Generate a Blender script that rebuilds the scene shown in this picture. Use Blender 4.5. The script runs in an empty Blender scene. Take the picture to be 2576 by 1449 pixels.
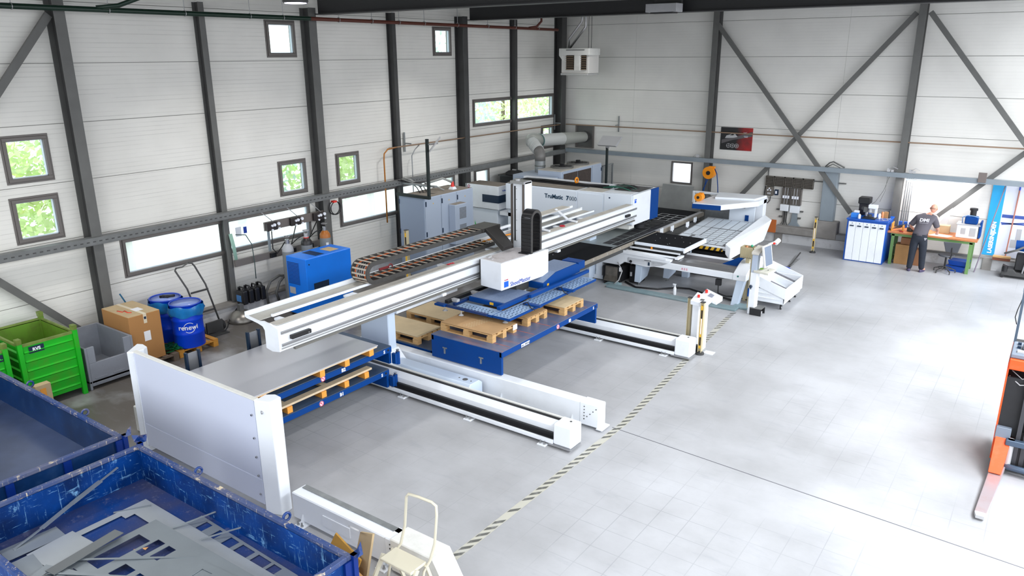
import bpy, bmesh, math, random
from mathutils import Vector, Matrix, Quaternion
random.seed(7)
S = bpy.context.scene
COL = S.collection
PI = math.pi
# ---------------------------------------------------------------- camera
cd = bpy.data.cameras.new('camera'); cam = bpy.data.objects.new('camera', cd); COL.objects.link(cam)
S.camera = cam
YAW, PITCH, ROLL = .6241833, .29734444, -.00592412
fw = Vector((-math.sin(YAW)*math.cos(PITCH), math.cos(YAW)*math.cos(PITCH), -math.sin(PITCH)))
r0 = Vector((math.cos(YAW), math.sin(YAW), 0)); u0 = r0.cross(fw)
rr = r0*math.cos(ROLL)+u0*math.sin(ROLL); uu = -r0*math.sin(ROLL)+u0*math.cos(ROLL)
cam.matrix_world = Matrix(((rr.x, uu.x, -fw.x, 0), (rr.y, uu.y, -fw.y, 0), (rr.z, uu.z, -fw.z, 5.3), (0, 0, 0, 1)))
cd.sensor_width = 36; cd.lens = 1913.41/2576*36; cd.clip_end = 300; cd.clip_start = .05
# ---------------------------------------------------------------- light
S.view_settings.view_transform = 'Standard'; S.view_settings.look = 'None'
S.view_settings.gamma = 1; S.view_settings.use_curve_mapping = False
S.view_settings.exposure = -.05
W = bpy.data.worlds.new('world'); S.world = W; W.use_nodes = True
bg = W.node_tree.nodes['Background']; bg.inputs[0].default_value = (.92, .96, 1, 1); bg.inputs[1].default_value = 3.2
def lamp_light(name, loc, power, size=.5, color=(1, .98, .95), rot=(0, 0, 0), sy=None, spread=180):
    ld = bpy.data.lights.new(name, 'AREA'); ld.energy = power; ld.color = color
    ld.shape = 'DISK' if sy is None else 'RECTANGLE'; ld.size = size
    if sy: ld.size_y = sy
    ld.spread = math.radians(spread)
    o = bpy.data.objects.new(name, ld); COL.objects.link(o); o.location = loc; o.rotation_euler = rot
    return o
LAMPS = [(-11.2, 9.2), (-11.2, 14.4), (-11.2, 19.6), (-11.2, 3.6), (-5.2, 3.6), (-5.2, 9.2), (-5.2, 14.4), (-5.2, 19.6),
         (.8, 3.6), (.8, 9.2), (.8, 14.4), (.8, 19.6)]
for x, y in LAMPS:
    lamp_light("high_bay_light", (x, y, 6.17), (18 if y > 19 else (38 if x > -8 else 58)), .42, spread=130)
# unseen overhead area lights added to brighten the right side and camera-facing faces
lamp_light('roof_fill_light', (3.0, 12.5, 7.0), 3300, 2.6, (.9, .95, 1), sy=19)
lamp_light('roof_fill_light', (-5.0, -1.2, 7.0), 520, 15, (.92, .96, 1), sy=1.6)
# fluorescent strip over the workbench
lamp_light('bench_strip_light', (-2.55, 21.93, 2.09), 26, 1.25, (1, .98, 1), rot=(math.radians(28), 0, 0), sy=.07)
# ---------------------------------------------------------------- mesh helpers
def lin(c):
    r = []
    for v in c[:3]:
        v = v/255
        r.append(v/12.92 if v <= .04045 else ((v+.055)/1.055)**2.4)
    return r
class MB:
    def __init__(s): s.v = []; s.f = []; s.m = []; s.s = []
    def add(s, vs, fs, mi=0, sm=False):
        b = len(s.v); s.v += [tuple(v) for v in vs]
        for f in fs: s.f.append([b+i for i in f]); s.m.append(mi); s.s.append(sm)
        return s
    def box(s, x0, y0, z0, x1, y1, z1, mi=0):
        return s.add([(x0, y0, z0), (x1, y0, z0), (x1, y1, z0), (x0, y1, z0), (x0, y0, z1), (x1, y0, z1), (x1, y1, z1), (x0, y1, z1)],
              [(3, 2, 1, 0), (4, 5, 6, 7), (0, 1, 5, 4), (1, 2, 6, 5), (2, 3, 7, 6), (3, 0, 4, 7)], mi)
    def cbox(s, c, d, rz=0, mi=0, M=None):
        x, y, z = d[0]/2, d[1]/2, d[2]/2
        M = M or (Matrix.Translation(Vector(c)) @ Matrix.Rotation(rz, 4, 'Z'))
        vs = [M @ Vector(p) for p in ((-x, -y, -z), (x, -y, -z), (x, y, -z), (-x, y, -z), (-x, -y, z), (x, -y, z), (x, y, z), (-x, y, z))]
        return s.add(vs, [(3, 2, 1, 0), (4, 5, 6, 7), (0, 1, 5, 4), (1, 2, 6, 5), (2, 3, 7, 6), (3, 0, 4, 7)], mi)
    def hexa(s, bot, top, mi=0):      # bot, top: four corners each, same winding
        return s.add(list(bot)+list(top), [(3, 2, 1, 0), (4, 5, 6, 7), (0, 1, 5, 4), (1, 2, 6, 5), (2, 3, 7, 6), (3, 0, 4, 7)], mi)
    def bar(s, p, q, w, h, up=(0, 0, 1), mi=0):
        p = Vector(p); q = Vector(q); d = (q-p).normalized(); u = Vector(up)
        if abs(d.dot(u)) > .99: u = Vector((1, 0, 0))
        a = d.cross(u).normalized(); u = a.cross(d)
        a = a*w/2; u = u*h/2
        return s.hexa((p-a-u, p+a-u, p+a+u, p-a+u), (q-a-u, q+a-u, q+a+u, q-a+u), mi)
    def cyl(s, p, q, r, r2=None, n=14, mi=0, sm=True, caps=True):
        p = Vector(p); q = Vector(q); r2 = r if r2 is None else r2; d = (q-p).normalized()
        a = d.orthogonal().normalized(); b = d.cross(a)
        vs = [p+(a*math.cos(2*PI*i/n)+b*math.sin(2*PI*i/n))*r for i in range(n)]+[q+(a*math.cos(2*PI*i/n)+b*math.sin(2*PI*i/n))*r2 for i in range(n)]
        s.add(vs, [(i, (i+1) % n, n+(i+1) % n, n+i) for i in range(n)], mi, sm)
        if caps: s.add(vs, [tuple(range(n-1, -1, -1)), tuple(range(n, 2*n))], mi)
        return s
    def tube(s, pts, r, n=6, mi=0, closed=False):
        P = [Vector(p) for p in pts]; k = len(P); base = len(s.v); prev = None
        for i, p in enumerate(P):
            if closed: d = P[(i+1) % k]-P[i-1]
            else: d = P[min(i+1, k-1)]-P[max(i-1, 0)]
            d.normalize()
            a = d.orthogonal().normalized() if prev is None else (prev-d*prev.dot(d)).normalized()
            prev = a; b = d.cross(a)
            s.v += [tuple(p+(a*math.cos(2*PI*j/n)+b*math.sin(2*PI*j/n))*r) for j in range(n)]
        for i in range(k if closed else k-1):
            i2 = (i+1) % k
            for j in range(n):
                s.f.append([base+i*n+j, base+i*n+(j+1) % n, base+i2*n+(j+1) % n, base+i2*n+j]); s.m.append(mi); s.s.append(True)
        if not closed:
            s.f.append([base+j for j in range(n-1, -1, -1)]); s.m.append(mi); s.s.append(False)
            s.f.append([base+(k-1)*n+j for j in range(n)]); s.m.append(mi); s.s.append(False)
        return s
    def prism(s, poly, ax, a, b, mi=0, M=None):     # poly in the two other axes (order: x,y / x,z / y,z)
        def P(p, t): return (t, p[0], p[1]) if ax == 'x' else ((p[0], t, p[1]) if ax == 'y' else (p[0], p[1], t))
        n = len(poly); vs = [P(p, a) for p in poly]+[P(p, b) for p in poly]
        if M: vs = [M @ Vector(v) for v in vs]
        return s.add(vs, [tuple(range(n-1, -1, -1)), tuple(range(n, 2*n))]+[(i, (i+1) % n, n+(i+1) % n, n+i) for i in range(n)], mi)
    def lathe(s, prof, c=(0, 0, 0), n=24, mi=0, sm=True, M=None):
        k = len(prof); vs = []
        for r, z in prof:
            for j in range(n):
                v = Vector((c[0]+r*math.cos(2*PI*j/n), c[1]+r*math.sin(2*PI*j/n), c[2]+z)); vs.append(M @ v if M else v)
        fs = [(i*n+j, i*n+(j+1) % n, (i+1)*n+(j+1) % n, (i+1)*n+j) for i in range(k-1) for j in range(n)]
        s.add(vs, fs, mi, sm)
        s.add([vs[j] for j in range(n)], [tuple(range(n-1, -1, -1))], mi); s.add([vs[(k-1)*n+j] for j in range(n)], [tuple(range(n))], mi)
        return s
    def ball(s, c, r, n=12, mi=0, sz=1):
        m = n//2
        return s.lathe([(max(1e-4, r*math.sin(PI*i/m)), -r*sz*math.cos(PI*i/m)) for i in range(m+1)], c, n, mi)
    def ring(s, c, R, r, axis='z', n=20, m=6, mi=0):
        pts = []
        for i in range(n):
            a, b = R*math.cos(2*PI*i/n), R*math.sin(2*PI*i/n)
            pts.append((c[0]+a, c[1]+b, c[2]) if axis == 'z' else ((c[0], c[1]+a, c[2]+b) if axis == 'x' else (c[0]+a, c[1], c[2]+b)))
        return s.tube(pts, r, m, mi, True)
    def quad(s, a, b, c, d, mi=0): return s.add([a, b, c, d], [(0, 1, 2, 3)], mi)
OFF = {}
def root(o):
    while o.parent: o = o.parent
    return o
def mesh_obj(name, mb, mats, off=None, bevel=0, seg=1):
    me = bpy.data.meshes.new(name)
    vs = mb.v if off is None else [(v[0]-off[0], v[1]-off[1], v[2]-off[2]) for v in mb.v]
    me.from_pydata(vs, [], mb.f)
    if not isinstance(mats, (list, tuple)): mats = [mats]
    for m in mats: me.materials.append(m)
    me.polygons.foreach_set('material_index', mb.m); me.polygons.foreach_set('use_smooth', mb.s)
    me.update()
    o = bpy.data.objects.new(name, me); COL.objects.link(o)
    if bevel:
        b = o.modifiers.new('bevel', 'BEVEL'); b.width = bevel; b.segments = seg; b.limit_method = 'ANGLE'; b.angle_limit = math.radians(40)
    return o
def part(name, mb, mats, parent, bevel=0, label=None, kind=None, seg=1):
    off = OFF.get(root(parent).name)
    o = mesh_obj(name, mb, mats, off, bevel, seg); o.parent = parent
    if label: o['label'] = label
    if kind: o['kind'] = kind
    return o
def thing(name, label, cat, loc=(0, 0, 0), group=None, world=True, rz=0):
    o = bpy.data.objects.new(name, None); COL.objects.link(o); o.location = loc; o.rotation_euler = (0, 0, rz)
    o.empty_display_size = .1
    o['label'] = label; o['category'] = cat
    if group: o['group'] = group
    if world: OFF[o.name] = tuple(loc)
    return o
def single(name, mb, mats, label, cat, group=None, bevel=0, kind=None, off=None, seg=1):
    if off is None and mb.v:
        n = len(mb.v); off = (sum(v[0] for v in mb.v)/n, sum(v[1] for v in mb.v)/n, min(v[2] for v in mb.v))
    o = mesh_obj(name, mb, mats, off, bevel, seg); o.location = off
    OFF[o.name] = tuple(off)
    o['label'] = label; o['category'] = cat
    if group: o['group'] = group
    if kind: o['kind'] = kind
    return o
def struct(name, mb, mats, bevel=0, parent=None):
    o = mesh_obj(name, mb, mats, None, bevel); o.parent = parent
    if not parent: o['kind'] = 'structure'
    return o
def sempty(name):
    o = bpy.data.objects.new(name, None); COL.objects.link(o); o['kind'] = 'structure'; return o
def dup(rt, loc, rz=None, label=None, group=None):
    r = rt.copy(); COL.objects.link(r); r.location = loc
    if rz is not None: r.rotation_euler = (0, 0, rz)
    if label: r['label'] = label
    if group: r['group'] = group
    for ch in list(rt.children):
        c = ch.copy(); COL.objects.link(c); c.parent = r
        for g in list(ch.children):
            d = g.copy(); COL.objects.link(d); d.parent = c
    return r
def text(s, size, mat, parent, o, xd, yd, name='lettering', depth=.002, align='CENTER', shear=0, bold=0):
    cu = bpy.data.curves.new('t', 'FONT'); cu.body = s; cu.size = size; cu.extrude = depth; cu.align_x = align; cu.align_y = 'CENTER'; cu.shear = shear
    cu.resolution_u = 3
    if bold: cu.offset = bold
    to = bpy.data.objects.new('t', cu); COL.objects.link(to)
    dg = bpy.context.evaluated_depsgraph_get()
    me = bpy.data.meshes.new_from_object(to.evaluated_get(dg))
    bpy.data.objects.remove(to); bpy.data.curves.remove(cu)
    xd = Vector(xd).normalized(); yd = Vector(yd).normalized(); zd = xd.cross(yd)
    mb = MB(); mb.add([Vector(o)+xd*v.co.x+yd*v.co.y+zd*v.co.z for v in me.vertices], [list(p.vertices) for p in me.polygons])
    bpy.data.meshes.remove(me)
    return part(name, mb, mat, parent)
# ---------------------------------------------------------------- materials
def nd(nt, t, **kw):
    n = nt.nodes.new(t)
    for k, v in kw.items(): setattr(n, k, v)
    return n
def M(name, c, rough=.5, metal=0, var=.0, vs=3.0, bump=0, bs=40, spec=.5, emit=0, dirt=0, dcol=(90, 85, 78), ds=1.2, coat=0, stretch=None):
    m = bpy.data.materials.new(name); m.use_nodes = True; nt = m.node_tree; b = nt.nodes['Principled BSDF']
    col = lin(c)+[1]
    b.inputs['Base Color'].default_value = col; b.inputs['Roughness'].default_value = rough; b.inputs['Metallic'].default_value = metal
    b.inputs['Specular IOR Level'].default_value = spec
    if coat: b.inputs['Coat Weight'].default_value = coat
    if emit: b.inputs['Emission Color'].default_value = col; b.inputs['Emission Strength'].default_value = emit
    L = nt.links.new
    if var or bump or dirt:
        g = nd(nt, 'ShaderNodeNewGeometry'); src = g.outputs['Position']
        if stretch:
            mp = nd(nt, 'ShaderNodeMapping'); mp.inputs['Scale'].default_value = stretch; L(src, mp.inputs[0]); src = mp.outputs[0]
    last = None
    if var:
        n = nd(nt, 'ShaderNodeTexNoise'); n.inputs['Scale'].default_value = vs; n.inputs['Detail'].default_value = 4; L(src, n.inputs['Vector'])
        mr = nd(nt, 'ShaderNodeMapRange'); mr.inputs[1].default_value = .3; mr.inputs[2].default_value = .7; mr.inputs[3].default_value = 1-var; mr.inputs[4].default_value = 1+var
        L(n.outputs[0], mr.inputs[0])
        mx = nd(nt, 'ShaderNodeMix', data_type='RGBA', blend_type='MULTIPLY'); mx.inputs[0].default_value = 1
        mx.inputs[6].default_value = col; L(mr.outputs[0], mx.inputs[7]); last = mx.outputs[2]; L(last, b.inputs['Base Color'])
    if dirt:
        n = nd(nt, 'ShaderNodeTexNoise'); n.inputs['Scale'].default_value = ds; n.inputs['Detail'].default_value = 8; n.inputs['Roughness'].default_value = .65; L(src, n.inputs['Vector'])
        mr = nd(nt, 'ShaderNodeMapRange'); mr.inputs[1].default_value = .5; mr.inputs[2].default_value = .72; mr.inputs[3].default_value = 0; mr.inputs[4].default_value = dirt
        L(n.outputs[0], mr.inputs[0])
        mx = nd(nt, 'ShaderNodeMix', data_type='RGBA'); L(mr.outputs[0], mx.inputs[0])
        if last: L(last, mx.inputs[6])
        else: mx.inputs[6].default_value = col
        mx.inputs[7].default_value = lin(dcol)+[1]; L(mx.outputs[2], b.inputs['Base Color'])
    if bump:
        n = nd(nt, 'ShaderNodeTexNoise'); n.inputs['Scale'].default_value = bs; n.inputs['Detail'].default_value = 3; L(src, n.inputs['Vector'])
        bp = nd(nt, 'ShaderNodeBump'); bp.inputs['Strength'].default_value = bump; bp.inputs['Distance'].default_value = .01
        L(n.outputs[0], bp.inputs['Height']); L(bp.outputs[0], b.inputs['Normal'])
    return m
def grooved(name, c, period, axis='Z', grime=.12, depth=.4, groove=.10, gd=.25, rough=.55):
    m = M(name, c, rough); nt = m.node_tree; b = nt.nodes['Principled BSDF']; L = nt.links.new
    g = nd(nt, 'ShaderNodeNewGeometry'); sp = nd(nt, 'ShaderNodeSeparateXYZ'); L(g.outputs['Position'], sp.inputs[0])
    dv = nd(nt, 'ShaderNodeMath', operation='DIVIDE'); L(sp.outputs[axis], dv.inputs[0]); dv.inputs[1].default_value = period
    fr = nd(nt, 'ShaderNodeMath', operation='FRACT'); L(dv.outputs[0], fr.inputs[0])
    lt = nd(nt, 'ShaderNodeMath', operation='LESS_THAN'); L(fr.outputs[0], lt.inputs[0]); lt.inputs[1].default_value = groove
    # fade of the groove along the wall
    mp = nd(nt, 'ShaderNodeMapping'); mp.inputs['Scale'].default_value = (.5, .5, 9); L(g.outputs['Position'], mp.inputs[0])
    n1 = nd(nt, 'ShaderNodeTexNoise'); n1.inputs['Scale'].default_value = 1.5; n1.inputs['Detail'].default_value = 4; L(mp.outputs[0], n1.inputs['Vector'])
    r1 = nd(nt, 'ShaderNodeMapRange'); r1.inputs[1].default_value = .35; r1.inputs[2].default_value = .65; L(n1.outputs[0], r1.inputs[0])
    ml = nd(nt, 'ShaderNodeMath', operation='MULTIPLY'); L(lt.outputs[0], ml.inputs[0]); L(r1.outputs[0], ml.inputs[1])
    m2 = nd(nt, 'ShaderNodeMath', operation='MULTIPLY'); L(ml.outputs[0], m2.inputs[0]); m2.inputs[1].default_value = gd
    n2 = nd(nt, 'ShaderNodeTexNoise'); n2.inputs['Scale'].default_value = .8; n2.inputs['Detail'].default_value = 6; L(g.outputs['Position'], n2.inputs['Vector'])
    r2 = nd(nt, 'ShaderNodeMapRange'); r2.inputs[1].default_value = .35; r2.inputs[2].default_value = .75; r2.inputs[3].default_value = 0; r2.inputs[4].default_value = grime; L(n2.outputs[0], r2.inputs[0])
    ad = nd(nt, 'ShaderNodeMath', operation='ADD'); L(m2.outputs[0], ad.inputs[0]); L(r2.outputs[0], ad.inputs[1])
    mx = nd(nt, 'ShaderNodeMix', data_type='RGBA'); L(ad.outputs[0], mx.inputs[0]); mx.inputs[6].default_value = lin(c)+[1]; mx.inputs[7].default_value = lin((88, 84, 80))+[1]
    L(mx.outputs[2], b.inputs['Base Color'])
    bp = nd(nt, 'ShaderNodeBump'); bp.inputs['Strength'].default_value = depth; bp.inputs['Distance'].default_value = .01; bp.invert = True
    L(ml.outputs[0], bp.inputs['Height']); L(bp.outputs[0], b.inputs['Normal'])
    return m
def scratched(name, c, sc, amt=.5, rough=.45, dark=None):
    """paint with directional scratches and worn spots"""
    m = M(name, c, rough, spec=.18); nt = m.node_tree; b = nt.nodes['Principled BSDF']; L = nt.links.new
    g = nd(nt, 'ShaderNodeNewGeometry'); col = None
    n0 = nd(nt, 'ShaderNodeTexNoise'); n0.inputs['Scale'].default_value = 2.2; n0.inputs['Detail'].default_value = 5; L(g.outputs['Position'], n0.inputs['Vector'])
    r0_ = nd(nt, 'ShaderNodeMapRange'); r0_.inputs[1].default_value = .3; r0_.inputs[2].default_value = .7; L(n0.outputs[0], r0_.inputs[0])
    mx = nd(nt, 'ShaderNodeMix', data_type='RGBA'); L(r0_.outputs[0], mx.inputs[0]); mx.inputs[6].default_value = lin(c)+[1]; mx.inputs[7].default_value = lin(dark or [v*.7 for v in c])+[1]; col = mx.outputs[2]
    for scale, th in (((3, 3, 22), .6), ((26, 26, 2.0), .6), ((12, 12, 12), .64), ((3, 3, 3), .62)):
        mp = nd(nt, 'ShaderNodeMapping'); mp.inputs['Scale'].default_value = scale; mp.inputs['Rotation'].default_value = (.1, .15, .2); L(g.outputs['Position'], mp.inputs[0])
        n = nd(nt, 'ShaderNodeTexNoise'); n.inputs['Scale'].default_value = 1.6; n.inputs['Detail'].default_value = 6; n.inputs['Roughness'].default_value = .7; L(mp.outputs[0], n.inputs['Vector'])
        r = nd(nt, 'ShaderNodeMapRange'); r.inputs[1].default_value = th; r.inputs[2].default_value = th+.08; r.inputs[3].default_value = 0; r.inputs[4].default_value = amt; L(n.outputs[0], r.inputs[0])
        x = nd(nt, 'ShaderNodeMix', data_type='RGBA'); L(r.outputs[0], x.inputs[0]); L(col, x.inputs[6]); x.inputs[7].default_value = lin(sc)+[1]; col = x.outputs[2]
    L(col, b.inputs['Base Color'])
    return m
white = M('white_paint', (236, 240, 246), .35, dirt=.25, dcol=(200, 202, 205), ds=2)
whiteW = M('white_paint_warm', (226, 226, 222), .45, dirt=.4, dcol=(180, 176, 166), ds=3)
dustywhite = M('dusty_white_top', (196, 192, 184), .6, var=.08, vs=5, dirt=.5, dcol=(160, 152, 140), ds=3)
steelgrey = M('grey_steel_paint', (98, 98, 96), .5, var=.08, vs=4)
steeldk = M('dark_grey_steel', (66, 66, 66), .5, var=.1, vs=4)
framegrey = M('window_frame_grey', (108, 103, 100), .5)
railgrey = M('rail_grey', (112, 114, 114), .5, var=.12, vs=6)
bluegrey = M('blue_grey_steel', (134, 144, 152), .45, var=.06)
black = M('black_plastic', (26, 26, 29), .45)
blackm = M('matt_black', (33, 33, 36), .7, var=.15, vs=8)
chainm = M('chain_grey', (62, 60, 58), .6, var=.15, vs=14)
chrome = M('bare_metal', (175, 175, 176), .3, 1, var=.08, vs=10)
alu = M('aluminium', (170, 170, 172), .4, .8)
galv = M('galvanised', (150, 154, 156), .45, .6, var=.12, vs=9)
blue = M('machine_blue', (0, 62, 134), .5, spec=.2, dirt=.2, dcol=(30, 62, 110), ds=4)
bluedk = M('blue_dark', (12, 48, 104), .45, var=.15, vs=6)
cblue = M('compressor_blue', (8, 124, 240), .38, var=.03)
pblue = M('blue_plastic', (30, 70, 190), .35)
cardb = M('cardboard', (178, 134, 86), .8, var=.07, vs=5)
cardl = M('light_cardboard', (196, 172, 134), .8, var=.07, vs=5)
wood = M('pallet_wood', (200, 160, 108), .75, var=.14, vs=9, stretch=(1, 1, 4))
wooddk = M('old_pallet_wood', (104, 90, 78), .85, var=.2, vs=9)
woodor = M('orange_pallet_wood', (212, 148, 58), .7, var=.12, vs=9)
ply = M('plywood', (222, 200, 168), .7, var=.08, vs=12)
orange = M('orange_plastic', (245, 150, 20), .4)
red = M('red_plastic', (225, 50, 40), .4)
yellow = M('yellow_paint', (230, 180, 50), .45)
beige = M('beige_metal', (196, 184, 150), .45, var=.05)
cabgrey = M('cabinet_grey', (172, 184, 202), .42)
dust = M('dusty_top', (138, 130, 120), .85, var=.14, vs=7)
rubber = M('rubber', (40, 40, 42), .8)
silver = M('silver_plastic', (180, 180, 182), .35)
navy = M('navy', (16, 40, 66), .4)
paper = M('paper', (240, 240, 244), .8)
txtdk = M('letter_dark_blue', (18, 58, 84), .5)
txtbl = M('letter_blue', (20, 60, 170), .5)
txtwh = M('letter_white', (240, 242, 250), .5)
logob = M('logo_blue', (18, 96, 222), .4)
wallm = grooved('wall_panel_white', (236, 234, 228), .078, 'Z', .14, .5, .15, .16)
wallb = grooved('wall_panel_back', (234, 232, 227), .078, 'Z', .14, .3, .12, .08)
seamm = M('panel_seam', (150, 148, 144), .6)
plinthm = M('plinth_white', (214, 214, 216), .7, dirt=.5, dcol=(140, 136, 130), ds=4, bump=.3, bs=15)
concrete_grey = M('concrete_ledge', (142, 138, 134), .85, var=.12, vs=5, bump=.3)
# ---------------------------------------------------------------- floor
fm = M('floor_concrete', (176, 176, 178), .38, spec=.4); nt = fm.node_tree; L = nt.links.new; b = nt.nodes['Principled BSDF']
g = nd(nt, 'ShaderNodeNewGeometry')
n1 = nd(nt, 'ShaderNodeTexNoise'); n1.inputs['Scale'].default_value = .45; n1.inputs['Detail'].default_value = 7; n1.inputs['Roughness'].default_value = .6; L(g.outputs['Position'], n1.inputs['Vector'])
cr = nd(nt, 'ShaderNodeValToRGB'); cr.color_ramp.elements[0].position = .32; cr.color_ramp.elements[1].position = .68
cr.color_ramp.elements[0].color = lin((156, 156, 158))+[1]; cr.color_ramp.elements[1].color = lin((188, 189, 193))+[1]; L(n1.outputs[0], cr.inputs[0])
# worn brown dirt towards the left wall and behind the machine
sp = nd(nt, 'ShaderNodeSeparateXYZ'); L(g.outputs['Position'], sp.inputs[0])
mr = nd(nt, 'ShaderNodeMapRange'); mr.inputs[1].default_value = -8.6; mr.inputs[2].default_value = -11.0; mr.inputs[3].default_value = 0; mr.inputs[4].default_value = .95; L(sp.outputs['X'], mr.inputs[0])
n2 = nd(nt, 'ShaderNodeTexNoise'); n2.inputs['Scale'].default_value = 1.3; n2.inputs['Detail'].default_value = 8; L(g.outputs['Position'], n2.inputs['Vector'])
r2 = nd(nt, 'ShaderNodeMapRange'); r2.inputs[1].default_value = .25; r2.inputs[2].default_value = .5; L(n2.outputs[0], r2.inputs[0])
ml = nd(nt, 'ShaderNodeMath', operation='MULTIPLY'); L(mr.outputs[0], ml.inputs[0]); L(r2.outputs[0], ml.inputs[1])
mx = nd(nt, 'ShaderNodeMix', data_type='RGBA'); L(ml.outputs[0], mx.inputs[0]); L(cr.outputs[0], mx.inputs[6]); mx.inputs[7].default_value = lin((100, 94, 88))+[1]
# faint tile grid
bk = nd(nt, 'ShaderNodeTexBrick'); bk.offset = 0; bk.inputs['Scale'].default_value = 1; bk.inputs['Mortar Size'].default_value = .007; bk.inputs['Mortar Smooth'].default_value = .6
bk.inputs['Brick Width'].default_value = .36; bk.inputs['Row Height'].default_value = .36; L(g.outputs['Position'], bk.inputs['Vector'])
n3 = nd(nt, 'ShaderNodeTexNoise'); n3.inputs['Scale'].default_value = .5; n3.inputs['Detail'].default_value = 3; L(g.outputs['Position'], n3.inputs['Vector'])
r3 = nd(nt, 'ShaderNodeMapRange'); r3.inputs[1].default_value = .42; r3.inputs[2].default_value = .62; r3.inputs[3].default_value = .0; r3.inputs[4].default_value = .34; L(n3.outputs[0], r3.inputs[0])
m3 = nd(nt, 'ShaderNodeMath', operation='MULTIPLY'); L(bk.outputs['Fac'], m3.inputs[0]); L(r3.outputs[0], m3.inputs[1])
m4 = nd(nt, 'ShaderNodeMix', data_type='RGBA'); L(m3.outputs[0], m4.inputs[0]); L(mx.outputs[2], m4.inputs[6]); m4.inputs[7].default_value = lin((112, 112, 120))+[1]
# scuffs
mp = nd(nt, 'ShaderNodeMapping'); mp.inputs['Scale'].default_value = (1.2, 5, 1); mp.inputs['Rotation'].default_value = (0, 0, .9); L(g.outputs['Position'], mp.inputs[0])
n5 = nd(nt, 'ShaderNodeTexNoise'); n5.inputs['Scale'].default_value = 1.2; n5.inputs['Detail'].default_value = 9; n5.inputs['Roughness'].default_value = .68; L(mp.outputs[0], n5.inputs['Vector'])
r5 = nd(nt, 'ShaderNodeMapRange'); r5.inputs[1].default_value = .56; r5.inputs[2].default_value = .76; r5.inputs[4].default_value = .38; L(n5.outputs[0], r5.inputs[0])
m5 = nd(nt, 'ShaderNodeMix', data_type='RGBA'); L(r5.outputs[0], m5.inputs[0]); L(m4.outputs[2], m5.inputs[6]); m5.inputs[7].default_value = lin((142, 144, 152))+[1]
L(m5.outputs[2], b.inputs['Base Color'])
struct('floor', MB().box(-14, -6, -.12, 9, 22.35, 0), fm)
# expansion joint and hazard tape
jt = MB()
for p, q_ in (((-4.76, 9.14), (-1.8, 8.95)), ((-1.8, 8.95), (.4, 8.81)), ((.4, 8.81), (3.5, 8.62))):
    jt.bar((p[0], p[1], .001), (q_[0], q_[1], .001), .013, .003)
single('floor_joint', jt, M('joint_dark', (104, 104, 110), .9), 'thin dark expansion joint line running across the pale open floor', 'joint')
tp = MB(); tb = MB()
line = [(-4.72, 5.3), (-4.69, 7.4), (-4.68, 9.35), (-4.9, 12.0), (-5.14, 14.86), (-5.22, 17.6), (-5.33, 20.9)]
def tpos(y):
    for a, b_ in zip(line, line[1:]):
        if a[1] <= y <= b_[1]: return a[0]+(b_[0]-a[0])*(y-a[1])/(b_[1]-a[1])
    return line[-1][0]
y = 5.3
while y < 20.6:
    x = tpos(y)
    if not (15.2 < y < 17.3) and not (6.35 < y < 6.5) and random.random() > .05:
        w = .045
        tp.add([(x-w, y-.06, .0035), (x+w, y+.05, .0035), (x+w, y+.12, .0035), (x-w, y+.01, .0035)], [(0, 1, 2, 3)])
    y += .152
for a, b_ in zip(line[:5], line[1:5]):
    tb.quad((a[0]-.055, a[1], .002), (a[0]+.055, a[1], .002), (b_[0]+.055, b_[1], .002), (b_[0]-.055, b_[1], .002))
ft = single('floor_tape', tb, M('worn_tape', (190, 188, 176), .6, dirt=.9, dcol=(182, 183, 186), ds=3), 'worn striped hazard tape line on the floor along the open ends of the rails', 'tape', off=(0, 0, 0))
part('stripe', tp, M('tape_dark', (96, 96, 92), .7, dirt=.7, dcol=(160, 160, 158), ds=8), ft, kind='stuff')
# ---------------------------------------------------------------- walls
WL = [  # y0,y1,z0,z1, frosted
 (5.30, 5.98, 3.33, 4.05), (5.27, 5.98, 2.32, 3.04), (10.66, 11.38, 5.31, 6.0), (15.94, 16.64, 5.32, 5.99),
 (10.66, 11.37, 2.34, 3.05), (12.32, 13.01, 2.35, 3.05), (17.57, 21.81, 3.34, 4.05), (21.14, 21.81, 2.35, 3.05),
 (6.97, 11.38, 1.34, 2.04), (12.33, 16.63, 1.34, 2.05), (17.57, 18.26, 1.34, 2.06)]
WLX = [0, 3.9, 6.42, 9.08, 11.7, 14.3, 16.95, 19.5, 22.35]
def cells(a0, b0, a1, b1, holes):
    A = sorted({a0, a1} | {min(max(h[0], a0), a1) for h in holes} | {min(max(h[1], a0), a1) for h in holes})
    out = []
    for p, q_ in zip(A, A[1:]):
        if q_-p < 1e-5: continue
        c = (p+q_)/2; segs = [(b0, b1)]
        for h in holes:
            if h[0] < c < h[1]:
                ns = []
                for s0, s1 in segs:
                    if h[3] <= s0 or h[2] >= s1: ns.append((s0, s1)); continue
                    if h[2] > s0: ns.append((s0, h[2]))
                    if h[3] < s1: ns.append((h[3], s1))
                segs = ns
        out += [(p, s0, q_, s1) for s0, s1 in segs if s1-s0 > 1e-4]
    return out
SEAM = [.27, 1.25, 2.24, 3.235, 4.225, 5.21, 6.2, 7.3]
WLa = [-6, -1.5, 1.2]+WLX[1:]
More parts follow.
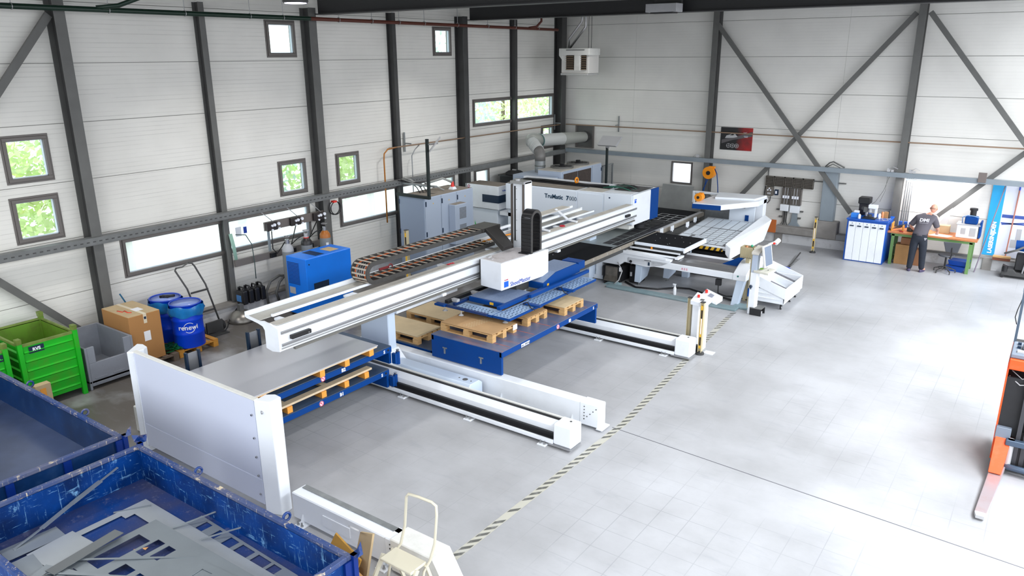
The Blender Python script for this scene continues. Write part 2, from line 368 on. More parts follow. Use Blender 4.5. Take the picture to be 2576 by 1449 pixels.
for side in ('left', 'back'):
    wl = sempty('wall_'+side)
    mb_ = MB(); holes = WL if side == 'left' else [(-9.9, -9.2, 1.41, 2.1), (-13.38, -12.72, 2.33, 3.05)]
    # dark joint backing
    if side == 'left':
        for c in cells(-6, 0, 22.35, 7.3, holes): mb_.box(-14.16, c[0], c[1], -14.02, c[2], c[3])
    else:
        for c in cells(-14, 0, 9, 7.3, holes): mb_.box(c[0], 22.37, c[1], c[2], 22.5, c[3])
    part('joint_backing', mb_, seamm, wl)
    edges = WLa if side == 'left' else [-14, -11.3, -8.63, -5.1, -3.34, -.5, 2, 5, 9]
    for a, b_ in zip(edges, edges[1:]):
        for z0, z1 in zip(SEAM, SEAM[1:]):
            pm = MB(); e = .006
            for c in cells(a+e*.3, z0+e, b_-e*.3, z1-e, [h[:4] for h in holes]):
                if side == 'left': pm.box(-14.1, c[0], c[1], -14, c[2], c[3])
                else: pm.box(c[0], 22.35, c[1], c[2], 22.45, c[3])
            if pm.v: part('panel', pm, wallm if side == 'left' else wallb, wl)
# plinths
pl = sempty('baseboard_left')
part('plinth', MB().box(-14, -6, 0, -13.72, 22.35, .26), plinthm, pl); part('ledge', MB().box(-14, -6, .26, -13.68, 22.35, .3), concrete_grey, pl)
pb = sempty('baseboard_back')
part('plinth', MB().box(-13.72, 22.2, 0, 9, 22.35, .27), plinthm, pb); part('ledge', MB().box(-13.7, 22.17, .27, 9, 22.35, .31), concrete_grey, pb)
for x in (-6.45, -1.2): part('pilaster', MB().box(x, 22.14, 0, x+.2, 22.2, .3), concrete_grey, pb)
# ---------------------------------------------------------------- windows
frost = bpy.data.materials.new('frosted_glass'); frost.use_nodes = True; nt = frost.node_tree; L = nt.links.new
nt.nodes.remove(nt.nodes['Principled BSDF']); tr = nd(nt, 'ShaderNodeBsdfTranslucent'); tr.inputs[0].default_value = (.93, .96, 1, 1)
gl = nd(nt, 'ShaderNodeBsdfTransparent'); gl.inputs[0].default_value = (.95, .98, 1, 1); mxs = nd(nt, 'ShaderNodeMixShader'); mxs.inputs[0].default_value = .55
L(tr.outputs[0], mxs.inputs[1]); L(gl.outputs[0], mxs.inputs[2]); L(mxs.outputs[0], nt.nodes['Material Output'].inputs[0])
clear = bpy.data.materials.new('clear_glass'); clear.use_nodes = True; nt = clear.node_tree; L = nt.links.new
nt.nodes.remove(nt.nodes['Principled BSDF']); tr = nd(nt, 'ShaderNodeBsdfTransparent'); tr.inputs[0].default_value = (.93, .98, .97, 1)
gl = nd(nt, 'ShaderNodeBsdfGlossy'); gl.inputs[1].default_value = .03; mxs = nd(nt, 'ShaderNodeMixShader'); mxs.inputs[0].default_value = .06
L(tr.outputs[0], mxs.inputs[1]); L(gl.outputs[0], mxs.inputs[2]); L(mxs.outputs[0], nt.nodes['Material Output'].inputs[0])
gasket = M('gasket', (190, 200, 210), .5)
for i, w in enumerate(WL):
    y0, y1, z0, z1 = w; t = .055
    we = sempty('window_%d' % (i+1)); f = MB()
    f.box(-14.1, y0, z0, -13.96, y1, z0+t); f.box(-14.1, y0, z1-t, -13.96, y1, z1); f.box(-14.1, y0, z0+t, -13.96, y0+t, z1-t); f.box(-14.1, y1-t, z0+t, -13.96, y1, z1-t)
    o_ = .035
    f.box(-14.0, y0-o_, z0-o_, -13.985, y1+o_, z0); f.box(-14, y0-o_, z1, -13.985, y1+o_, z1+o_); f.box(-14, y0-o_, z0, -13.985, y0, z1); f.box(-14, y1, z0, -13.985, y1+o_, z1)
    part('window_frame', f, framegrey, we, .004)
    s_ = MB(); a = .012
    s_.box(-14.06, y0+t, z0+t, -14.0, y0+t+a, z1-t); s_.box(-14.06, y1-t-a, z0+t, -14.0, y1-t, z1-t); s_.box(-14.06, y0+t, z0+t, -14.0, y1-t, z0+t+a); s_.box(-14.06, y0+t, z1-t-a, -14., y1-t, z1-t)
    part('gasket', s_, gasket, we)
    part('pane', MB().box(-14.045, y0+t, z0+t, -14.035, y1-t, z1-t), frost if i in (8, 9, 10) else clear, we)
we = sempty('window_12'); f = MB(); x0, x1, z0, z1 = -9.9, -9.2, 1.41, 2.1; t = .05
f.box(x0, 22.32, z0, x1, 22.45, z0+t); f.box(x0, 22.32, z1-t, x1, 22.45, z1); f.box(x0, 22.32, z0+t, x0+t, 22.45, z1-t); f.box(x1-t, 22.32, z0+t, x1, 22.45, z1-t)
part('window_frame', f, framegrey, we, .004); part('pane', MB().box(x0+t, 22.38, z0+t, x1-t, 22.39, z1-t), frost, we)
# duct wall plate fills the square opening on the back wall
dp = thing('wall_plate', 'square grey steel plate in the back wall where the round duct ends', 'plate', (-13.05, 22.35, 2.33))
f = MB(); x0, x1, z0, z1 = -13.4, -12.7, 2.31, 3.07; t = .05
f.box(x0, 22.3, z0, x1, 22.42, z0+t); f.box(x0, 22.3, z1-t, x1, 22.42, z1); f.box(x0, 22.3, z0+t, x0+t, 22.42, z1-t); f.box(x1-t, 22.3, z0+t, x1, 22.42, z1-t)
part('plate_frame', f, framegrey, dp); part('steel_sheet', MB().box(x0+t, 22.36, z0+t, x1-t, 22.38, z1-t), steelgrey, dp)
# ---------------------------------------------------------------- columns, beams, braces
def hcol_left(yc, w, d, name, m, label, z1=6.3, mf=None):
    o = thing(name, label, 'column', (-14+d/2, yc, 0)); t = .014; xf = -14+d
    part('flange', MB().box(xf-t, yc-w/2, 0, xf, yc+w/2, z1), m, o); part('flange', MB().box(-14, yc-w/2, 0, -14+t, yc+w/2, z1), m, o)
    part('web', MB().box(-14+t, yc-t/2, 0, xf-t, yc+t/2, z1), mf or steeldk, o)
    part('base_plate', MB().box(-14, yc-w/2-.04, 0, xf+.04, yc+w/2+.04, .03), m, o)
    return o
hcol_left(6.41, .18, .3, 'steel_column', steelgrey, 'grey steel column on the left wall nearest the camera, with a diagonal brace at its top')
hcol_left(9.07, .12, .2, 'steel_column', steelgrey, 'slim grey column on the left wall, in front of the wide frosted window')
hcol_left(11.68, .2, .3, 'steel_column', steelgrey, 'grey steel column on the left wall behind the blue compressor, under the roof beam end')
hcol_left(14.28, .12, .2, 'steel_column', steeldk, 'slim dark column on the left wall behind the tall grey cabinet')
hcol_left(16.93, .2, .3, 'steel_column', steeldk, 'dark steel column on the left wall just left of the high two-part window')
hcol_left(19.45, .12, .2, 'steel_column', steeldk, 'slim dark column crossing the high two-part window')
hcol_left(22.0, .28, .3, 'corner_column', steeldk, 'dark steel column in the corner of the two walls', 7)
def hcol_back(xc, w, d, m, label, z1=7):
    o = thing('steel_column', label, 'column', (xc, 22.35-d/2, 0)); t = .014; yf = 22.35-d
    part('flange', MB().box(xc-w/2, yf, 0, xc+w/2, yf+t, z1), m, o); part('flange', MB().box(xc-w/2, 22.35-t, 0, xc+w/2, 22.35, z1), m, o)
    part('web', MB().box(xc-t/2, yf+t, 0, xc+t/2, 22.35-t, z1), steeldk, o); return o
hcol_back(-8.65, .17, .3, steelgrey, 'grey column on the back wall left of the red and black poster')
hcol_back(-3.37, .17, .3, steelgrey, 'grey column on the back wall between the tool cabinet and the worker')
def brace(p, q_, label, w=.12, d=.06):
    m_ = MB().bar(p, q_, d, w, (0, 0, 1)) if False else MB()
    P_ = Vector(p); Q_ = Vector(q_); D = (Q_-P_).normalized()
    nrm = Vector((1, 0, 0)) if abs(p[0]-q_[0]) < .01 else Vector((0, 1, 0))
    side = D.cross(nrm).normalized()
    a = nrm*d/2; u = side*w/2
    m_.hexa((P_-a-u, P_+a-u, P_+a+u, P_-a+u), (Q_-a-u, Q_+a-u, Q_+a+u, Q_-a+u))
    o = single('diagonal_brace', m_, steelgrey, label, 'brace', 'diagonal braces on the walls', off=tuple(P_))
    g_ = MB()
    for c, sgn in ((P_, 1), (Q_, -1)):
        cc = c+D*sgn*.1
        for k in (-.04, .04): g_.cyl(cc+D*k-nrm*.04*(-1 if nrm.x else 1)*-1, cc+D*k+nrm*.04*(-1 if nrm.x else 1)*1, .014, n=6)
    part('bolt', g_, steeldk, o, kind='stuff')
    return o
yb = 22.08
brace((-8.6, yb, 6.1), (-4.45, yb, 1.1), 'grey brace falling from the top of the back column left of the poster')
brace((-3.52, yb+.09, 6.25), (-7.75, yb+.09, 1.05), 'grey brace rising right from behind the sheet table to the column top')
brace((-3.2, yb, 6.25), (-.45, yb, 2.8), 'grey brace falling right from the column top beyond the worker')
brace((-.62, yb+.09, 3.1), (-2.35, yb+.09, 1.25), 'grey brace on the wall behind the worker, rising to the right')
brace((-13.85, 6.33, 6.0), (-13.85, 1.2, .2+.0), 'grey brace falling left from the top of the nearest left column') if False else None
brace((-13.85, 6.3, 5.97), (-13.85, 3.7, 2.75), 'upper grey brace left of the nearest column on the left wall')
brace((-13.85, 3.9, 2.75), (-13.85, 6.2, .3), 'lower grey brace behind the green crate on the left wall')
# stub column with concrete foot on the back wall
o = thing('stub_column', 'short blue-grey steel pier under the wall rail, with a grey concrete foot', 'column', (-5.08, 22.2, 0))
part('box_section', MB().box(-5.27, 22.1, .8, -4.9, 22.35, 2.2), bluegrey, o, .01); part('concrete_foot', MB().box(-5.35, 22.05, .3, -4.75, 22.35, .8), concrete_grey, o, .02)
# rails
o = thing('wall_rail', 'long grey steel channel running along the left wall below the small windows', 'rail', (-13.75, 8, 2.13))
part('rail_top', MB().box(-13.78, -6, 2.245, -13.62, 22.1, 2.258), railgrey, o); part('channel', MB().box(-13.68, -6, 2.135, -13.62, 22.1, 2.245), railgrey, o); part('rail_bottom', MB().box(-13.78, -6, 2.125, -13.62, 22.1, 2.137), railgrey, o)
sl = MB()
y = 2.0
while y < 17: sl.box(-13.622, y, 2.18, -13.616, y+.05, 2.2); y += .11
part('slot', sl, steeldk, o, kind='stuff')
o = thing('wall_rail', 'long blue-grey steel channel running along the back wall above the tool cabinet', 'rail', (-5, 22.1, 2.18))
part('rail_top', MB().box(-13.6, 22.0, 2.29, 9, 22.15, 2.3), bluegrey, o); part('channel', MB().box(-13.6, 22.0, 2.18, 9, 22.05, 2.29), bluegrey, o)
o = single('conduit', MB().cyl((-13.8, 13.9, 3.07), (-13.8, 22.0, 3.07), .018, n=8), M('copper_pipe', (160, 134, 112), .4, .3), 'thin copper pipe along the left wall above the rail', 'pipe')
o = single('conduit', MB().cyl((-13.7, 22.18, 3.07), (9, 22.18, 3.07), .018, n=8), bpy.data.materials['copper_pipe'], 'thin copper pipe along the back wall crossing the poster', 'pipe')
for nm, a, b_, lb in (('roof_beam', 11.75, 12.05, 'dark steel roof beam at the top of the view, nearer one'), ('roof_beam', 17.05, 17.35, 'dark steel roof beam at the top of the view, farther one')):
    z = 6.16 if a < 12 else 6.2; o = thing(nm, lb, 'beam', (-3, a+.15, z))
    dk = M('beam_dark', (44, 44, 46), .5) if 'beam_dark' not in bpy.data.materials else bpy.data.materials['beam_dark']
    part('flange', MB().box(-13.75, a, z, 9, b_, z+.02), dk, o); part('web', MB().box(-13.75, a+.14, z+.02, 9, b_-.14, z+.78), dk, o); part('flange', MB().box(-13.75, a, z+.78, 9, b_, z+.8), dk, o)
struct('ceiling', MB().box(-14, -6, 7.3, 9, 22.35, 7.4), M('ceiling_dark', (70, 70, 70), .8))
# high pipes along the left wall
pipeg = M('green_pipe', (16, 44, 32), .4); piper = M('red_pipe', (92, 44, 32), .5)
o = thing('sprinkler_pipe', 'dark green pipe hanging high along the left wall', 'pipe', (-13.4, 6, 6.0))
part('pipe', MB().cyl((-13.45, -4, 6.06), (-13.45, 11.4, 6.06), .045, n=10), pipeg, o)
part('branch', MB().tube([(-13.45, 6.9, 6.09), (-13.3, 7.2, 6.13), (-13.1, 7.45, 6.25), (-13.0, 7.5, 6.5)], .04), pipeg, o)
o2 = thing('sprinkler_pipe', 'rusty red pipe hanging high along the left wall beyond the beam', 'pipe', (-13.4, 16, 6.0))
part('pipe', MB().cyl((-13.45, 11.4, 6.06), (-13.45, 21.2, 6.04), .04, n=10), piper, o2)
part('branch', MB().tube([(-13.45, 19.6, 6.06), (-13.3, 19.8, 6.1), (-13.2, 19.9, 6.25), (-13.2, 19.9, 6.5)], .035), piper, o2)
for par, ys in ((o, [5.6, 7.1, 8.5, 9.9, 10.7]), (o2, [12.2, 13.2, 14.1, 15.0, 16.3, 17.6, 18.9, 20.1])):
    for y in ys:
        h = MB().cyl((-13.45, y, 6.06), (-13.45, y, 6.9), .007, n=5).ring((-13.45, y, 6.06), .05, .008, 'y', 10, 4); part('hanger', h, alu, par)
# pipe brackets + drops on left wall
o = thing('pipe_drop', 'orange-brown pipe bending down the left wall behind the grey cabinet', 'pipe', (-13.8, 13.9, 1.2))
part('pipe', MB().tube([(-13.8, 14.15, 3.07), (-13.8, 13.85, 3.05), (-13.8, 13.72, 2.95), (-13.8, 13.7, 2.8), (-13.8, 13.7, 1.2)], .02), M('orange_pipe', (176, 112, 40), .4), o)
o = thing('pipe_drop', 'thin grey pipe bending down beside the slim dark column', 'pipe', (-13.8, 14.6, 1.2))
part('pipe', MB().tube([(-13.8, 15.05, 3.07), (-13.8, 14.85, 2.95), (-13.8, 14.72, 2.8), (-13.8, 14.72, 1.4)], .014), galv, o)
def bracket(x, y, z, label, ax):
    m_ = MB().box(x-.01, y-.02, z-.2, x+.02, y+.02, z+.3)
    if ax: m_.bar((x, y, z+.02), (x+.24, y, z+.02), .02, .03)
    else: m_.bar((x, y, z+.02), (x, y-.2, z+.02), .02, .03)
    return single('pipe_bracket', m_, galv, label, 'bracket')
bracket(-13.95, 14.62, 3.1, 'galvanised pipe bracket beside the slim dark column behind the grey cabinet', 1)
bracket(-13.95, 21.85, 3.1, 'galvanised pipe bracket next to the corner column', 1)
bracket(-11.8, 22.32, 3.1, 'galvanised pipe bracket on the back wall right of the duct plate', 0)
# ---------------------------------------------------------------- pallets
def make_pallet(name, label, loc, lx, ly, wm, group=None, h=.144, boards=5, rz=0, off=None):
    """boards run along x, blocks in 3 x 3"""
    t = thing(name, label, 'pallet', loc, group, False, rz); bw = .1; bt = .02
    for i in range(boards):
        y = bw/2+(ly-bw)*i/(boards-1)
        part('deck_board', MB().box(0, y-bw/2+random.uniform(-.006, .006), h-bt, lx, y+bw/2, h+random.uniform(-.001, .002)), wm, t)
    for x in (0, .5, 1):
        X = (lx-bw)*x; part('cross_board', MB().box(X, 0, h-2*bt, X+bw, ly, h-bt-.001), wm, t)
    for y in (0, .5, 1):
        Y = (ly-bw)*y; part('bottom_board', MB().box(0, Y, 0, lx, Y+bw, bt), wm, t)
        for x in (0, .5, 1):
            X = (lx-.12)*x; part('block', MB().box(X, Y, bt, X+.12, Y+bw, h-2*bt), wm, t)
    return t
# ---------------------------------------------------------------- floor rails of the loading system
def foot(x, y, par, gus=False):
    f = MB().box(x-.07, y-.09, 0, x+.07, y+.05, .018)
    f2 = MB()
    for dx in (-.035, .035): f2.cyl((x+dx, y-.05, .018), (x+dx, y-.05, .07), .009, n=6).cyl((x+dx, y-.05, .018), (x+dx, y-.05, .035), .017, n=6)
    p = part('foot', f, white, par, .003); part('anchor_bolt', f2, chrome, p, kind='stuff')
    if gus: part('gusset', MB().prism([(y-.05, .018), (y+.06, .018), (y+.06, .26)], 'x', x-.008, x+.008), white, par)
def groove_rail(y0, x0, x1, lab, feet, top=.35):
    o = thing('guide_rail', lab, 'rail', ((x0+x1)/2, y0+.12, 0)); e = x1-.3
    part('base_channel', MB().box(x0, y0-.06, .04, e, y0+.02, .1).box(x0, y0-.06, .04, e, y0+.2, .05), white, o, .004)
    part('drive_slot', MB().box(x0, y0+.02, .05, e, y0+.06, .17), black, o)
    part('base_edge', MB().box(x0, y0-.03, .1, e, y0+.0, .11), black, o)
    part('rail_body', MB().prism([(y0+.06, .05), (y0+.2, .05), (y0+.2, top-.03), (y0+.13, top-.02), (y0+.06, top-.1)], 'x', x0, e), white, o)
    part('top_groove', MB().box(x0, y0+.14, top-.03, e, y0+.19, top-.012), black, o)
    part('back_cover', MB().box(x0, y0+.2, .05, e, y0+.235, top), whiteW, o)
    part('end_cap', MB().box(e, y0-.05, .04, x1, y0+.24, top+.015), white, o, .02)
    part('end_plate', MB().box(e-.05, y0-.08, .03, x1+.01, y0+.2, .045), alu, o)
    part('opening', MB().cyl((x1-.12, y0+.14, top+.012), (x1-.12, y0+.14, top+.018), .018, n=10), steeldk, o)
    for x in feet: foot(x, y0-.04, o)
    return o
groove_rail(8.19, -9.9, -4.87, 'white guide rail with black slots on the floor, nearest of the two long grooved rails', (-8.04, -6.67, -5.32))
groove_rail(12.26, -9.9, -4.86, 'white guide rail with black slots under the far end of the blue cart', (-6.72, -5.35))
def plain_rail(y0, y1, x0, x1, lab, feet, h=.38):
    o = thing('floor_beam', lab, 'beam', ((x0+x1)/2, (y0+y1)/2, 0))
    part('beam_body', MB().box(x0, y0, .04, x1-.32, y1, h), white, o, .012)
    part('end_block', MB().box(x1-.32, y0-.01, .03, x1, y1+.01, h+.01), white, o, .012)
    part('end_plate', MB().box(x1-.02, y0-.04, .025, x1+.08, y1, .04), white, o)
    b = MB()
    for i in range(5):
        for k in (0, 1): b.cyl((x1-.24+.05*i*k, y0-.012, .13+.05*i), (x1-.24+.05*i*k, y0-.018, .13+.05*i), .009, n=6)
    part('bolt_head', b, steeldk, o, kind='stuff')
    for x in feet: foot(x, y0-.005, o, True)
    return o
plain_rail(8.93, 9.13, -9.9, -4.88, 'plain white floor beam with gusset feet between the grooved rail and the blue cart', (-6.65, -5.33))
o = plain_rail(4.87, 5.08, -6.74, -4.88, 'plain white floor beam behind the blue scrap bin, with a sloping end cover', (-6.56, -5.22))
part('top_strip', MB().box(-6.7, 5.0, .382, -5.0, 5.07, .39), galv, o)
part('access_plate', MB().box(-6.2, 4.862, .14, -5.75, 4.87, .27), white, o)
part('sloping_cover', MB().prism([(-5.1, .2), (-5.1, .42), (-4.5, .42), (-4.28, .05), (-4.28, .03), (-5.1, .03)], 'y', 4.84, 5.12), whiteW, o, .01)
part('paper_note', MB().add([(-4.47, 4.95, .372), (-4.38, 4.95, .22), (-4.38, 5.04, .22), (-4.47, 5.04, .372)], [(0, 1, 2, 3)]), M('cream_note', (240, 234, 200), .8), o)
# ---------------------------------------------------------------- storage carts
def cart(name, lab, x0, x1, y0, y1, zt, skirt, txt, topm, extra=True):
    o = thing(name, lab, 'cart', ((x0+x1)/2, (y0+y1)/2, zt-skirt))
    part('deck', MB().box(x0, y0, zt-.012, x1, y1, zt), topm, o)
    part('side_beam', MB().box(x1-.05, y0, zt-.1, x1+.01, y1, zt-.012), blue, o, .004); part('side_beam', MB().box(x0, y0, zt-.1, x0+.05, y1, zt-.012), blue, o, .004)
    part('end_plate', MB().box(x0, y1-.05, zt-skirt, x1-.01, y1, zt-.012), blue, o); part('end_plate', MB().box(x0, y0, zt-skirt, x1-.01, y0+.05, zt-.012), blue, o)
    for k in (.3, .7): part('cross_member', MB().box(x0+.05, y0+(y1-y0)*k, zt-.09, x1-.05, y0+(y1-y0)*k+.08, zt-.02), bluedk, o)
    yc = y0+(y1-y0)*.57; xf = x1+.012
    part('sign_plate', MB().box(xf, y0+.52, zt-.085, xf+.003, y0+.76, zt-.03), paper, o); text('max. 3000 kg', .045, txtdk, o, (xf+.004, y0+.64, zt-.058), (0, 1, 0), (0, 0, 1))
    text(txt, .075, txtwh, o, (xf+.002, yc+.3, zt-.057), (0, 1, 0), (0, 0, 1), bold=.003)
    rg = MB().cyl((xf, yc-.1, zt-.057), (xf+.004, yc-.1, zt-.057), .042, n=16); p = part('warning_sign', rg, paper, o)
    s_ = MB().ring((xf+.005, yc-.1, zt-.057), .036, .006, 'x', 16, 4).bar((xf+.005, yc-.125, zt-.035), (xf+.005, yc-.075, zt-.08), .004, .008); s_.box(xf+.003, yc-.112, zt-.065, xf+.006, yc-.09, zt-.04)
    part('warning_ring', s_, M('sign_pink', (225, 90, 120), .5) if 'sign_pink' not in bpy.data.materials else bpy.data.materials['sign_pink'], p)
    part('eye_hole', MB().cyl((xf, y1-.08, zt-.05), (xf+.004, y1-.08, zt-.05), .018, n=12), black, o)
    text('S', .07, txtwh, o, (xf+.003, y1-.17, zt-.055), (0, 1, 0), (0, 0, 1), bold=.003)
    b = MB()
    for k in (.2, .72):
        X = x0+(x1-x0)*k
        b.box(X-.045, y0-.012, zt-.2, X+.045, y0, zt-.18).box(X-.012, y0-.02, zt-.29, X+.012, y0, zt-.2)
    part('clamp_bolt', b, galv, o, kind='stuff')
    if extra:
        # guide roller bracket at the end
        r = part('roller_bracket', MB().box(x1-.0, y1+.0, zt-.3, x1+.08, y1+.05, zt-.13), blue, o)
        part('roller', MB().cyl((x1+.05, y1+.09, zt-.33), (x1+.05, y1+.09, zt-.12), .035, n=12), blue, r); part('pin', MB().cyl((x1+.05, y1+.09, zt-.12), (x1+.05, y1+.09, zt-.08), .018, .026, n=10), chrome, r)
    return o
dkdeck = M('dirty_blue_deck', (66, 82, 104), .45, dirt=.6, dcol=(22, 58, 100), ds=3)
dkdeck2 = M('worn_blue_deck', (92, 104, 134), .4, dirt=.75, dcol=(150, 104, 96), ds=2.2, stretch=(1, 3, 1))
B2 = cart('storage_cart', 'upper blue storage cart marked B2, carrying the white sheet', -9.85, -8.26, 5.04, 8.13, .84, .3, 'B2', dkdeck)
B1 = cart('storage_cart', 'lower blue storage cart marked B1 under the upper one', -9.85, -8.34, 5.04, 8.13, .42, .32, 'B1', dkdeck)
E2 = cart('storage_cart', 'blue storage cart marked E2 carrying brown pallets under the suction frame', -8.17, -6.69, 9.0, 12.05, .8, .4, 'E2', dkdeck2, False)
o = cart('storage_cart', 'low blue cart behind the white gantry leg, carrying two brown pallets', -9.9, -8.3, 9.16, 12.1, .41, .3, '', dkdeck, False)
mk = MB()
for y in (9.25, 9.95, 10.45, 11.1, 11.7):
    mk.box(-7.4, y, .8, -6.72, y+.02, .8015)
part('scratch_mark', mk, M('rusty_scratch', (176, 104, 92), .6, dirt=.7, dcol=(92, 104, 134), ds=9), E2, kind='stuff')
# sheet on blocks (B2), boards on blocks (B1)
orangew = M('orange_block', (236, 160, 66), .7, var=.06)
o = single('sheet_metal', MB().box(-9.66, 5.36, .975, -8.17, 7.76, .985).box(-9.66, 5.36, .985, -8.17, 7.76, .99), [M('bright_sheet', (205, 206, 214), .28, .55), ], 'large smooth grey sheet lying on the upper blue cart behind the white panel', 'sheet')
o2 = single('support_panel', MB().box(-9.66, 5.37, .95, -8.18, 7.75, .974), ply, 'pale chipboard panel under the large grey sheet on the upper cart', 'board')
for y, lb in ((5.6, 'nearest the white panel'), (6.62, 'second along the sheet edge'), (7.1, 'third along the sheet edge'), (7.6, 'at the far end of the sheet')):
    single('wood_block', MB().box(-8.42, y, .84, -8.2, y+.09, .949), orangew, 'orange wooden block under the large grey sheet, '+lb, 'block', 'blocks under the grey sheet')
for y, lb in ((6.12, 'left'), (6.75, 'middle-left'), (7.2, 'middle-right'), (7.62, 'right')):
    single('wood_block', MB().box(-8.54, y, .42, -8.36, y+.09, .515), orangew, 'orange wooden block on the lower cart, %s one of four' % lb, 'block', 'blocks on the lower cart')
single('wood_batten', MB().box(-8.5, 5.55, .516, -8.38, 7.8, .55), ply, 'long timber batten lying over the blocks on the lower cart', 'timber', bevel=.003)
for y, lb in ((6.2, 'nearer'), (7.0, 'farther')):
    single('cross_batten', MB().box(-9.6, y, .43, -8.56, y+.1, .46), ply, 'short timber crossing the lower cart, %s one' % lb, 'timber')
# sheet stops: blue upright frames behind the sheet
for y, lb in ((5.57, 'left blue upright sheet stop beside the white panel'), (6.62, 'right blue upright sheet stop near the gantry end')):
    o = thing('sheet_stop', lb, 'stop', (-9.87, y+.1, .84), 'blue upright sheet stops')
    for yy in (y, y+.2): part('upright', MB().box(-9.89, yy-.015, .85, -9.83, yy+.02, 1.19), navy, o, .004)
    part('back_plate', MB().box(-9.87, y+.02, .85, -9.86, y+.185, 1.17), M('smoky_plate', (150, 152, 156), .25, .5) if 'smoky_plate' not in bpy.data.materials else bpy.data.materials['smoky_plate'], o)
# pallets on E2 and behind
hard = M('hardboard', (186, 148, 104), .7, var=.07, vs=6)
hard2 = M('hardboard_pale', (205, 184, 148), .7, var=.05, vs=6)
def pal_sheet(lb, x0, y0, x1, y1, z, m, lb2):
    make_pallet('pallet', lb, (x0, y0, z), x1-x0, y1-y0, wood, 'euro pallets on the blue carts', h=.14)
    return single('board_sheet', MB().box(x0+.005, y0+.005, z+.145, x1-.005, y1-.005, z+.156), m, lb2, 'sheet')
s1 = pal_sheet('wooden pallet at the near end of the blue E2 cart', -8.15, 9.22, -7.04, 9.9, .8, hard, 'brown hardboard sheet with pale spots on the nearest pallet')
sp_ = MB()
for i in range(4):
    for j in range(9):
        sp_.box(-7.72+.05*i+.01*j, 9.3+.058*j, .957, -7.69+.05*i+.01*j, 9.33+.058*j, .9575)
part('pale_spot', sp_, cardl, s1, kind='stuff')
part('paper_label', MB().box(-7.03, 9.78, .86, -7.026, 9.9, .95), paper, s1)
pal_sheet('wooden pallet in the middle of the blue E2 cart under the suction frame', -8.1, 10.2, -7.02, 10.82, .8, hard, 'brown hardboard sheet on the middle pallet of the E2 cart')
pal_sheet('wooden pallet at the far end of the blue E2 cart', -7.95, 11.05, -6.8, 11.72, .8, hard2, 'brown hardboard sheet on the far pallet of the E2 cart')
pal_sheet('wooden pallet right behind the white gantry leg', -9.84, 9.2, -8.68, 9.85, .41, hard2, 'pale hardboard sheet on the pallet behind the white gantry leg')
pal_sheet('wooden pallet under the gantry, left of the E2 cart', -9.84, 10.15, -8.7, 10.9, .41, hard2, 'pale hardboard sheet on the pallet left of the E2 cart')
# ---------------------------------------------------------------- white guard panel with posts
o = thing('safety_wall', 'large upright white steel panel with angular posts, behind the blue scrap bin', 'panel', (-8.4, 4.8, 0))
pm = M('panel_white', (214, 220, 238), .4)
part('panel_sheet', MB().box(-9.75, 4.765, .46, -7.13, 4.78, 1.49), pm, o); part('lower_sheet', MB().box(-9.75, 4.762, .12, -7.13, 4.778, .452), pm, o)
part('top_edge', MB().box(-9.76, 4.765, 1.49, -7.12, 4.83, 1.505), whiteW, o, .003)
part('post', MB().prism([(-7.12, 4.76), (-6.92, 4.84), (-6.94, 5.01), (-7.06, 5.02), (-7.15, 4.95)], 'z', 0, 1.5), white, o, .012, seg=2)
part('post', MB().prism([(-9.8, 4.71), (-9.72, 4.77), (-9.72, 4.91), (-9.78, 4.99), (-9.92, 5.01), (-10.0, 4.97)], 'z', 0, 1.5), white, o, .012, seg=2)
part('edge_strip', MB().box(-9.73, 4.752, .1, -9.715, 4.766, 1.49), white, o)
b = MB()
for z in (.25, .5, .75, 1.0, 1.3):
    for x in (-9.765, -7.18): b.cyl((x, 4.762, z), (x, 4.745, z), .013, n=6)
part('bolt_head', b, chrome, o, kind='stuff')
part('port', MB().cyl((-7.03, 4.794, 1.36), (-7.033, 4.785, 1.36), .022, n=12), alu, o)
o = thing('connector_box', 'small white control box with two black sockets behind the white panel', 'box', (-10.3, 5.0, 0))
part('housing', MB().box(-10.45, 4.99, .02, -10.05, 5.22, .42), whiteW, o, .01)
for z in (.31, .15): part('socket', MB().cyl((-10.25, 4.99, z), (-10.25, 4.96, z), .055, .05, n=14).cyl((-10.25, 4.96, z), (-10.25, 4.95, z), .025, n=8), black, o)
# ---------------------------------------------------------------- gantry
G = thing('gantry_loader', 'long white horizontal gantry beam crossing over the carts to the punching machine', 'gantry', (-8.6, 11, 0))
y0, y1 = 6.08, 16.7
part('beam_face', MB().prism([(-8.31, 1.4), (-8.31, 1.72), (-8.36, 1.76), (-8.55, 1.765), (-8.6, 1.7), (-8.6, 1.4), (-8.47, 1.38)], 'y', y0, y1), white, G, .006)
part('top_cover', MB().box(-8.54, y0+.02, 1.765, -8.37, y1, 1.771), dustywhite, G)
part('end_shell', MB().prism([(-8.31, 1.4), (-8.31, 1.73), (-8.48, 1.78), (-8.55, 1.78), (-8.62, 1.79), (-8.72, 1.77), (-9.0, 1.80), (-9.0, 1.765), (-8.74, 1.735), (-8.64, 1.71), (-8.6, 1.66), (-8.6, 1.4), (-8.47, 1.375)], 'y', y0-.025, y0), white, G)
for za, zb in ((1.645, 1.695), (1.465, 1.52)):
    for k in range(2):
        part('guide_track', MB().box(-8.31, y0+.02, za+k*.024, -8.292+.004*k, y1+.1, za+.018+k*.024), alu, G)
part('toothed_rack', MB().box(-8.33, y0+.22, 1.37, -8.28, y1, 1.4), M('rack_grey', (120, 118, 112), .5, .3), G)
part('lower_strip', MB().box(-8.31, y0+.01, 1.43, -8.3, y1, 1.445), alu, G)
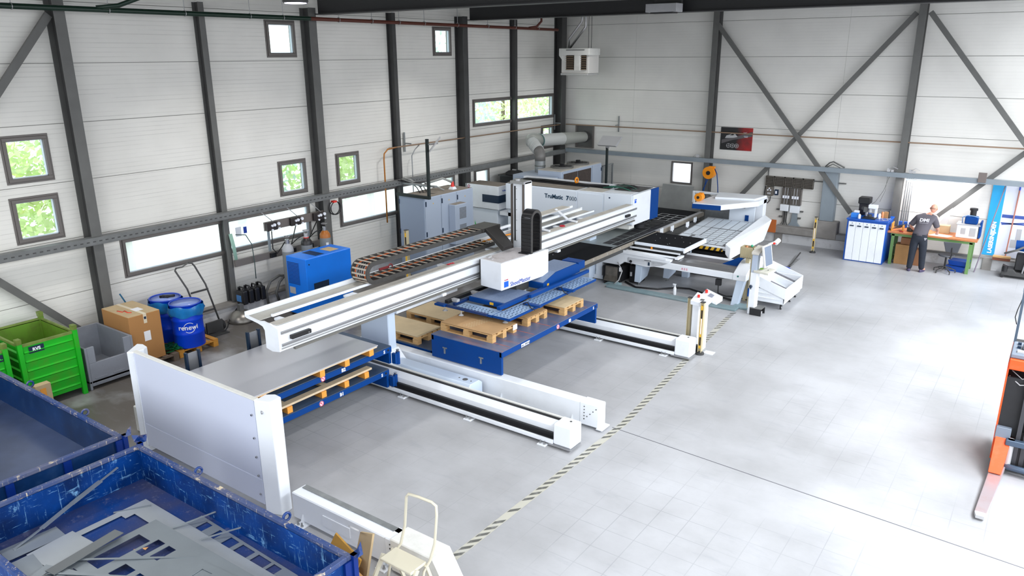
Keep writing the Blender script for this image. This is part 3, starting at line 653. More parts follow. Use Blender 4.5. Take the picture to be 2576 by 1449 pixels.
for ya, ln in ((6.24, .34), (16.2, .2)):
    q_ = part('stop_block', MB().box(-8.31, ya, 1.54, -8.25, ya+ln, 1.6), black, G, .006)
    part('stop_screw', MB().cyl((-8.25, ya+ln-.05, 1.565), (-8.245, ya+ln-.05, 1.565), .01, n=8), chrome, q_)
# rear tray
part('tray_floor', MB().box(-9.03, y0, 1.765, -8.74, 15.4, 1.775), M('tray_dusty', (188, 186, 178), .6, dirt=.4, dcol=(150, 146, 138), ds=3), G)
part('tray_back', MB().box(-9.05, y0-.01, 1.765, -9.03, 15.4, 1.845), white, G)
part('tray_lip', MB().box(-8.74, y0+.2, 1.77, -8.7, 15.4, 1.81), white, G, .004); part('tray_groove', MB().box(-8.726, y0+.22, 1.809, -8.714, 15.4, 1.812), alu, G)
for y in (6.3, 7.6, 7.7, 9.8, 11.2, 12.4, 13.6, 14.6): part('cross_web', MB().box(-8.7, y, 1.72, -8.54, y+.09, 1.755), white, G)
part('hazard_plate', MB().box(-8.7, y0+.3, 1.70, -8.56, 7.4, 1.705), alu, G) if False else None
# leg, arm and foot
legw = M('leg_white', (206, 220, 238), .4)
part('leg_plate', MB().prism([(-9.5, .03), (-8.78, .03), (-8.78, 1.38), (-9.42, 1.38)], 'y', 8.6, 8.78), legw, G, .012)
part('leg_arm', MB().box(-8.86, 8.78, 1.1, -8.74, 10.4, 1.22).box(-8.96, 8.78, 1.1, -8.86, 10.4, 1.13), white, G, .006)
part('foot_beam', MB().prism([(8.5, .03), (8.86, .03), (8.86, .27), (8.78, .33), (8.56, .33), (8.5, .27)], 'x', -9.5, -6.98), legw, G, .008)
part('foot_flare', MB().hexa([(-8.86, 8.44, .2), (-8.6, 8.44, .2), (-8.6, 8.88, .2), (-8.86, 8.88, .2)], [(-8.82, 8.56, .5), (-8.76, 8.56, .5), (-8.76, 8.8, .5), (-8.82, 8.8, .5)]), white, G)
h = MB().cyl((-7.18, 8.67, .33), (-7.18, 8.67, .334), .045, n=16).cyl((-7.3, 8.67, .33), (-7.3, 8.67, .334), .014, n=8).cyl((-7.06, 8.67, .33), (-7.06, 8.67, .334), .014, n=8)
part('foot_opening', h, steelgrey, G, kind='stuff')
part('far_leg', MB().box(-9.3, 15.6, .03, -8.9, 15.9, 1.38), legw, G, .01)
part('cable_clip', MB().box(-8.5, 9.42, 1.33, -8.25, 9.52, 1.38), white, G, .004)
part('cable_clip', MB().box(-8.5, 13.1, 1.33, -8.25, 13.22, 1.38), white, G, .004)
# brackets on the beam top
for yy in (13.0, 14.1):
    part('bracket', MB().bar((-8.95, yy, 2.02), (-8.62, yy, 1.82), .08, .02).bar((-8.62, yy, 1.82), (-8.4, yy+.02, 1.79), .07, .03), white, G, .003)
part('strut_tray', MB().box(-9.1, 12.7, 1.98, -8.88, 14.6, 2.0), dustywhite, G); part('long_lip', MB().box(-8.86, 12.3, 1.86, -8.82, 15.0, 1.91), white, G); part('long_lip', MB().box(-9.02, 12.0, 1.92, -8.99, 14.9, 1.97), white, G)
# energy chain (lying): loop near y=8.1
EC = thing('energy_chain', 'long dark cable chain with orange cables looping on top of the gantry beam', 'cable chain', (-8.85, 9.8, 1.78))
xa, xb = -9.0, -8.66; R = .155; zc = 1.965; yl = 8.25
def chain_pts(r):
    pts = [(11.45-k*.08, zc-r) for k in range(int((11.45-yl)/.08))]
    pts += [(yl-r*math.sin(a), zc-r*math.cos(a)) for a in [PI*i/14 for i in range(15)]]
    pts += [(yl+k*.08, zc+r) for k in range(1, int((11.2-yl)/.08)+1)]
    return pts
cp = chain_pts(R)
for x in (xa, xb):
    m_ = MB(); A = chain_pts(R+.035); B_ = chain_pts(R-.035); n = len(A)
    vs = [(x-.012, a[0], a[1]) for a in A]+[(x-.012, a[0], a[1]) for a in B_]+[(x+.012, a[0], a[1]) for a in A]+[(x+.012, a[0], a[1]) for a in B_]
    fs = []
    for i in range(n-1):
        fs += [(i, i+1, n+i+1, n+i), (2*n+i+1, 2*n+i, 3*n+i, 3*n+i+1), (i+1, i, 2*n+i, 2*n+i+1), (n+i, n+i+1, 3*n+i+1, 3*n+i)]
    m_.add(vs, fs); part('chain_side', m_, chainm, EC)
slatm = M('chain_slat', (176, 168, 156), .5)
L_ = 0; last = None; sl_me = None
acc = 0
for i, (p, q2) in enumerate(zip(cp, cp[1:])):
    if i % 2 == 0:
        d = Vector((0, q2[0]-p[0], q2[1]-p[1])).normalized(); nrm = Vector((0, d.z, -d.y))
        outer = Vector((0, p[0], p[1]))
        lower = i < int((11.45-yl)/.08)
        off_ = nrm*(-.03) if not lower else nrm*(.03)
        # visible slats: outside on the loop and upper run, inside on the lower run
        c = Vector(((xa+xb)/2, p[0], p[1])); rad = Vector((0, p[0]-yl, p[1]-zc)) if abs(p[0]-yl) < R else Vector((0, 0, p[1]-zc))
        rad = Vector((0, 0, 1)) if lower else (Vector((0, 0, 1)) if p[0] > yl and p[1] > zc else Vector((0, p[0]-yl, p[1]-zc)).normalized())
        c = c+rad*.03
        a = Vector(((xb-xa)/2-.012, 0, 0)); w = d*.014; h_ = rad*.005
        part('slat', MB().hexa((c-a-w-h_, c+a-w-h_, c+a+w-h_, c-a+w-h_), (c-a-w+h_, c+a-w+h_, c+a+w+h_, c-a+w+h_)), slatm, EC)
for k, (xo, mm) in enumerate(((.06, M('cable_orange', (206, 96, 36), .5)), (.12, black), (.17, black), (.22, black), (.27, bpy.data.materials['cable_orange']))):
    part('cable', MB().tube([(xa+xo, p[0], p[1]) for p in cp[::2]+[cp[-1]]], .011, 6), mm, EC)
part('loose_cable', MB().tube([(-8.9, 11.3, 1.82), (-8.86, 11.8, 1.84), (-8.8, 12.4, 1.82), (-8.78, 13.0, 1.82)], .016), orange, EC)
part('support_rail', MB().box(-9.04, 9.3, 2.02, -9.02, 11.3, 2.12), steelgrey, EC)
# connecting arm between chain and carriage
o = EC
part('arm_flat', MB().box(-9.02, 11.05, 2.09, -8.62, 11.6, 2.17), M('arm_black', (52, 50, 49), .5), o, .006)
part('arm_slope', MB().hexa([(-8.62, 11.12, 2.09), (-8.14, 11.0, 1.815), (-8.14, 11.3, 1.815), (-8.62, 11.5, 2.09)], [(-8.62, 11.12, 2.17), (-8.1, 11.0, 1.9), (-8.1, 11.3, 1.9), (-8.62, 11.5, 2.17)]), bpy.data.materials['arm_black'], o, .006)
# ---------------------------------------------------------------- loader head
H = thing('loader_head', 'white lettered loader head with its mast and blue suction frame, riding on the gantry beam', 'loader head', (-7.9, 11.1, 1.3))
A_, B_, C_ = (-7.67, 10.33), (-7.62, 11.5), (-8.2, 10.4)
hp = [(-8.19, 10.4), (-7.67, 10.33), (-7.57, 11.7), (-8.19, 11.52)]
part('head_box', MB().prism(hp, 'z', 1.3, 1.8), white, H, .012, seg=2)
part('dusty_top', MB().prism([(-8.16, 10.43), (-7.7, 10.38), (-7.63, 11.48), (-8.16, 11.48)], 'z', 1.8, 1.803), M('head_top', (205, 200, 202), .5, dirt=.7, dcol=(160, 150, 150), ds=6), H)
fx = Vector((.10, 1.37, 0)).normalized(); fn = Vector((1.37, -.10, 0)).normalized()
def hf(s_, z, d=.004): return Vector((-7.67, 10.33, 0))+fx*s_+fn*d+Vector((0, 0, z))
lm = MB(); a = hf(.07, 1.36); b = hf(.19, 1.36); lm.hexa([hf(.07, 1.345, .001), hf(.19, 1.345, .001), hf(.19, 1.345, .005), hf(.07, 1.345, .005)], [hf(.07, 1.45, .001), hf(.19, 1.45, .001), hf(.19, 1.45, .005), hf(.07, 1.45, .005)])
part('logo_square', lm, logob, H)
text('TRUMPF', .03, M('letter_red', (200, 60, 80), .5), H, hf(.13, 1.475, .003), fx, (0, 0, 1))
text('SheetMaster', .115, txtbl, H, hf(.24, 1.365, .003), fx, (0, 0, 1), align='LEFT')
part('beam_shoe', MB().box(-8.29, 10.5, 1.38, -8.19, 11.45, 1.75), steeldk, H)
part('cable_gland', MB().box(-8.14, 10.5, 1.803, -8.08, 10.6, 1.83).box(-8.02, 10.46, 1.803, -7.97, 10.5, 1.82), silver, H, kind='stuff')
# mast
mx0, mx1, my0, my1 = -8.27, -8.0, 11.56, 11.7
mx0, mx1 = -8.33, -8.02; my0, my1 = 11.54, 11.8
MO = (0, 0)
MS = part('lift_mast', MB().box(mx0+.03, my0+.03, 1.4, mx1, my1, 3.03), white, H, .006)
part('guide_rail', MB().box(mx0, my0, 1.4, mx0+.035, my0+.06, 2.98), M('rail_brown', (96, 88, 84), .4, .4), MS); part('guide_rail', MB().box(mx1-.045, my0+.0, 1.4, mx1-.015, my0+.03, 3.0), bpy.data.materials['rail_brown'], MS)
part('slot', MB().box(mx0+.065, my0+.022, 1.9, mx0+.095, my0+.031, 2.95), black, MS)
part('top_bracket', MB().box(mx0, my0-.02, 3.0, mx1, my1-.02, 3.05), alu, MS); part('top_cap', MB().cyl((mx0+.1, my0+.08, 3.05), (mx0+.1, my0+.08, 3.08), .06, n=12), alu, MS)
bb = MB()
for z in (1.9, 2.1, 2.3, 2.5, 2.7, 2.9): bb.cyl((mx0+.115, my0+.03, z), (mx0+.115, my0+.022, z), .006, n=6)
part('screw', bb, steeldk, MS, kind='stuff')
# vertical chain loop
VC = part('chain_loop', MB().box(-7.85, 11.1, 1.8, -7.65, 11.5, 1.82), black, H)
def arch(r, n=12):
    yc_, zc_ = 11.36, 2.42
    return [(yc_-r, 1.8+k*(zc_-1.8)/9) for k in range(10)]+[(yc_-r*math.cos(PI*i/n), zc_+r*math.sin(PI*i/n)) for i in range(1, n)]+[(yc_+r, zc_-k*(zc_-1.82)/9) for k in range(10)]
Ao = arch(.18); Ai = arch(.115)
for i in range(len(Ao)-1):
    g_ = .1
    def lp(P, Q, t): return (P[0]+(Q[0]-P[0])*t, P[1]+(Q[1]-P[1])*t)
    a0, a1, b0, b1 = lp(Ao[i], Ao[i+1], .04), lp(Ao[i], Ao[i+1], .96), lp(Ai[i], Ai[i+1], .04), lp(Ai[i], Ai[i+1], .96)
    part('chain_link', MB().prism([a0, a1, b1, b0], 'x', -7.84, -7.62), black, VC, .004)
for x in (-7.845, -7.632):
    m_ = MB(); A2 = arch(.172); B2_ = arch(.125); n = len(A2)
    vs = [(x, a[0], a[1]) for a in A2]+[(x, a[0], a[1]) for a in B2_]+[(x+.015, a[0], a[1]) for a in A2]+[(x+.015, a[0], a[1]) for a in B2_]
    fs = []
    for i in range(n-1): fs += [(i, i+1, n+i+1, n+i), (2*n+i+1, 2*n+i, 3*n+i, 3*n+i+1), (i+1, i, 2*n+i, 2*n+i+1), (n+i, n+i+1, 3*n+i+1, 3*n+i)]
    m_.add(vs, fs); part('chain_side', m_, chainm, VC)
# ---------------------------------------------------------------- suction frame
SF = part('suction_frame', MB().box(-8.26, 10.13, 1.06, -7.45, 10.98, 1.15), blue, H, .008)
perf = M('perforated_grey', (150, 176, 208), .5, dirt=.45, dcol=(40, 90, 140), ds=5)
def perf_plate(x0, y0_, x1, y1_, z, sx, sy, par=SF, hs=.036):
    hl = []; nx = int((x1-x0-.03)/sx); ny = int((y1_-y0_-.03)/sy)
    for i in range(nx):
        for j in range(ny):
            X = x0+.03+sx*i+(0 if j % 2 == 0 else sx*.3); Y = y0_+.03+sy*j
            if X+hs < x1-.01: hl.append((X, X+hs, Y, Y+hs))
    m_ = MB()
    for c in cells(x0, y0_, x1, y1_, hl): m_.box(c[0], c[1], z, c[2], c[3], z+.006)
    p = part('perforated_plate', m_, perf, par); part('plate_backing', MB().box(x0, y0_, z-.035, x1, y1_, z-.02), bluedk, par)
    part('plate_edge', MB().box(x1, y0_, z-.035, x1+.012, y1_, z+.008).box(x0, y0_-.012, z-.035, x1, y0_, z+.006), blue, par)
perf_plate(-7.4, 9.72, -7.06, 12.62, 1.07, .072, .07)
perf_plate(-8.24, 9.72, -7.42, 10.02, 1.065, .072, .07)
part('dusty_plate', MB().box(-8.24, 10.16, 1.15, -7.47, 10.95, 1.165), M('dusty_blue_top', (120, 136, 164), .6, var=.1, vs=30), SF)
part('side_profile', MB().box(-7.46, 9.9, 1.11, -7.38, 12.3, 1.17), blue, SF, .006); part('side_profile', MB().box(-7.34, 10.7, 1.14, -7.28, 12.75, 1.2), blue, SF, .006)
part('rear_profile', MB().box(-8.5, 9.75, 1.08, -8.42, 11.8, 1.14), black, SF, .004); part('rear_profile', MB().box(-8.36, 9.8, 1.05, -8.3, 12.0, 1.1), bluedk, SF, .004)
part('front_profile', MB().box(-8.5, 9.66, 1.05, -7.5, 9.71, 1.09), bluedk, SF)
part('far_hood', MB().prism([(11.3, 1.12), (11.3, 1.24), (11.75, 1.36), (12.5, 1.36), (12.62, 1.3), (12.62, 1.16)], 'x', -7.98, -7.42), blue, SF, .006)
part('hood_top', MB().prism([(11.32, 1.246), (11.75, 1.362), (12.5, 1.362), (12.5, 1.366), (11.75, 1.368), (11.32, 1.252)], 'x', -7.96, -7.44), bpy.data.materials['dusty_blue_top'], SF)
part('far_block', MB().box(-7.9, 12.7, 1.16, -7.5, 12.95, 1.32), blue, SF, .008)
part('yellow_label', MB().box(-7.78, 10.122, 1.085, -7.7, 10.129, 1.13), yellow, SF); part('yellow_label', MB().box(-7.419, 11.42, 1.16, -7.414, 11.48, 1.21), yellow, SF)
for y in (10.45, 11.55):
    q_ = part('side_arm', MB().box(-7.3, y, 1.09, -6.93, y+.09, 1.12), blue, SF, .005)
    part('hose', MB().tube([(-7.25, y-.06, 1.12), (-7.14, y-.08, 1.18), (-7.06, y-.1, 1.1), (-7.0, y-.06, 1.06)], .01), black, SF)
for x, y in ((-8.05, 9.66), (-7.2, 9.8), (-7.2, 10.6), (-7.2, 11.5), (-7.2, 12.4), (-8.45, 9.7)):
    part('suction_cup', MB().lathe([(.008, .08), (.008, .03), (.02, .028), (.05, .0)], (x, y, .965), 14), silver, SF)
part('end_lug', MB().box(-8.62, 9.6, 1.06, -8.4, 9.7, 1.1), blue, SF, .006)
part('hanger', MB().box(-8.0, 10.9, 1.1, -7.75, 11.3, 1.3), steeldk, SF)
for y in (9.85, 10.4, 11.0): part('valve', MB().box(-8.44, y, 1.1, -8.3, y+.08, 1.15), silver, SF, .004)
# red pliers and lock bits on the beam
o = single('pliers', MB().tube([(-8.47, 9.8, 1.785), (-8.44, 9.87, 1.79), (-8.46, 9.96, 1.785)], .008).tube([(-8.43, 9.82, 1.785), (-8.46, 9.88, 1.79), (-8.42, 9.95, 1.785)], .008), M('tool_red', (190, 20, 44), .4), 'red pliers lying on the gantry beam top left of the loader head', 'tool')
single('red_lock', MB().ring((-8.47, 13.62, 1.785), .05, .013, 'z', 14, 6), bpy.data.materials['tool_red'], 'red ring lying on the gantry beam top right of the mast', 'tool')
o = thing('red_clamp', 'dark red clamp on the tray inside the cable chain loop', 'clamp', (-8.95, 9.0, 1.83))
part('clamp_ring', MB().ring((-9.0, 8.95, 1.86), .045, .012, 'x', 14, 6), M('dark_red', (120, 30, 36), .5), o); part('clamp_body', MB().box(-9.03, 8.7, 1.845, -9.0, 8.9, 1.88), bpy.data.materials['dark_red'], o)
# ---------------------------------------------------------------- punching machine body
PM = thing('punching_machine', 'big white punching machine with a long lettered arm over the black tables', 'machine', (-11, 17.3, 0))
armw = M('machine_white', (232, 240, 250), .38)
part('arm_body', MB().prism([(-12.3, 1.22), (-8.95, 1.22), (-8.42, 1.22), (-8.42, 1.98), (-10.0, 1.95), (-12.3, 1.93)], 'y', 16.8, 18.2), armw, PM, .012)
part('arm_end_cover', MB().box(-8.42, 16.8, 1.22, -8.405, 17.78, 1.98), white, PM); part('blue_end_cover', MB().box(-8.43, 17.78, 1.2, -8.39, 18.23, 1.99), blue, PM, .006)
part('side_panel', MB().box(-9.98, 16.785, 1.24, -9.25, 16.8, 1.9), armw, PM, .004); part('side_panel', MB().box(-9.2, 16.775, 1.24, -8.43, 16.8, 1.96), armw, PM, .004)
part('side_panel', MB().box(-12.25, 16.785, 1.24, -10.02, 16.8, 1.92), armw, PM, .004)
part('dusty_top', MB().prism([(-12.27, 16.82), (-10.05, 16.82), (-10.05, 17.3), (-12.27, 17.3)], 'z', 1.952, 1.957), dust, PM)
part('top_cover', MB().box(-9.95, 16.84, 1.955, -9.3, 17.35, 1.965), dustywhite, PM); part('top_cover', MB().box(-9.15, 16.86, 1.975, -8.5, 17.2, 1.985), white, PM)
part('cable_channel', MB().box(-12.2, 17.35, 1.95, -9.4, 17.6, 1.99), black, PM); part('channel_rim', MB().box(-12.25, 17.6, 1.95, -9.0, 17.75, 2.03), white, PM)
part('open_bay', MB().box(-9.2, 17.3, 1.96, -8.5, 18.1, 1.985), steeldk, PM)
for k in range(9):
    a = random.random()*.3; yy = 17.35+.06*k
    part('hose', MB().tube([(-9.6+a, yy, 1.99), (-9.3+a*.6, yy+.05, 2.02+.02*random.random()), (-9.0+a*.4, yy+.02, 2.03), (-8.75, yy+random.uniform(-.05, .1), 1.98)], .013), black if k % 3 else M('green_hose', (40, 110, 90), .5), PM)
for k in range(5):
    part('long_cable', MB().tube([(-12.1, 17.38+.04*k, 2.0), (-11.5, 17.4+.04*k, 2.01), (-10.2, 17.38+.04*k, 2.0), (-9.5, 17.4+.04*k, 2.02)], .014), black, PM)
part('orange_ring', MB().ring((-10.45, 17.5, 2.08), .07, .024, 'x', 14, 6), orange, PM)
part('lower_body', MB().box(-12.3, 16.9, 0, -11.2, 18.1, 1.22), armw, PM, .01)
part('tool_turret', MB().cyl((-8.55, 17.5, 1.03), (-8.55, 17.5, 1.13), .13, n=16).cyl((-8.55, 17.5, 1.13), (-8.55, 17.5, 1.24), .09, n=16), blackm, PM)
part('turret_hose', MB().tube([(-8.5, 17.6, 1.1), (-8.42, 17.75, 1.16), (-8.45, 17.7, 1.24)], .015).tube([(-8.5, 17.4, 1.1), (-8.4, 17.5, 1.18), (-8.45, 17.6, 1.24)], .012), black, PM)
part('under_box', MB().box(-8.95, 16.82, 1.1, -8.5, 17.1, 1.22), whiteW, PM, .006)
text('TruMatic', .155, txtdk, PM, (-11.0, 16.78, 1.72), (1, 0, 0), (0, 0, 1), align='LEFT', bold=.004)
text('7', .155, txtdk, PM, (-10.33, 16.78, 1.72), (1, 0, 0), (0, 0, 1), align='LEFT', bold=.006)
text('000', .155, txtdk, PM, (-10.24, 16.78, 1.72), (1, 0, 0), (0, 0, 1), align='LEFT', bold=-.002)
part('logo_square', MB().box(-8.404, 16.88, 1.77, -8.401, 16.97, 1.83), logob, PM); text('TRUMPF', .035, logob, PM, (-8.4, 16.925, 1.85), (0, 1, 0), (0, 0, 1))
part('round_cap', MB().cyl((-9.05, 16.776, 1.86), (-9.05, 16.765, 1.86), .02, n=10), navy, PM)
# laser unit
LU = thing('laser_unit', 'white laser housing with a dark stripe round its corner, left of the lettered arm', 'machine', (-13.1, 17.1, 0))
part('upper_housing', MB().box(-13.75, 16.84, 1.14, -12.58, 17.5, 1.8), white, LU, .01); part('dusty_top', MB().box(-13.73, 16.86, 1.8, -12.6, 17.48, 1.804), dust, LU)
part('dark_stripe', MB().box(-13.14, 16.83, 1.33, -12.57, 17.48, 1.545), navy, LU); part('lower_housing', MB().box(-13.68, 16.9, 0, -12.66, 17.45, 1.13), armw, LU, .01)
part('shadow_gap', MB().box(-13.7, 16.88, 1.125, -12.63, 17.46, 1.145), steeldk, LU)
part('wing_housing', MB().box(-12.58, 16.9, 1.0, -12.0, 17.3, 1.1), white, LU)
text('TruFlow', .06, txtbl, LU, (-12.575, 17.12, 1.66), (0, 1, 0), (0, 0, 1)); text('4000', .06, silver, LU, (-12.575, 17.36, 1.66), (0, 1, 0), (0, 0, 1))
# control cabinet
CB = thing('control_cabinet', 'tall blue-grey control cabinet with a dusty top and a black lamp post', 'cabinet', (-12.7, 14.4, 0))
part('cabinet_body', MB().box(-13.18, 13.53, 0, -12.34, 15.4, 2.0), cabgrey, CB, .006); part('dusty_top', MB().box(-13.17, 13.55, 2.0, -12.35, 15.39, 2.004), dust, CB)
for a, b_ in ((13.54, 14.12), (14.135, 14.72), (14.735, 15.39)):
    d_ = part('door', MB().box(-12.34, a, .05, -12.325, b_, 1.985), cabgrey, CB, .003)
    for z in (1.85, 1.1, .4): part('hinge', MB().box(-12.325, a+.005, z-.06, -12.31, a+.035, z+.06), navy, d_)
    part('warning_mark', MB().add([(-12.322, (a+b_)/2-.02, 1.82), (-12.322, (a+b_)/2+.02, 1.82), (-12.322, (a+b_)/2, 1.86)], [(0, 1, 2)]), yellow, d_)
part('side_panel', MB().box(-13.16, 13.515, .05, -12.36, 13.53, 1.985), M('cabinet_side', (148, 162, 184), .42), CB)
for z in (1.85, 1.1): part('hinge', MB().box(-13.175, 13.5, z-.06, -13.15, 13.515, z+.06), navy, CB)
cu = part('cooling_unit', MB().box(-12.325, 14.4, .7, -12.1, 14.86, 1.72), cabgrey, CB, .012)
part('unit_top', MB().box(-12.32, 14.41, 1.72, -12.11, 14.85, 1.724), dust, cu)
for z0 in (1.35, .92):
    g_ = MB()
    for k in range(9): g_.box(-12.1, 14.56, z0+k*.032, -12.094, 14.82, z0+k*.032+.016)
    part('louvre', g_, steelgrey, cu, kind='stuff')
part('green_tag', MB().add([(-12.3, 15.42, 1.15), (-12.3, 15.5, .95), (-12.3, 15.42, .95)], [(0, 1, 2)]), M('green_paint', (30, 160, 70), .5), CB)
part('top_rail', MB().box(-13.2, 13.46, 2.0, -12.12, 13.53, 2.07), M('lamp_black', (28, 38, 38), .45), CB)
part('lamp_post', MB().box(-12.24, 13.53, 2.02, -12.18, 13.59, 3.42), bpy.data.materials['lamp_black'], CB)
lh = part('lamp_head', MB().bar((-12.2, 13.62, 3.12), (-12.0, 13.8, 3.46), .3, .025, (.75, .66, -.8)), silver, CB)
part('lamp_bracket', MB().box(-12.18, 13.56, 3.28, -12.12, 13.85, 3.31), alu, CB)
part('cable_gland', MB().hexa([(-12.7, 14.85, 2.0), (-12.54, 14.85, 2.0), (-12.54, 15.01, 2.0), (-12.7, 15.01, 2.0)], [(-12.67, 14.88, 2.07), (-12.57, 14.88, 2.07), (-12.57, 14.98, 2.07), (-12.67, 14.98, 2.07)]), white, CB)
part('red_lamp', MB().cyl((-12.62, 14.93, 2.07), (-12.62, 14.93, 2.2), .05, .03, n=10), red, CB)
part('cable_bundle', MB().tube([(-12.62, 14.93, 2.18), (-12.75, 14.7, 2.3), (-13.0, 14.45, 2.2), (-13.2, 14.35, 2.1), (-13.5, 14.3, 2.25), (-13.65, 14.2, 2.28)], .03).tube([(-12.62, 14.6, 2.02), (-12.8, 14.5, 2.12), (-13.2, 14.3, 2.15), (-13.6, 14.1, 2.28)], .02), M('pale_cable', (150, 152, 150), .5), CB)
for k in range(4): part('cable', MB().tube([(-12.9, 14.0+.12*k, 2.01), (-13.1, 14.1+.1*k, 2.12+.03*k), (-13.4, 14.2, 2.2), (-13.6, 14.25-.1*k, 2.27)], .012), black, CB)
part('eye_bolt', MB().ring((-12.4, 15.32, 2.05), .035, .01, 'x', 12, 5), M('dark_pink', (150, 60, 80), .5), CB)
single('cable_tray', MB().box(-13.62, 14.1, 2.16, -12.5, 14.2, 2.2), galv, 'short galvanised tray bridging from the wall rail to the grey cabinet', 'tray')
# chiller
CH = thing('chiller', 'blue-grey chiller with two top fans and a brown filter grille in the far corner', 'chiller', (-12.2, 19.5, 0))
part('chiller_body', MB().box(-12.2, 18.24, 0, -11.4, 20.54, 2.13), cabgrey, CH, .01); part('top_frame', MB().box(-12.2, 18.24, 2.13, -11.4, 20.54, 2.145), dustywhite, CH)
part('grille_frame', MB().box(-11.4, 18.3, 1.3, -11.385, 19.92, 2.1), cabgrey, CH)
for a, b_ in ((18.34, 19.1), (19.13, 19.88)): part('filter_grille', MB().box(-11.385, a, 1.34, -11.375, b_, 2.06), M('filter_brown', (72, 62, 58), .8, var=.2, vs=20), CH)
part('side_door', MB().box(-11.4, 19.97, .1, -11.385, 20.52, 2.1), cabgrey, CH)
for z in (1.95, 1.35): part('hinge', MB().box(-11.385, 20.49, z-.05, -11.37, 20.52, z+.05), navy, CH)
part('dusty_top', MB().box(-12.16, 18.28, 2.145, -11.5, 20.5, 2.15), M('dusty_white_b', (170, 166, 160), .7), CH)
for y in (18.95, 19.85):
    f_ = part('fan_ring', MB().lathe([(.34, 0), (.34, .05), (.31, .05), (.31, .01)], (-11.82, y, 2.15), 24), steelgrey, CH)
    bl = MB().cyl((-11.82, y, 2.16), (-11.82, y, 2.2), .1, n=14)
    for k in range(7):
        a = 2*PI*k/7; bl.bar((-11.82+.09*math.cos(a), y+.09*math.sin(a), 2.17), (-11.82+.29*math.cos(a), y+.29*math.sin(a), 2.18), .13, .012)
    part('fan_blade', bl, blackm, f_)
    part('fan_motor', MB().box(-11.87, y-.05, 2.2, -11.77, y+.05, 2.27), black, f_)
part('lower_box', MB().box(-12.9, 18.24, 0, -12.21, 19.5, 1.98).box(-12.9, 17.98, 0, -11.5, 18.23, 1.98), cabgrey, CH, .01)
ms = MB()
for k in range(12): ms.bar((-11.38, 20.6+.05*k, 1.42), (-11.38, 20.6+.05*k, 2.02), .006, .006)
for k in range(13): ms.bar((-11.38, 20.58, 1.42+.05*k), (-11.38, 21.2, 1.42+.05*k), .006, .006)
wg = thing('wire_fence', 'galvanised wire mesh panel standing right of the chiller', 'fence', (-11.38, 20.9, 0))
part('wire_mesh', ms, galv, wg, kind='stuff'); part('mesh_frame', MB().box(-11.4, 20.56, 0, -11.36, 20.6, 2.04).box(-11.4, 21.2, 0, -11.36, 21.24, 2.04).box(-11.4, 20.56, 2.02, -11.36, 21.24, 2.05).box(-11.4, 20.56, 1.38, -11.36, 21.24, 1.41), galv, wg)
fb = thing('roof_fan', 'black extractor fan on a dark box left of the chiller', 'fan', (-13.3, 18.6, 0))
part('fan_box', MB().box(-13.68, 18.4, 0, -12.98, 19.0, 1.82), blackm, fb, .008); part('fan_rim', MB().box(-13.72, 18.36, 1.82, -12.96, 19.04, 1.86), black, fb)
part('fan_housing', MB().lathe([(.27, 0), (.28, .05), (.2, .1), (.1, .12)], (-13.33, 18.68, 1.86), 20), blackm, fb); part('fan_handle', MB().box(-13.4, 18.65, 1.97, -13.28, 18.71, 2.01), silver, fb)
# second lamp post behind the chiller
o = thing('work_lamp', 'rectangular reflector lamp on a black post behind the chiller', 'lamp', (-11.55, 20.75, 0))
part('post', MB().box(-11.33, 20.66, 0, -11.27, 20.72, 2.58), bpy.data.materials['lamp_black'], o)
part('reflector', MB().hexa([(-11.6, 20.6, 2.66), (-10.98, 20.6, 2.66), (-10.98, 20.68, 2.62), (-11.6, 20.68, 2.62)], [(-11.58, 20.9, 2.92), (-10.92, 20.9, 2.92), (-10.92, 20.94, 2.88), (-11.58, 20.94, 2.88)]), silver, o, .004)
part('mount', MB().box(-11.34, 20.66, 2.56, -11.26, 20.74, 2.66), alu, o)
# exhaust duct
D = thing('exhaust_duct', 'fat grey ventilation duct rising from the chiller corner and bending to the back wall', 'duct', (-12.8, 19.2, 2.15))
dg = M('duct_grey', (170, 172, 166), .5, .15); dl = M('duct_light', (196, 198, 196), .5)
part('collar', MB().cyl((-12.47, 18.77, 1.98), (-12.47, 18.77, 2.34), .155, n=24), galv, D); part('clamp_ring', MB().cyl((-12.47, 18.77, 2.16), (-12.47, 18.77, 2.19), .162, n=24), steelgrey, D)
part('lower_elbow', MB().tube([(-12.47, 18.77, 2.32), (-12.47, 18.77, 2.45), (-12.5, 18.79, 2.54), (-12.6, 18.85, 2.62)], .158, 20), M('duct_dark', (120, 118, 116), .5, .2), D)
cg = MB(); A = Vector((-12.57, 18.83, 2.6)); B_ = Vector((-12.98, 19.08, 2.82))
for k in range(9): cg.cyl(A+(B_-A)*(k/8), A+(B_-A)*(k/8+.035), .178, n=20)
cg.tube([A+(B_-A)*k/8 for k in range(9)], .168, 20)
part('corrugated_hose', cg, dl, D)
part('upper_elbow', MB().tube([(-12.95, 19.05, 2.8), (-13.04, 19.16, 2.86), (-13.08, 19.35, 2.85), (-13.05, 19.6, 2.8)], .19, 22), dg, D)
part('seam_ring', MB().cyl((-13.05, 19.56, 2.8), (-13.05, 19.6, 2.8), .205, n=22), M('teal_ring', (70, 110, 108), .5), D)
part('straight_duct', MB().cyl((-13.05, 19.6, 2.8), (-13.03, 20.9, 2.74), .19, n=24), dl, D); part('straight_duct', MB().cyl((-13.03, 20.85, 2.74), (-13.02, 22.3, 2.68), .195, .165, n=24), dg, D)
part('end_ring', MB().cyl((-13.02, 22.2, 2.69), (-13.02, 22.25, 2.69), .19, n=22), steeldk, D)
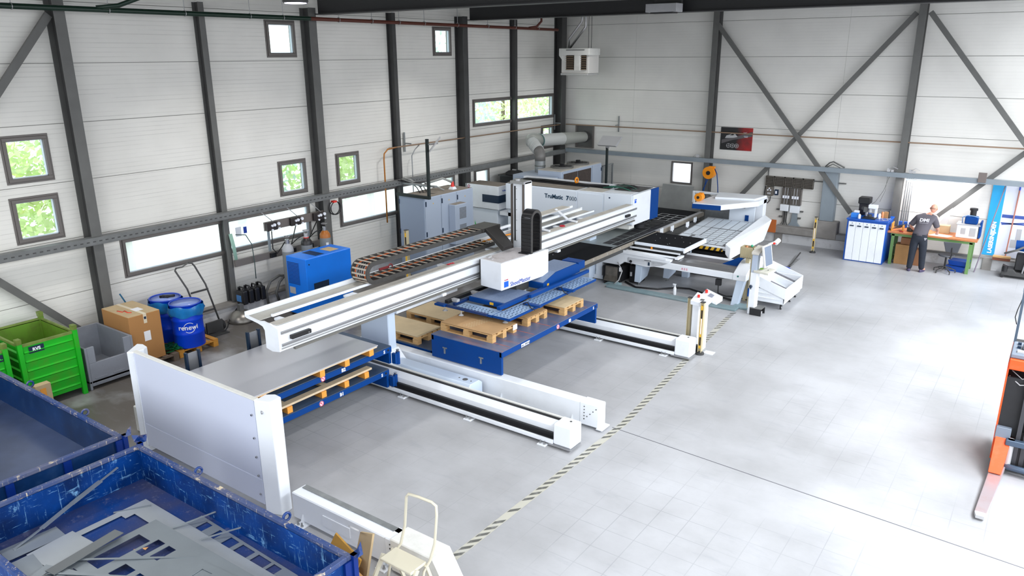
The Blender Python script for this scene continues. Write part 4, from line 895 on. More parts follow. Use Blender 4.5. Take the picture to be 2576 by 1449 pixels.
# ---------------------------------------------------------------- black brush tables
brush = M('brush_black', (20, 21, 25), .85, spec=.15, bump=.3, bs=150)
def table_top(name, lab, x0, y0, x1, y1, z, side, h=.07):
    o = thing(name, lab, 'table', ((x0+x1)/2, (y0+y1)/2, z-h))
    part('brush_top', MB().box(x0, y0, z-.02, x1, y1, z), brush, o)
    part('skirt', MB().box(x1, y0-.01, z-h, x1+.02, y1+.01, z+.003).box(x0, y0-.02, z-h, x1, y0, z+.003), side, o, .002)
    g_ = MB(); n = 0
    rnd = random.Random(3)
    for i in range(10): g_.ball((rnd.uniform(x0+.1, x1-.1), rnd.uniform(y0+.1, y1-.1), z+.001), .009, 6)
    part('ball_roller', g_, silver, o, kind='stuff')
    return o
skirt = M('skirt_grey', (152, 144, 132), .5, .3, var=.1, vs=9)
T = table_top('brush_table', 'long black brush table running under the machine arm to the back wall', -10.4, 12.75, -8.05, 20.4, 1.0, skirt, .085)
bl_ = MB()
for y in [13.0+.62*k for k in range(12)]: bl_.cyl((-8.03, y, .96), (-8.024, y, .96), .016, n=8)
part('skirt_bolt', bl_, silver, T, kind='stuff')
part('edge_strip', MB().box(-8.12, 15.2, 1.0, -8.1, 20.3, 1.012), alu, T)
part('far_rail', MB().box(-8.06, 17.45, .9, -7.98, 20.42, 1.01), skirt, T, .01); part('far_rail_top', MB().box(-8.1, 17.45, 1.01, -8.0, 20.4, 1.018), silver, T)
for yy in (13.4, 16.0, 19.6): part('leg', MB().box(-9.6, yy, 0, -9.4, yy+.2, .92), armw, T)
part('sheet_support', MB().box(-10.35, 12.8, .8, -8.1, 20.3, .9), steeldk, T)
for j in range(2):
    for k in range(9):
        y = 15.55+.36*k; part('brush_tile', MB().box(-8.3-.24*j-(.02*k if j else 0), y, 1.0, -8.13-.2*j, y+.33, 1.008), blackm, T)
gs = MB()
for k in range(5): gs.box(-8.9, 18.5+.28*k-.005, 1.0, -8.15, 18.5+.28*k+.008, 1.006)
for x in (-8.9, -8.65, -8.4): gs.box(x-.006, 18.5, 1.0, x+.006, 19.62, 1.007)
part('grid_slot', gs, silver, T, kind='stuff')
single('sheet_metal', MB().add([(-9.25, 15.35, 1.003), (-8.12, 15.35, 1.003), (-8.36, 18.0, 1.003), (-9.6, 18.4, 1.003), (-9.25, 15.35, 1.006), (-8.12, 15.35, 1.006), (-8.36, 18.0, 1.006), (-9.6, 18.4, 1.006)], [(3, 2, 1, 0), (4, 5, 6, 7), (0, 1, 5, 4), (1, 2, 6, 5), (2, 3, 7, 6), (3, 0, 4, 7)]), M('sheet_grey', (152, 160, 160), .3, .5), 'thin grey sheet being worked on the black table under the machine arm', 'sheet')
T2 = table_top('brush_table', 'square black brush table sticking out towards the open floor above the conveyor', -8.0, 16.17, -6.73, 17.38, 1.0, armw, .065)
part('side_fence', MB().box(-6.73, 16.1, .9, -6.69, 17.4, 1.0), white, T2, .004); part('under_bar', MB().box(-8.0, 16.2, .86, -6.8, 16.26, .92), steeldk, T2)
fr = thing('slide_frame', 'white slide frame with dark rails under the square black table', 'frame', (-7.5, 16.1, .75))
for y, z in ((16.12, .84), (15.97, .78)): part('slide_bar', MB().box(-8.2, y, z, -6.82, y+.05, z+.035), white, fr, .003)
part('dark_rail', MB().box(-8.2, 16.03, .76, -6.85, 16.1, .79), steeldk, fr); part('end_bar', MB().box(-6.85, 15.92, .77, -6.76, 16.25, .82), white, fr, .004); part('shade_fill', MB().box(-8.1, 16.24, .7, -6.9, 16.95, .82), blackm, fr)  # the matt-black block stands for shade inside the frame
part('orange_cap', MB().cyl((-7.55, 16.16, .88), (-7.55, 16.16, .93), .025, n=8), orange, fr)
part('fairing', MB().prism([(-8.7, .46), (-8.2, .46), (-8.08, .56), (-7.5, .52), (-7.1, .6), (-6.9, .72), (-6.9, .76), (-8.7, .86)], 'y', 15.8, 16.0), white, fr, .01)
part('upper_fairing', MB().prism([(-8.3, .78), (-7.0, .76), (-7.0, .8), (-8.3, .86)], 'y', 15.77, 15.8), white, fr)
part('slot', MB().box(-7.55, 15.79, .68, -7.38, 15.8, .69), black, fr)
part('pedestal', MB().box(-8.88, 15.86, .03, -8.7, 16.1, .9), white, fr, .008); part('pedestal_foot', MB().box(-9.3, 15.82, .02, -8.62, 16.14, .12), white, fr, .008)
part('pedestal_wall', MB().box(-9.5, 16.0, .4, -8.9, 16.05, .9), white, fr); part('dark_opening', MB().box(-9.5, 16.06, .1, -8.9, 16.1, .6), blackm, fr)
# trolley box under the fairing
o = thing('tool_trolley', 'black wheeled unit with a metal front under the white fairing', 'trolley', (-8.35, 15.9, 0))
part('trolley_body', MB().box(-8.6, 15.72, .05, -8.12, 16.25, .42), black, o, .01); part('metal_front', MB().prism([(15.72, .42), (15.7, .4), (15.7, .2), (15.62, .1), (15.62, .08), (15.72, .06)], 'x', -8.52, -8.2), M('worn_metal', (130, 124, 116), .4, .6, var=.2, vs=12), o)
for x in (-8.5, -8.2): part('wheel', MB().cyl((x-.02, 15.66, .035), (x+.02, 15.66, .035), .035, n=10), rubber, o)
part('paper_label', MB().box(-8.16, 15.715, .33, -8.1, 15.72, .43), paper, o)
o = thing('pump_unit', 'dark pump unit with a white bottle in the shade beside the wheeled unit', 'machine', (-7.95, 16.2, 0))
part('pump_body', MB().box(-8.05, 16.05, .0, -7.8, 16.4, .42), blackm, o, .01); part('bottle', MB().cyl((-7.98, 16.0, .18), (-7.98, 16.0, .28), .03, n=10), silver, o)
# roller conveyor
CV = thing('conveyor', 'low white conveyor with grey rounded cover running to the operator console', 'conveyor', (-6.5, 16.3, 0))
part('front_beam', MB().box(-8.0, 15.8, .56, -5.42, 15.86, .7), white, CV, .008)
part('rounded_cover', MB().prism([(15.86, .62), (15.86, .7), (15.93, .75), (16.1, .77), (16.27, .75), (16.3, .7), (16.3, .62)], 'x', -8.0, -5.42), M('cover_grey', (150, 150, 152), .3, .6, var=.05), CV)
part('belt', MB().box(-8.0, 16.3, .6, -5.5, 16.72, .72), M('belt_grey', (104, 102, 106), .6), CV); part('back_beam', MB().box(-8.0, 16.72, .55, -5.4, 16.86, .74), white, CV, .008)
part('end_housing', MB().prism([(15.78, .56), (15.78, .7), (16.15, .86), (16.3, .9), (16.9, .9), (16.9, .56)], 'x', -5.42, -5.12), white, CV, .012)
part('round_cap', MB().cyl((-5.3, 15.78, .66), (-5.3, 15.77, .66), .02, n=10), M('teal_cap', (30, 110, 100), .5), CV)
part('leg', MB().hexa([(-5.4, 15.72, 0), (-5.24, 15.72, 0), (-5.24, 15.86, 0), (-5.4, 15.86, 0)], [(-5.34, 15.82, .56), (-5.16, 15.82, .56), (-5.16, 16.0, .56), (-5.34, 16.0, .56)]), legw, CV, .006)
for x, y in ((-7.72, 15.9), (-7.3, 16.6)):
    l_ = part('leg', MB().hexa([(x-.12, y, .08), (x+.03, y, .08), (x+.03, y+.4, .16), (x-.12, y+.4, .16)], [(x-.08, y-.04, .56), (x+.1, y-.04, .56), (x+.1, y+.5, .56), (x-.08, y+.5, .56)]), legw, CV, .006)
    part('adjusting_foot', MB().cyl((x-.04, y+.08, 0), (x-.04, y+.08, .1), .012, n=6).cyl((x-.04, y+.08, 0), (x-.04, y+.08, .012), .04, n=10), galv, l_)
part('port', MB().cyl((-7.9, 15.8, .6), (-7.9, 15.785, .6), .035, n=12), black, CV); part('switch', MB().box(-7.45, 15.785, .57, -7.41, 15.8, .65), navy, CV)
text('A S S', .07, M('pen_red', (210, 60, 110), .6), CV, (-6.55, 15.798, .62), (1, 0, 0), (0, 0, 1))
part('cable_plug', MB().box(-5.82, 15.84, .36, -5.7, 15.92, .5), blackm, CV)
single('blue_folder', MB().hexa([(-5.85, 16.3, .74), (-5.5, 16.25, .745), (-5.45, 16.65, .93), (-5.7, 16.7, .76)], [(-5.85, 16.3, .75), (-5.5, 16.25, .755), (-5.45, 16.65, .94), (-5.7, 16.7, .77)]), blue, 'blue sheet lying on the console end of the conveyor', 'sheet')
# cables on the floor
single('floor_cable', MB().tube([(-8.1, 15.95, .03), (-7.7, 15.7, .025), (-7.2, 15.85, .02), (-6.9, 16.2, .02), (-6.6, 16.3, .02), (-6.2, 16.15, .02), (-5.9, 15.95, .02), (-5.7, 16.1, .02), (-5.45, 16.0, .02)], .022), black, 'thick black cable snaking on the floor under the conveyor', 'cable')
single('power_cable', MB().tube([(-5.76, 15.88, .36), (-5.78, 15.95, .15), (-5.68, 16.2, .03), (-5.5, 16.3, .03), (-5.2, 16.2, .03)], .014), black, 'thin black cable hanging from the plug under the conveyor', 'cable')
single('white_hose', MB().tube([(-8.22, 15.75, .55), (-8.08, 15.72, .35), (-8.1, 15.6, .15), (-8.22, 15.55, .03)], .014), silver, 'pale hose curving down beside the wheeled black unit', 'hose')
# cable duct on floor
o = thing('floor_channel', 'low teal-grey cable cover on the floor in front of the conveyor', 'cable cover', (-6.6, 15.4, 0))
tg = M('teal_grey', (128, 150, 156), .6, var=.1, vs=5, dirt=.4, dcol=(150, 152, 152))
part('cover_run', MB().box(-8.3, 15.34, 0, -5.15, 15.56, .05), tg, o, .01); part('cover_step', MB().box(-5.3, 15.56, 0, -4.98, 15.85, .05), tg, o, .01); part('cover_ramp', MB().hexa([(-8.5, 15.56, 0), (-8.1, 15.56, 0), (-8.1, 15.8, 0), (-8.5, 15.8, 0)], [(-8.42, 15.56, .045), (-8.18, 15.56, .045), (-8.18, 15.8, .09), (-8.3, 15.8, .09)]), tg, o)
# spray bottle
o = thing('spray_bottle', 'white spray bottle standing on the floor before the conveyor', 'bottle', (-6.69, 15.91-.18, 0)); yb_ = 15.73; xb_ = -6.72
part('bottle_body', MB().lathe([(.032, 0), (.036, .02), (.036, .15), (.022, .19), (.014, .21)], (xb_, yb_, 0), 16), white, o); part('spray_head', MB().cyl((xb_, yb_, .21), (xb_, yb_, .235), .018, n=10).box(xb_-.05, yb_-.012, .235, xb_+.025, yb_+.012, .262).bar((xb_-.03, yb_, .235), (xb_-.045, yb_, .19), .01, .01), white, o)
# ---------------------------------------------------------------- sorting table with cut sheet
ST = thing('sorting_table', 'white sorting table with a yellow and black edge holding the cut sheet', 'table', (-6.9, 18.8, 0))
zt0, zt1 = .86, .93
def zt(y): return zt0+(zt1-zt0)*(y-17.4)/(20.2-17.4)
part('table_frame', MB().hexa([(-7.62, 17.4, zt0-.1), (-6.15, 17.4, zt0-.1), (-6.3, 20.2, zt1-.1), (-7.78, 20.2, zt1-.1)], [(-7.62, 17.4, zt0), (-6.15, 17.4, zt0), (-6.3, 20.2, zt1), (-7.78, 20.2, zt1)]), white, ST, .006)
part('front_lip', MB().box(-7.3, 17.33, zt0-.03, -6.1, 17.4, zt0+.005), white, ST)
hz = part('hazard_edge', MB().box(-7.2, 17.33, zt0-.11, -6.25, 17.345, zt0-.03), yellow, ST)
for k in range(7):
    x = -7.18+.14*k; part('black_stripe', MB().prism([(x, zt0-.11), (x+.06, zt0-.11), (x+.1, zt0-.03), (x+.04, zt0-.03)], 'y', 17.325, 17.333), black, hz)
part('side_guard', MB().hexa([(-6.15, 17.25, .72), (-6.0, 17.15, .62), (-5.98, 19.6, .62), (-6.3, 20.4, .8)], [(-6.2, 17.35, .95), (-6.02, 17.25, .88), (-6.0, 20.2, 1.06), (-6.3, 20.5, 1.12)]), white, ST, .01)
part('post', MB().box(-7.2, 17.2, 0, -7.02, 17.32, .84), legw, ST, .008)
part('shade_block', MB().box(-7.5, 17.6, .02, -6.25, 19.6, .62), blackm, ST)  # black block put in for the shade under the table
part('back_panel', MB().box(-7.25, 20.42, .86, -6.55, 20.46, 1.36), armw, ST); part('panel_handle', MB().box(-6.8, 20.4, .9, -6.7, 20.42, 1.06), blue, ST)
for x, y in ((-7.72, 18.6), (-7.8, 19.3), (-7.86, 17.95), (-7.95, 17.5)): part('clamp', MB().box(x-.03, y, .9, x, y+.06, 1.06).box(x-.03, y+.1, .9, x, y+.16, 1.06).box(x-.03, y, .9, x, y+.16, .94), white, ST, .003)
# cut sheet: grey skeleton and white parts
skm = M('skeleton_grey', (126, 128, 132), .4, .4)
NS = thing('cut_sheet', 'white sheet cut into many rectangular parts lying on the sorting table', 'sheet', (-6.9, 18.8, .9))
def sp_pt(u, v, dz): # u across x 0..1, v along y 0..1
    y = 17.42+2.7*v; x0 = -7.6-.16*v; x1 = -6.22-.12*v
    return (x0+(x1-x0)*u, y, zt(y)+dz)
part('sheet_base', MB().hexa([sp_pt(0, 0, .001), sp_pt(1, 0, .001), sp_pt(1, 1, .001), sp_pt(0, 1, .001)], [sp_pt(0, 0, .005), sp_pt(1, 0, .005), sp_pt(1, 1, .005), sp_pt(0, 1, .005)]), skm, NS)
def piece(u0, v0, u1, v1): part('cut_part', MB().hexa([sp_pt(u0, v0, .005), sp_pt(u1, v0, .005), sp_pt(u1, v1, .005), sp_pt(u0, v1, .005)], [sp_pt(u0, v0, .01), sp_pt(u1, v0, .01), sp_pt(u1, v1, .01), sp_pt(u0, v1, .01)]), M('part_white', (222, 230, 238), .35, dirt=.1) if 'part_white' not in bpy.data.materials else bpy.data.materials['part_white'], NS)
for k in range(6): piece(.02+.165*k, .62, .165+.165*k, .98)
for k in range(2): piece(.02+.165*k, .27, .165+.165*k, .6)
piece(.02, .12, .2, .25)
for i in range(4):
    for j in range(6): piece(.36+.16*i, .14+.077*j, .50+.16*i, .20+.077*j)
for j in range(4): piece(.22+.02*j, .03+.06*j, .33+.02*j, .075+.06*j)
for i in range(4): piece(.36+.15*i, .02, .49+.15*i, .06); piece(.36+.15*i, .075, .49+.15*i, .12)
CN = thing('machine_canopy', 'white machine arm with a blue front edge reaching over the sorting table', 'machine', (-6.8, 20.5, 0))
part('canopy_slab', MB().prism([(-7.76, 19.0), (-7.02, 19.1), (-6.38, 20.15), (-6.38, 20.9), (-7.7, 20.7)], 'z', 1.38, 1.52), white, CN, .01)
part('blue_front', MB().prism([(-7.765, 18.985), (-7.015, 19.085), (-7.02, 19.1), (-7.765, 19.0)], 'z', 1.375, 1.5), blue, CN)
part('top_ridge', MB().prism([(-7.5, 19.9), (-6.5, 20.2), (-6.4, 20.9), (-7.7, 20.7)], 'z', 1.52, 1.57), white, CN, .01)
part('rear_arm', MB().box(-8.35, 20.55, 1.5, -7.6, 20.65, 1.56).box(-8.42, 20.55, 1.22, -8.35, 20.62, 1.56), white, CN, .008)
part('support_post', MB().prism([(-6.62, .3), (-6.38, .3), (-6.38, 1.5), (-6.75, 1.5), (-6.62, 1.2)], 'y', 20.6, 20.85), white, CN, .008)
part('camera_unit', MB().box(-7.0, 20.2, 1.28, -6.75, 20.4, 1.38), navy, CN, .006)
mp_ = MB()
for k in range(22): mp_.box(-8.1+.04*k, 20.9, .95, -8.085+.04*k, 20.91, 1.36)
o = thing('guard_fence', 'grey slotted guard panel behind the cut sheet under the white arm', 'fence', (-7.7, 20.9, 0)); part('slot_row', mp_, M('slot_grey', (168, 170, 174), .5), o, kind='stuff'); part('fence_panel', MB().box(-8.15, 20.915, .0, -7.2, 20.93, 1.4), galv, o)
def reel(x, y, z, lab, r=.16):
    o = thing('hose_reel', lab, 'hose reel', (x, y, z)); part('drum', MB().cyl((x, y-.1, z), (x, y+.1, z), r, n=20), orange, o, .02); part('hub', MB().cyl((x, y-.115, z), (x, y-.1, z), r*.35, n=14), black, o)
    part('bracket', MB().box(x-r*.5, y+.1, z-r*.6, x+r*.5, y+.16, z+r*.9), steeldk, o); part('outlet', MB().box(x-.02, y-.06, z+r*.8, x+r*.9, y+.06, z+r*1.06), orange, o, .01); return o
h1 = reel(-8.42, 21.75, 1.93, 'orange hose reel mounted on the back column', .18)
part('hose', MB().tube([(-8.26, 21.75, 2.05), (-8.2, 21.78, 1.9), (-8.17, 21.85, 1.5), (-8.16, 21.9, 1.1)], .014), blue, h1)
reel(-7.72, 19.35, 1.63, 'orange hose reel sitting on the white machine arm', .11)
part('x', MB(), white, PM) if False else None
single('hoses_on_column', MB().tube([(-8.5, 21.9, 1.75), (-8.65, 21.95, 1.4), (-8.68, 22.0, 1.0)], .014).tube([(-8.6, 22.0, 1.75), (-8.66, 21.98, 1.3), (-8.62, 22.0, .9)], .012), blue, 'blue hoses hanging below the orange reel on the back column', 'hose')
# leaning grey plate, orange board
o = thing('steel_plate', 'big dull grey steel plate leaning behind the black table', 'plate', (-9.5, 21.6, 0)); part('plate', MB().hexa([(-9.96, 21.5, .02), (-8.95, 21.5, .02), (-8.95, 21.53, .02), (-9.96, 21.53, .02)], [(-9.96, 21.9, 1.44), (-8.95, 21.9, 1.44), (-8.95, 21.93, 1.44), (-9.96, 21.93, 1.44)]), M('plate_grey', (150, 152, 150), .5, .3, var=.1, vs=3), o)
single('orange_board', MB().box(-6.71, 22.0, .315, -6.41, 22.03, .69), M('terracotta', (192, 104, 46), .7), 'terracotta board leaning on the back wall ledge behind the sorting table', 'board')
# ---------------------------------------------------------------- operator console
OC = thing('operator_console', 'white operator console with tilted screen and small desk at the conveyor end', 'console', (-4.8, 15.45, 0))
part('post', MB().prism([(-4.9, 15.36), (-4.76, 15.36), (-4.74, 15.5), (-4.9, 15.52)], 'z', 0, .92), white, OC, .01)
part('upper_post', MB().prism([(15.36, .92), (15.52, .92), (15.56, 1.38), (15.38, 1.3)], 'x', -4.9, -4.78), cabgrey, OC, .01)
part('head_cap', MB().hexa([(-4.91, 15.35, 1.3), (-4.76, 15.35, 1.3), (-4.7, 15.6, 1.4), (-4.88, 15.62, 1.4)], [(-4.91, 15.35, 1.36), (-4.76, 15.35, 1.34), (-4.7, 15.6, 1.46), (-4.88, 15.62, 1.46)]), dustywhite, OC, .006)
d_ = Vector((.12, 1, 0)).normalized(); n_ = Vector((1, -.12, .18)).normalized(); up_ = n_.cross(d_).normalized()*1
if up_.z < 0: up_ = -up_
sc = Vector((-4.63, 15.52, 1.28))
def fr_box(m, c, a, b, h, w2, d2, t):
    p = [c+a*(-w2)+b*(-d2), c+a*w2+b*(-d2), c+a*w2+b*d2, c+a*(-w2)+b*d2]
    return m.hexa([v-h*t for v in p], [v+h*t for v in p])
s_ = part('screen_frame', fr_box(MB(), sc, d_, up_, n_, .19, .23, .02), whiteW, OC, .006); part('screen', fr_box(MB(), sc+n_*.021, d_, up_, n_, .155, .2, .002), M('screen_glass', (120, 132, 150), .2), s_)
part('desk', MB().prism([(-4.84, 15.34), (-4.5, 15.26), (-4.47, 15.68), (-4.72, 15.74)], 'z', .93, .975), M('desk_top', (214, 212, 200), .5), OC, .006)
part('handset', MB().box(-4.72, 15.68, .98, -4.64, 15.74, 1.06), white, OC, .01); part('key_tag', MB().box(-4.76, 15.5, .976, -4.7, 15.56, .99), M('lime', (150, 220, 60), .5), OC)
part('knob', MB().cyl((-4.58, 15.5, .975), (-4.58, 15.5, .985), .012, n=8), steelgrey, OC); part('stop_button', MB().cyl((-4.6, 15.74, 1.5), (-4.56, 15.74, 1.51), .022, n=10), red, OC)
part('lamp_arm', MB().bar((-4.68, 15.7, 1.48), (-4.6, 15.98, 1.5), .03, .03).cyl((-4.62, 15.95, 1.46), (-4.58, 16.05, 1.52), .05, n=12), white, OC)
part('blue_box', MB().box(-4.93, 15.36, .38, -4.9, 15.48, .56), blue, OC, .005); part('joystick', MB().ball((-4.86, 15.33, .62), .035, 10).cyl((-4.86, 15.34, .56), (-4.86, 15.33, .64), .012, n=6), navy, OC)
part('light_curtain', MB().box(-4.95, 15.46, .1, -4.92, 15.49, 1.2), beige, OC)
o = thing('foot_switch', 'black open box with a grey top on the floor at the console foot', 'box', (-4.72, 15.46, 0))
part('shell', MB().box(-4.84, 15.33, 0, -4.6, 15.345, .15).box(-4.84, 15.58, 0, -4.6, 15.6, .15).box(-4.84, 15.345, 0, -4.83, 15.58, .15), black, o); part('box_lid', MB().box(-4.845, 15.325, .15, -4.595, 15.605, .162), steelgrey, o); part('pedal', MB().box(-4.78, 15.4, .02, -4.63, 15.53, .06), silver, o)
# wire basket with bits
o = thing('wire_basket', 'beige ribbed basket holding small parts behind the console', 'basket', (-5.26, 16.2, .95)); g_ = MB()
for k in range(13): g_.box(-5.4+.022*k, 16.1, 1.0, -5.39+.022*k, 16.11, 1.24)
part('rib', g_, beige, o, kind='stuff'); part('basket_shell', MB().box(-5.41, 16.11, 1.0, -5.12, 16.14, 1.24).box(-5.41, 16.11, 1.0, -5.12, 16.36, 1.02).box(-5.41, 16.33, 1.0, -5.12, 16.36, 1.24).box(-5.41, 16.11, 1.0, -5.39, 16.36, 1.24).box(-5.14, 16.11, 1.0, -5.12, 16.36, 1.24), beige, o)
part('basket_stand', MB().box(-5.3, 16.2, 0, -5.22, 16.28, 1.0), beige, o); part('green_bulb', MB().ball((-5.2, 16.25, 1.26), .03, 10), M('mint', (60, 170, 130), .4), o); part('copper_bits', MB().box(-5.35, 16.15, 1.15, -5.25, 16.3, 1.22).ball((-5.3, 16.2, 1.23), .04, 8), M('copper', (190, 130, 90), .4, .5), o, kind='stuff')
# scrap trolley
SC = thing('scrap_trolley', 'white two-level scrap trolley on castors beside the operator console', 'trolley', (-4.66, 16.6, 0))
part('lower_bin', MB().box(-5.0, 15.98, .14, -4.98, 17.2, .5).box(-4.35, 15.98, .14, -4.33, 17.2, .46).box(-5.0, 15.98, .14, -4.33, 16.0, .42).box(-5.0, 17.18, .14, -4.33, 17.2, .5).box(-5.0, 15.98, .13, -4.33, 17.2, .15), white, SC, .006)
for z in (.22, .32): part('rib', MB().box(-4.97, 15.965, z, -4.38, 15.98, z+.012), white, SC)
A0, A1, A2_, A3 = Vector((-5.02, 15.98, .72)), Vector((-4.3, 15.94, .5)), Vector((-4.3, 17.24, .5)), Vector((-5.02, 17.3, .72))
def wall4(m, a, b, h, t, n):
    return m.hexa([a-Vector((0, 0, h)), b-Vector((0, 0, h)), b-Vector((0, 0, h))+n*t, a-Vector((0, 0, h))+n*t], [a, b, b+n*t, a+n*t])
tm = MB(); wall4(tm, A0, A1, .24, .015, Vector((0, 1, 0))); wall4(tm, A3, A2_, .24, .015, Vector((0, -1, 0))); wall4(tm, A0, A3, .24, .015, Vector((1, 0, 0))); wall4(tm, A1, A2_, .3, .015, Vector((-1, 0, 0)))
tm.hexa([A0-Vector((0, 0, .24)), A1-Vector((0, 0, .24)), A2_-Vector((0, 0, .24)), A3-Vector((0, 0, .24))], [A0-Vector((0, 0, .23)), A1-Vector((0, 0, .23)), A2_-Vector((0, 0, .23)), A3-Vector((0, 0, .23))])
mid0 = (A0+A3)/2+Vector((0, .05, -.04)); mid1 = (A1+A2_)/2+Vector((0, .05, -.04)); wall4(tm, mid0, mid1, .2, .015, Vector((0, 1, 0)))
part('upper_tray', tm, white, SC, .004)
part('dark_scrap', MB().hexa([(-4.95, 16.7, .49), (-4.35, 16.7, .3), (-4.35, 17.2, .3), (-4.95, 17.2, .49)], [(-4.95, 16.7, .52), (-4.35, 16.7, .33), (-4.35, 17.2, .33), (-4.95, 17.2, .52)]), M('scrap_grey', (112, 112, 118), .6, .3, var=.2, vs=20), SC)
part('grey_mat', MB().hexa([(-4.8, 16.02, .45), (-4.35, 16.02, .3), (-4.35, 16.55, .3), (-4.8, 16.55, .45)], [(-4.8, 16.02, .46), (-4.35, 16.02, .31), (-4.35, 16.55, .31), (-4.8, 16.55, .46)]), bpy.data.materials['scrap_grey'], SC)
for x, y, z in ((-4.62, 16.15, .41), (-4.5, 16.2, .375), (-4.42, 16.35, .35)): part('offcut_disc', MB().cyl((x, y, z), (x+.01, y, z+.015), .05, n=14), white, SC)
part('wire_coil', MB().ring((-4.42, 16.2, .37), .05, .006, 'z', 14, 5).ring((-4.4, 16.24, .38), .045, .006, 'z', 14, 5), silver, SC)
for x, y in ((-4.4, 16.06), (-4.4, 16.7), (-4.4, 17.12), (-4.92, 17.12), (-4.92, 16.06)):
    w_ = part('castor', MB().cyl((x-.015, y, .055), (x+.015, y, .055), .055, n=16), rubber, SC); part('castor_fork', MB().box(x-.03, y-.02, .06, x+.03, y+.03, .14), galv, w_); part('castor_hub', MB().cyl((x-.018, y, .055), (x+.018, y, .055), .03, n=12), silver, w_)
# floor broom / squeegee lying
o = thing('dustpan', 'blue dustpan with a dark stick lying on the floor behind the scrap trolley', 'dustpan', (-5.3, 19.6, 0)); part('pan', MB().ball((-5.32, 19.3, .03), .17, 14, sz=.25), pblue, o); part('stick', MB().cyl((-5.22, 19.45, .06), (-5.36, 20.9, .1), .018, n=8), steeldk, o)
# sensor posts and control post
def sensor_post(x, y, h, lab, front):
    o = thing('light_barrier_post', lab, 'sensor post', (x, y, 0)); w = .035
    part('post_shell', MB().prism([(x-w, y-w), (x-w+.012, y-w), (x-w+.012, y+.0), (x+w-.012, y+.0), (x+w-.012, y-w), (x+w, y-w), (x+w, y+w), (x-w, y+w)], 'z', .04, h), beige, o)
    part('cap', MB().box(x-w-.005, y-w-.005, h, x+w+.005, y+w+.005, h+.012), steeldk, o); part('base', MB().cyl((x, y, 0), (x, y, .03), .08, n=14).cyl((x, y, .03), (x, y, .06), .045, n=12), steeldk, o)
    if front:
        part('yellow_profile', MB().box(x-w+.014, y-.028, .12, x+w-.014, y-.002, h-.06), yellow, o); part('optic', MB().box(x-.014, y-.034, .18, x+.014, y-.027, .34).box(x-.014, y-.034, h-.3, x+.014, y-.027, h-.14), black, o, kind='stuff'); part('label_strip', MB().box(x-.01, y-.033, .4, x+.01, y-.028, .7), paper, o)
    return o
sensor_post(-4.83, 12.62, 1.0, 'yellow light barrier post in front of the white control pillar', True)
sensor_post(-5.17, 12.85, .97, 'plain beige barrier post left of the white control pillar', False)
sensor_post(-5.19, 21.5, 1.0, 'yellow barrier post near the back wall left of the tool cabinet', True)
sensor_post(-10.75, 11.2, 1.85, 'yellow barrier post sticking up behind the cable chain', True)
o = thing('control_pillar', 'white control pillar with two sloping button panels beyond the rail end', 'control panel', (-5.0, 12.8, 0))
part('pillar', MB().box(-5.08, 12.74, 0, -4.95, 12.98, .95), white, o, .008); part('pillar_side', MB().box(-4.95, 12.82, 0, -4.86, 12.98, .95), whiteW, o, .008)
part('head_panel', MB().hexa([(-5.1, 12.68, .9), (-4.8, 12.62, .9), (-4.76, 12.86, .95), (-5.1, 13.0, .95)], [(-5.1, 12.68, .98), (-4.8, 12.62, .97), (-4.76, 12.86, 1.04), (-5.1, 13.0, 1.06)]), white, o, .006)
p2 = part('second_panel', MB().hexa([(-5.05, 13.02, .94), (-4.66, 12.82, .93), (-4.62, 13.02, .96), (-5.02, 13.26, .98)], [(-5.05, 13.02, 1.0), (-4.66, 12.82, .98), (-4.62, 13.02, 1.05), (-5.02, 13.26, 1.07)]), white, o, .006)
part('stop_button', MB().cyl((-5.0, 12.82, 1.02), (-5.0, 12.81, 1.06), .024, n=12), red, o); part('stop_button', MB().cyl((-4.97, 13.12, 1.035), (-4.97, 13.11, 1.085), .026, n=12), red, o)
part('key_pad', MB().hexa([(-4.9, 12.96, 1.009), (-4.8, 12.91, 1.003), (-4.78, 13.02, 1.04), (-4.88, 13.09, 1.045)], [(-4.9, 12.96, 1.013), (-4.8, 12.91, 1.007), (-4.78, 13.02, 1.044), (-4.88, 13.09, 1.049)]), M('key_grey', (150, 154, 170), .5), o); part('display', MB().box(-4.93, 12.72, 1.0, -4.86, 12.78, 1.013), steelgrey, o)
single('junction_box', MB().box(-5.02, 12.66, 0, -4.86, 12.73, .14), black, 'small black box on the floor between the control pillar and the yellow post', 'box', bevel=.005)
single('floor_plate', MB().box(-4.8, 12.7, 0, -4.62, 12.85, .01), white, 'small white plate on the floor right of the yellow barrier post', 'plate')
# ---------------------------------------------------------------- back wall fittings
PO = thing('wall_poster', 'red and black poster with a sports car and three wheel rims on the back wall', 'poster', (-7.9, 22.34, 2.55))
pb_ = bpy.data.materials.new('poster_print'); pb_.use_nodes = True; nt = pb_.node_tree; L = nt.links.new; b = nt.nodes['Principled BSDF']; b.inputs['Roughness'].default_value = .4
g = nd(nt, 'ShaderNodeNewGeometry'); sp = nd(nt, 'ShaderNodeSeparateXYZ'); L(g.outputs['Position'], sp.inputs[0])
m1 = nd(nt, 'ShaderNodeMapRange'); m1.inputs[1].default_value = -8.0; m1.inputs[2].default_value = -7.5; L(sp.outputs['X'], m1.inputs[0])
nz = nd(nt, 'ShaderNodeTexNoise'); nz.inputs['Scale'].default_value = 4; nz.inputs['Detail'].default_value = 6; L(g.outputs['Position'], nz.inputs['Vector'])
ml = nd(nt, 'ShaderNodeMath', operation='MULTIPLY'); L(m1.outputs[0], ml.inputs[0]); L(nz.outputs[0], ml.inputs[1])
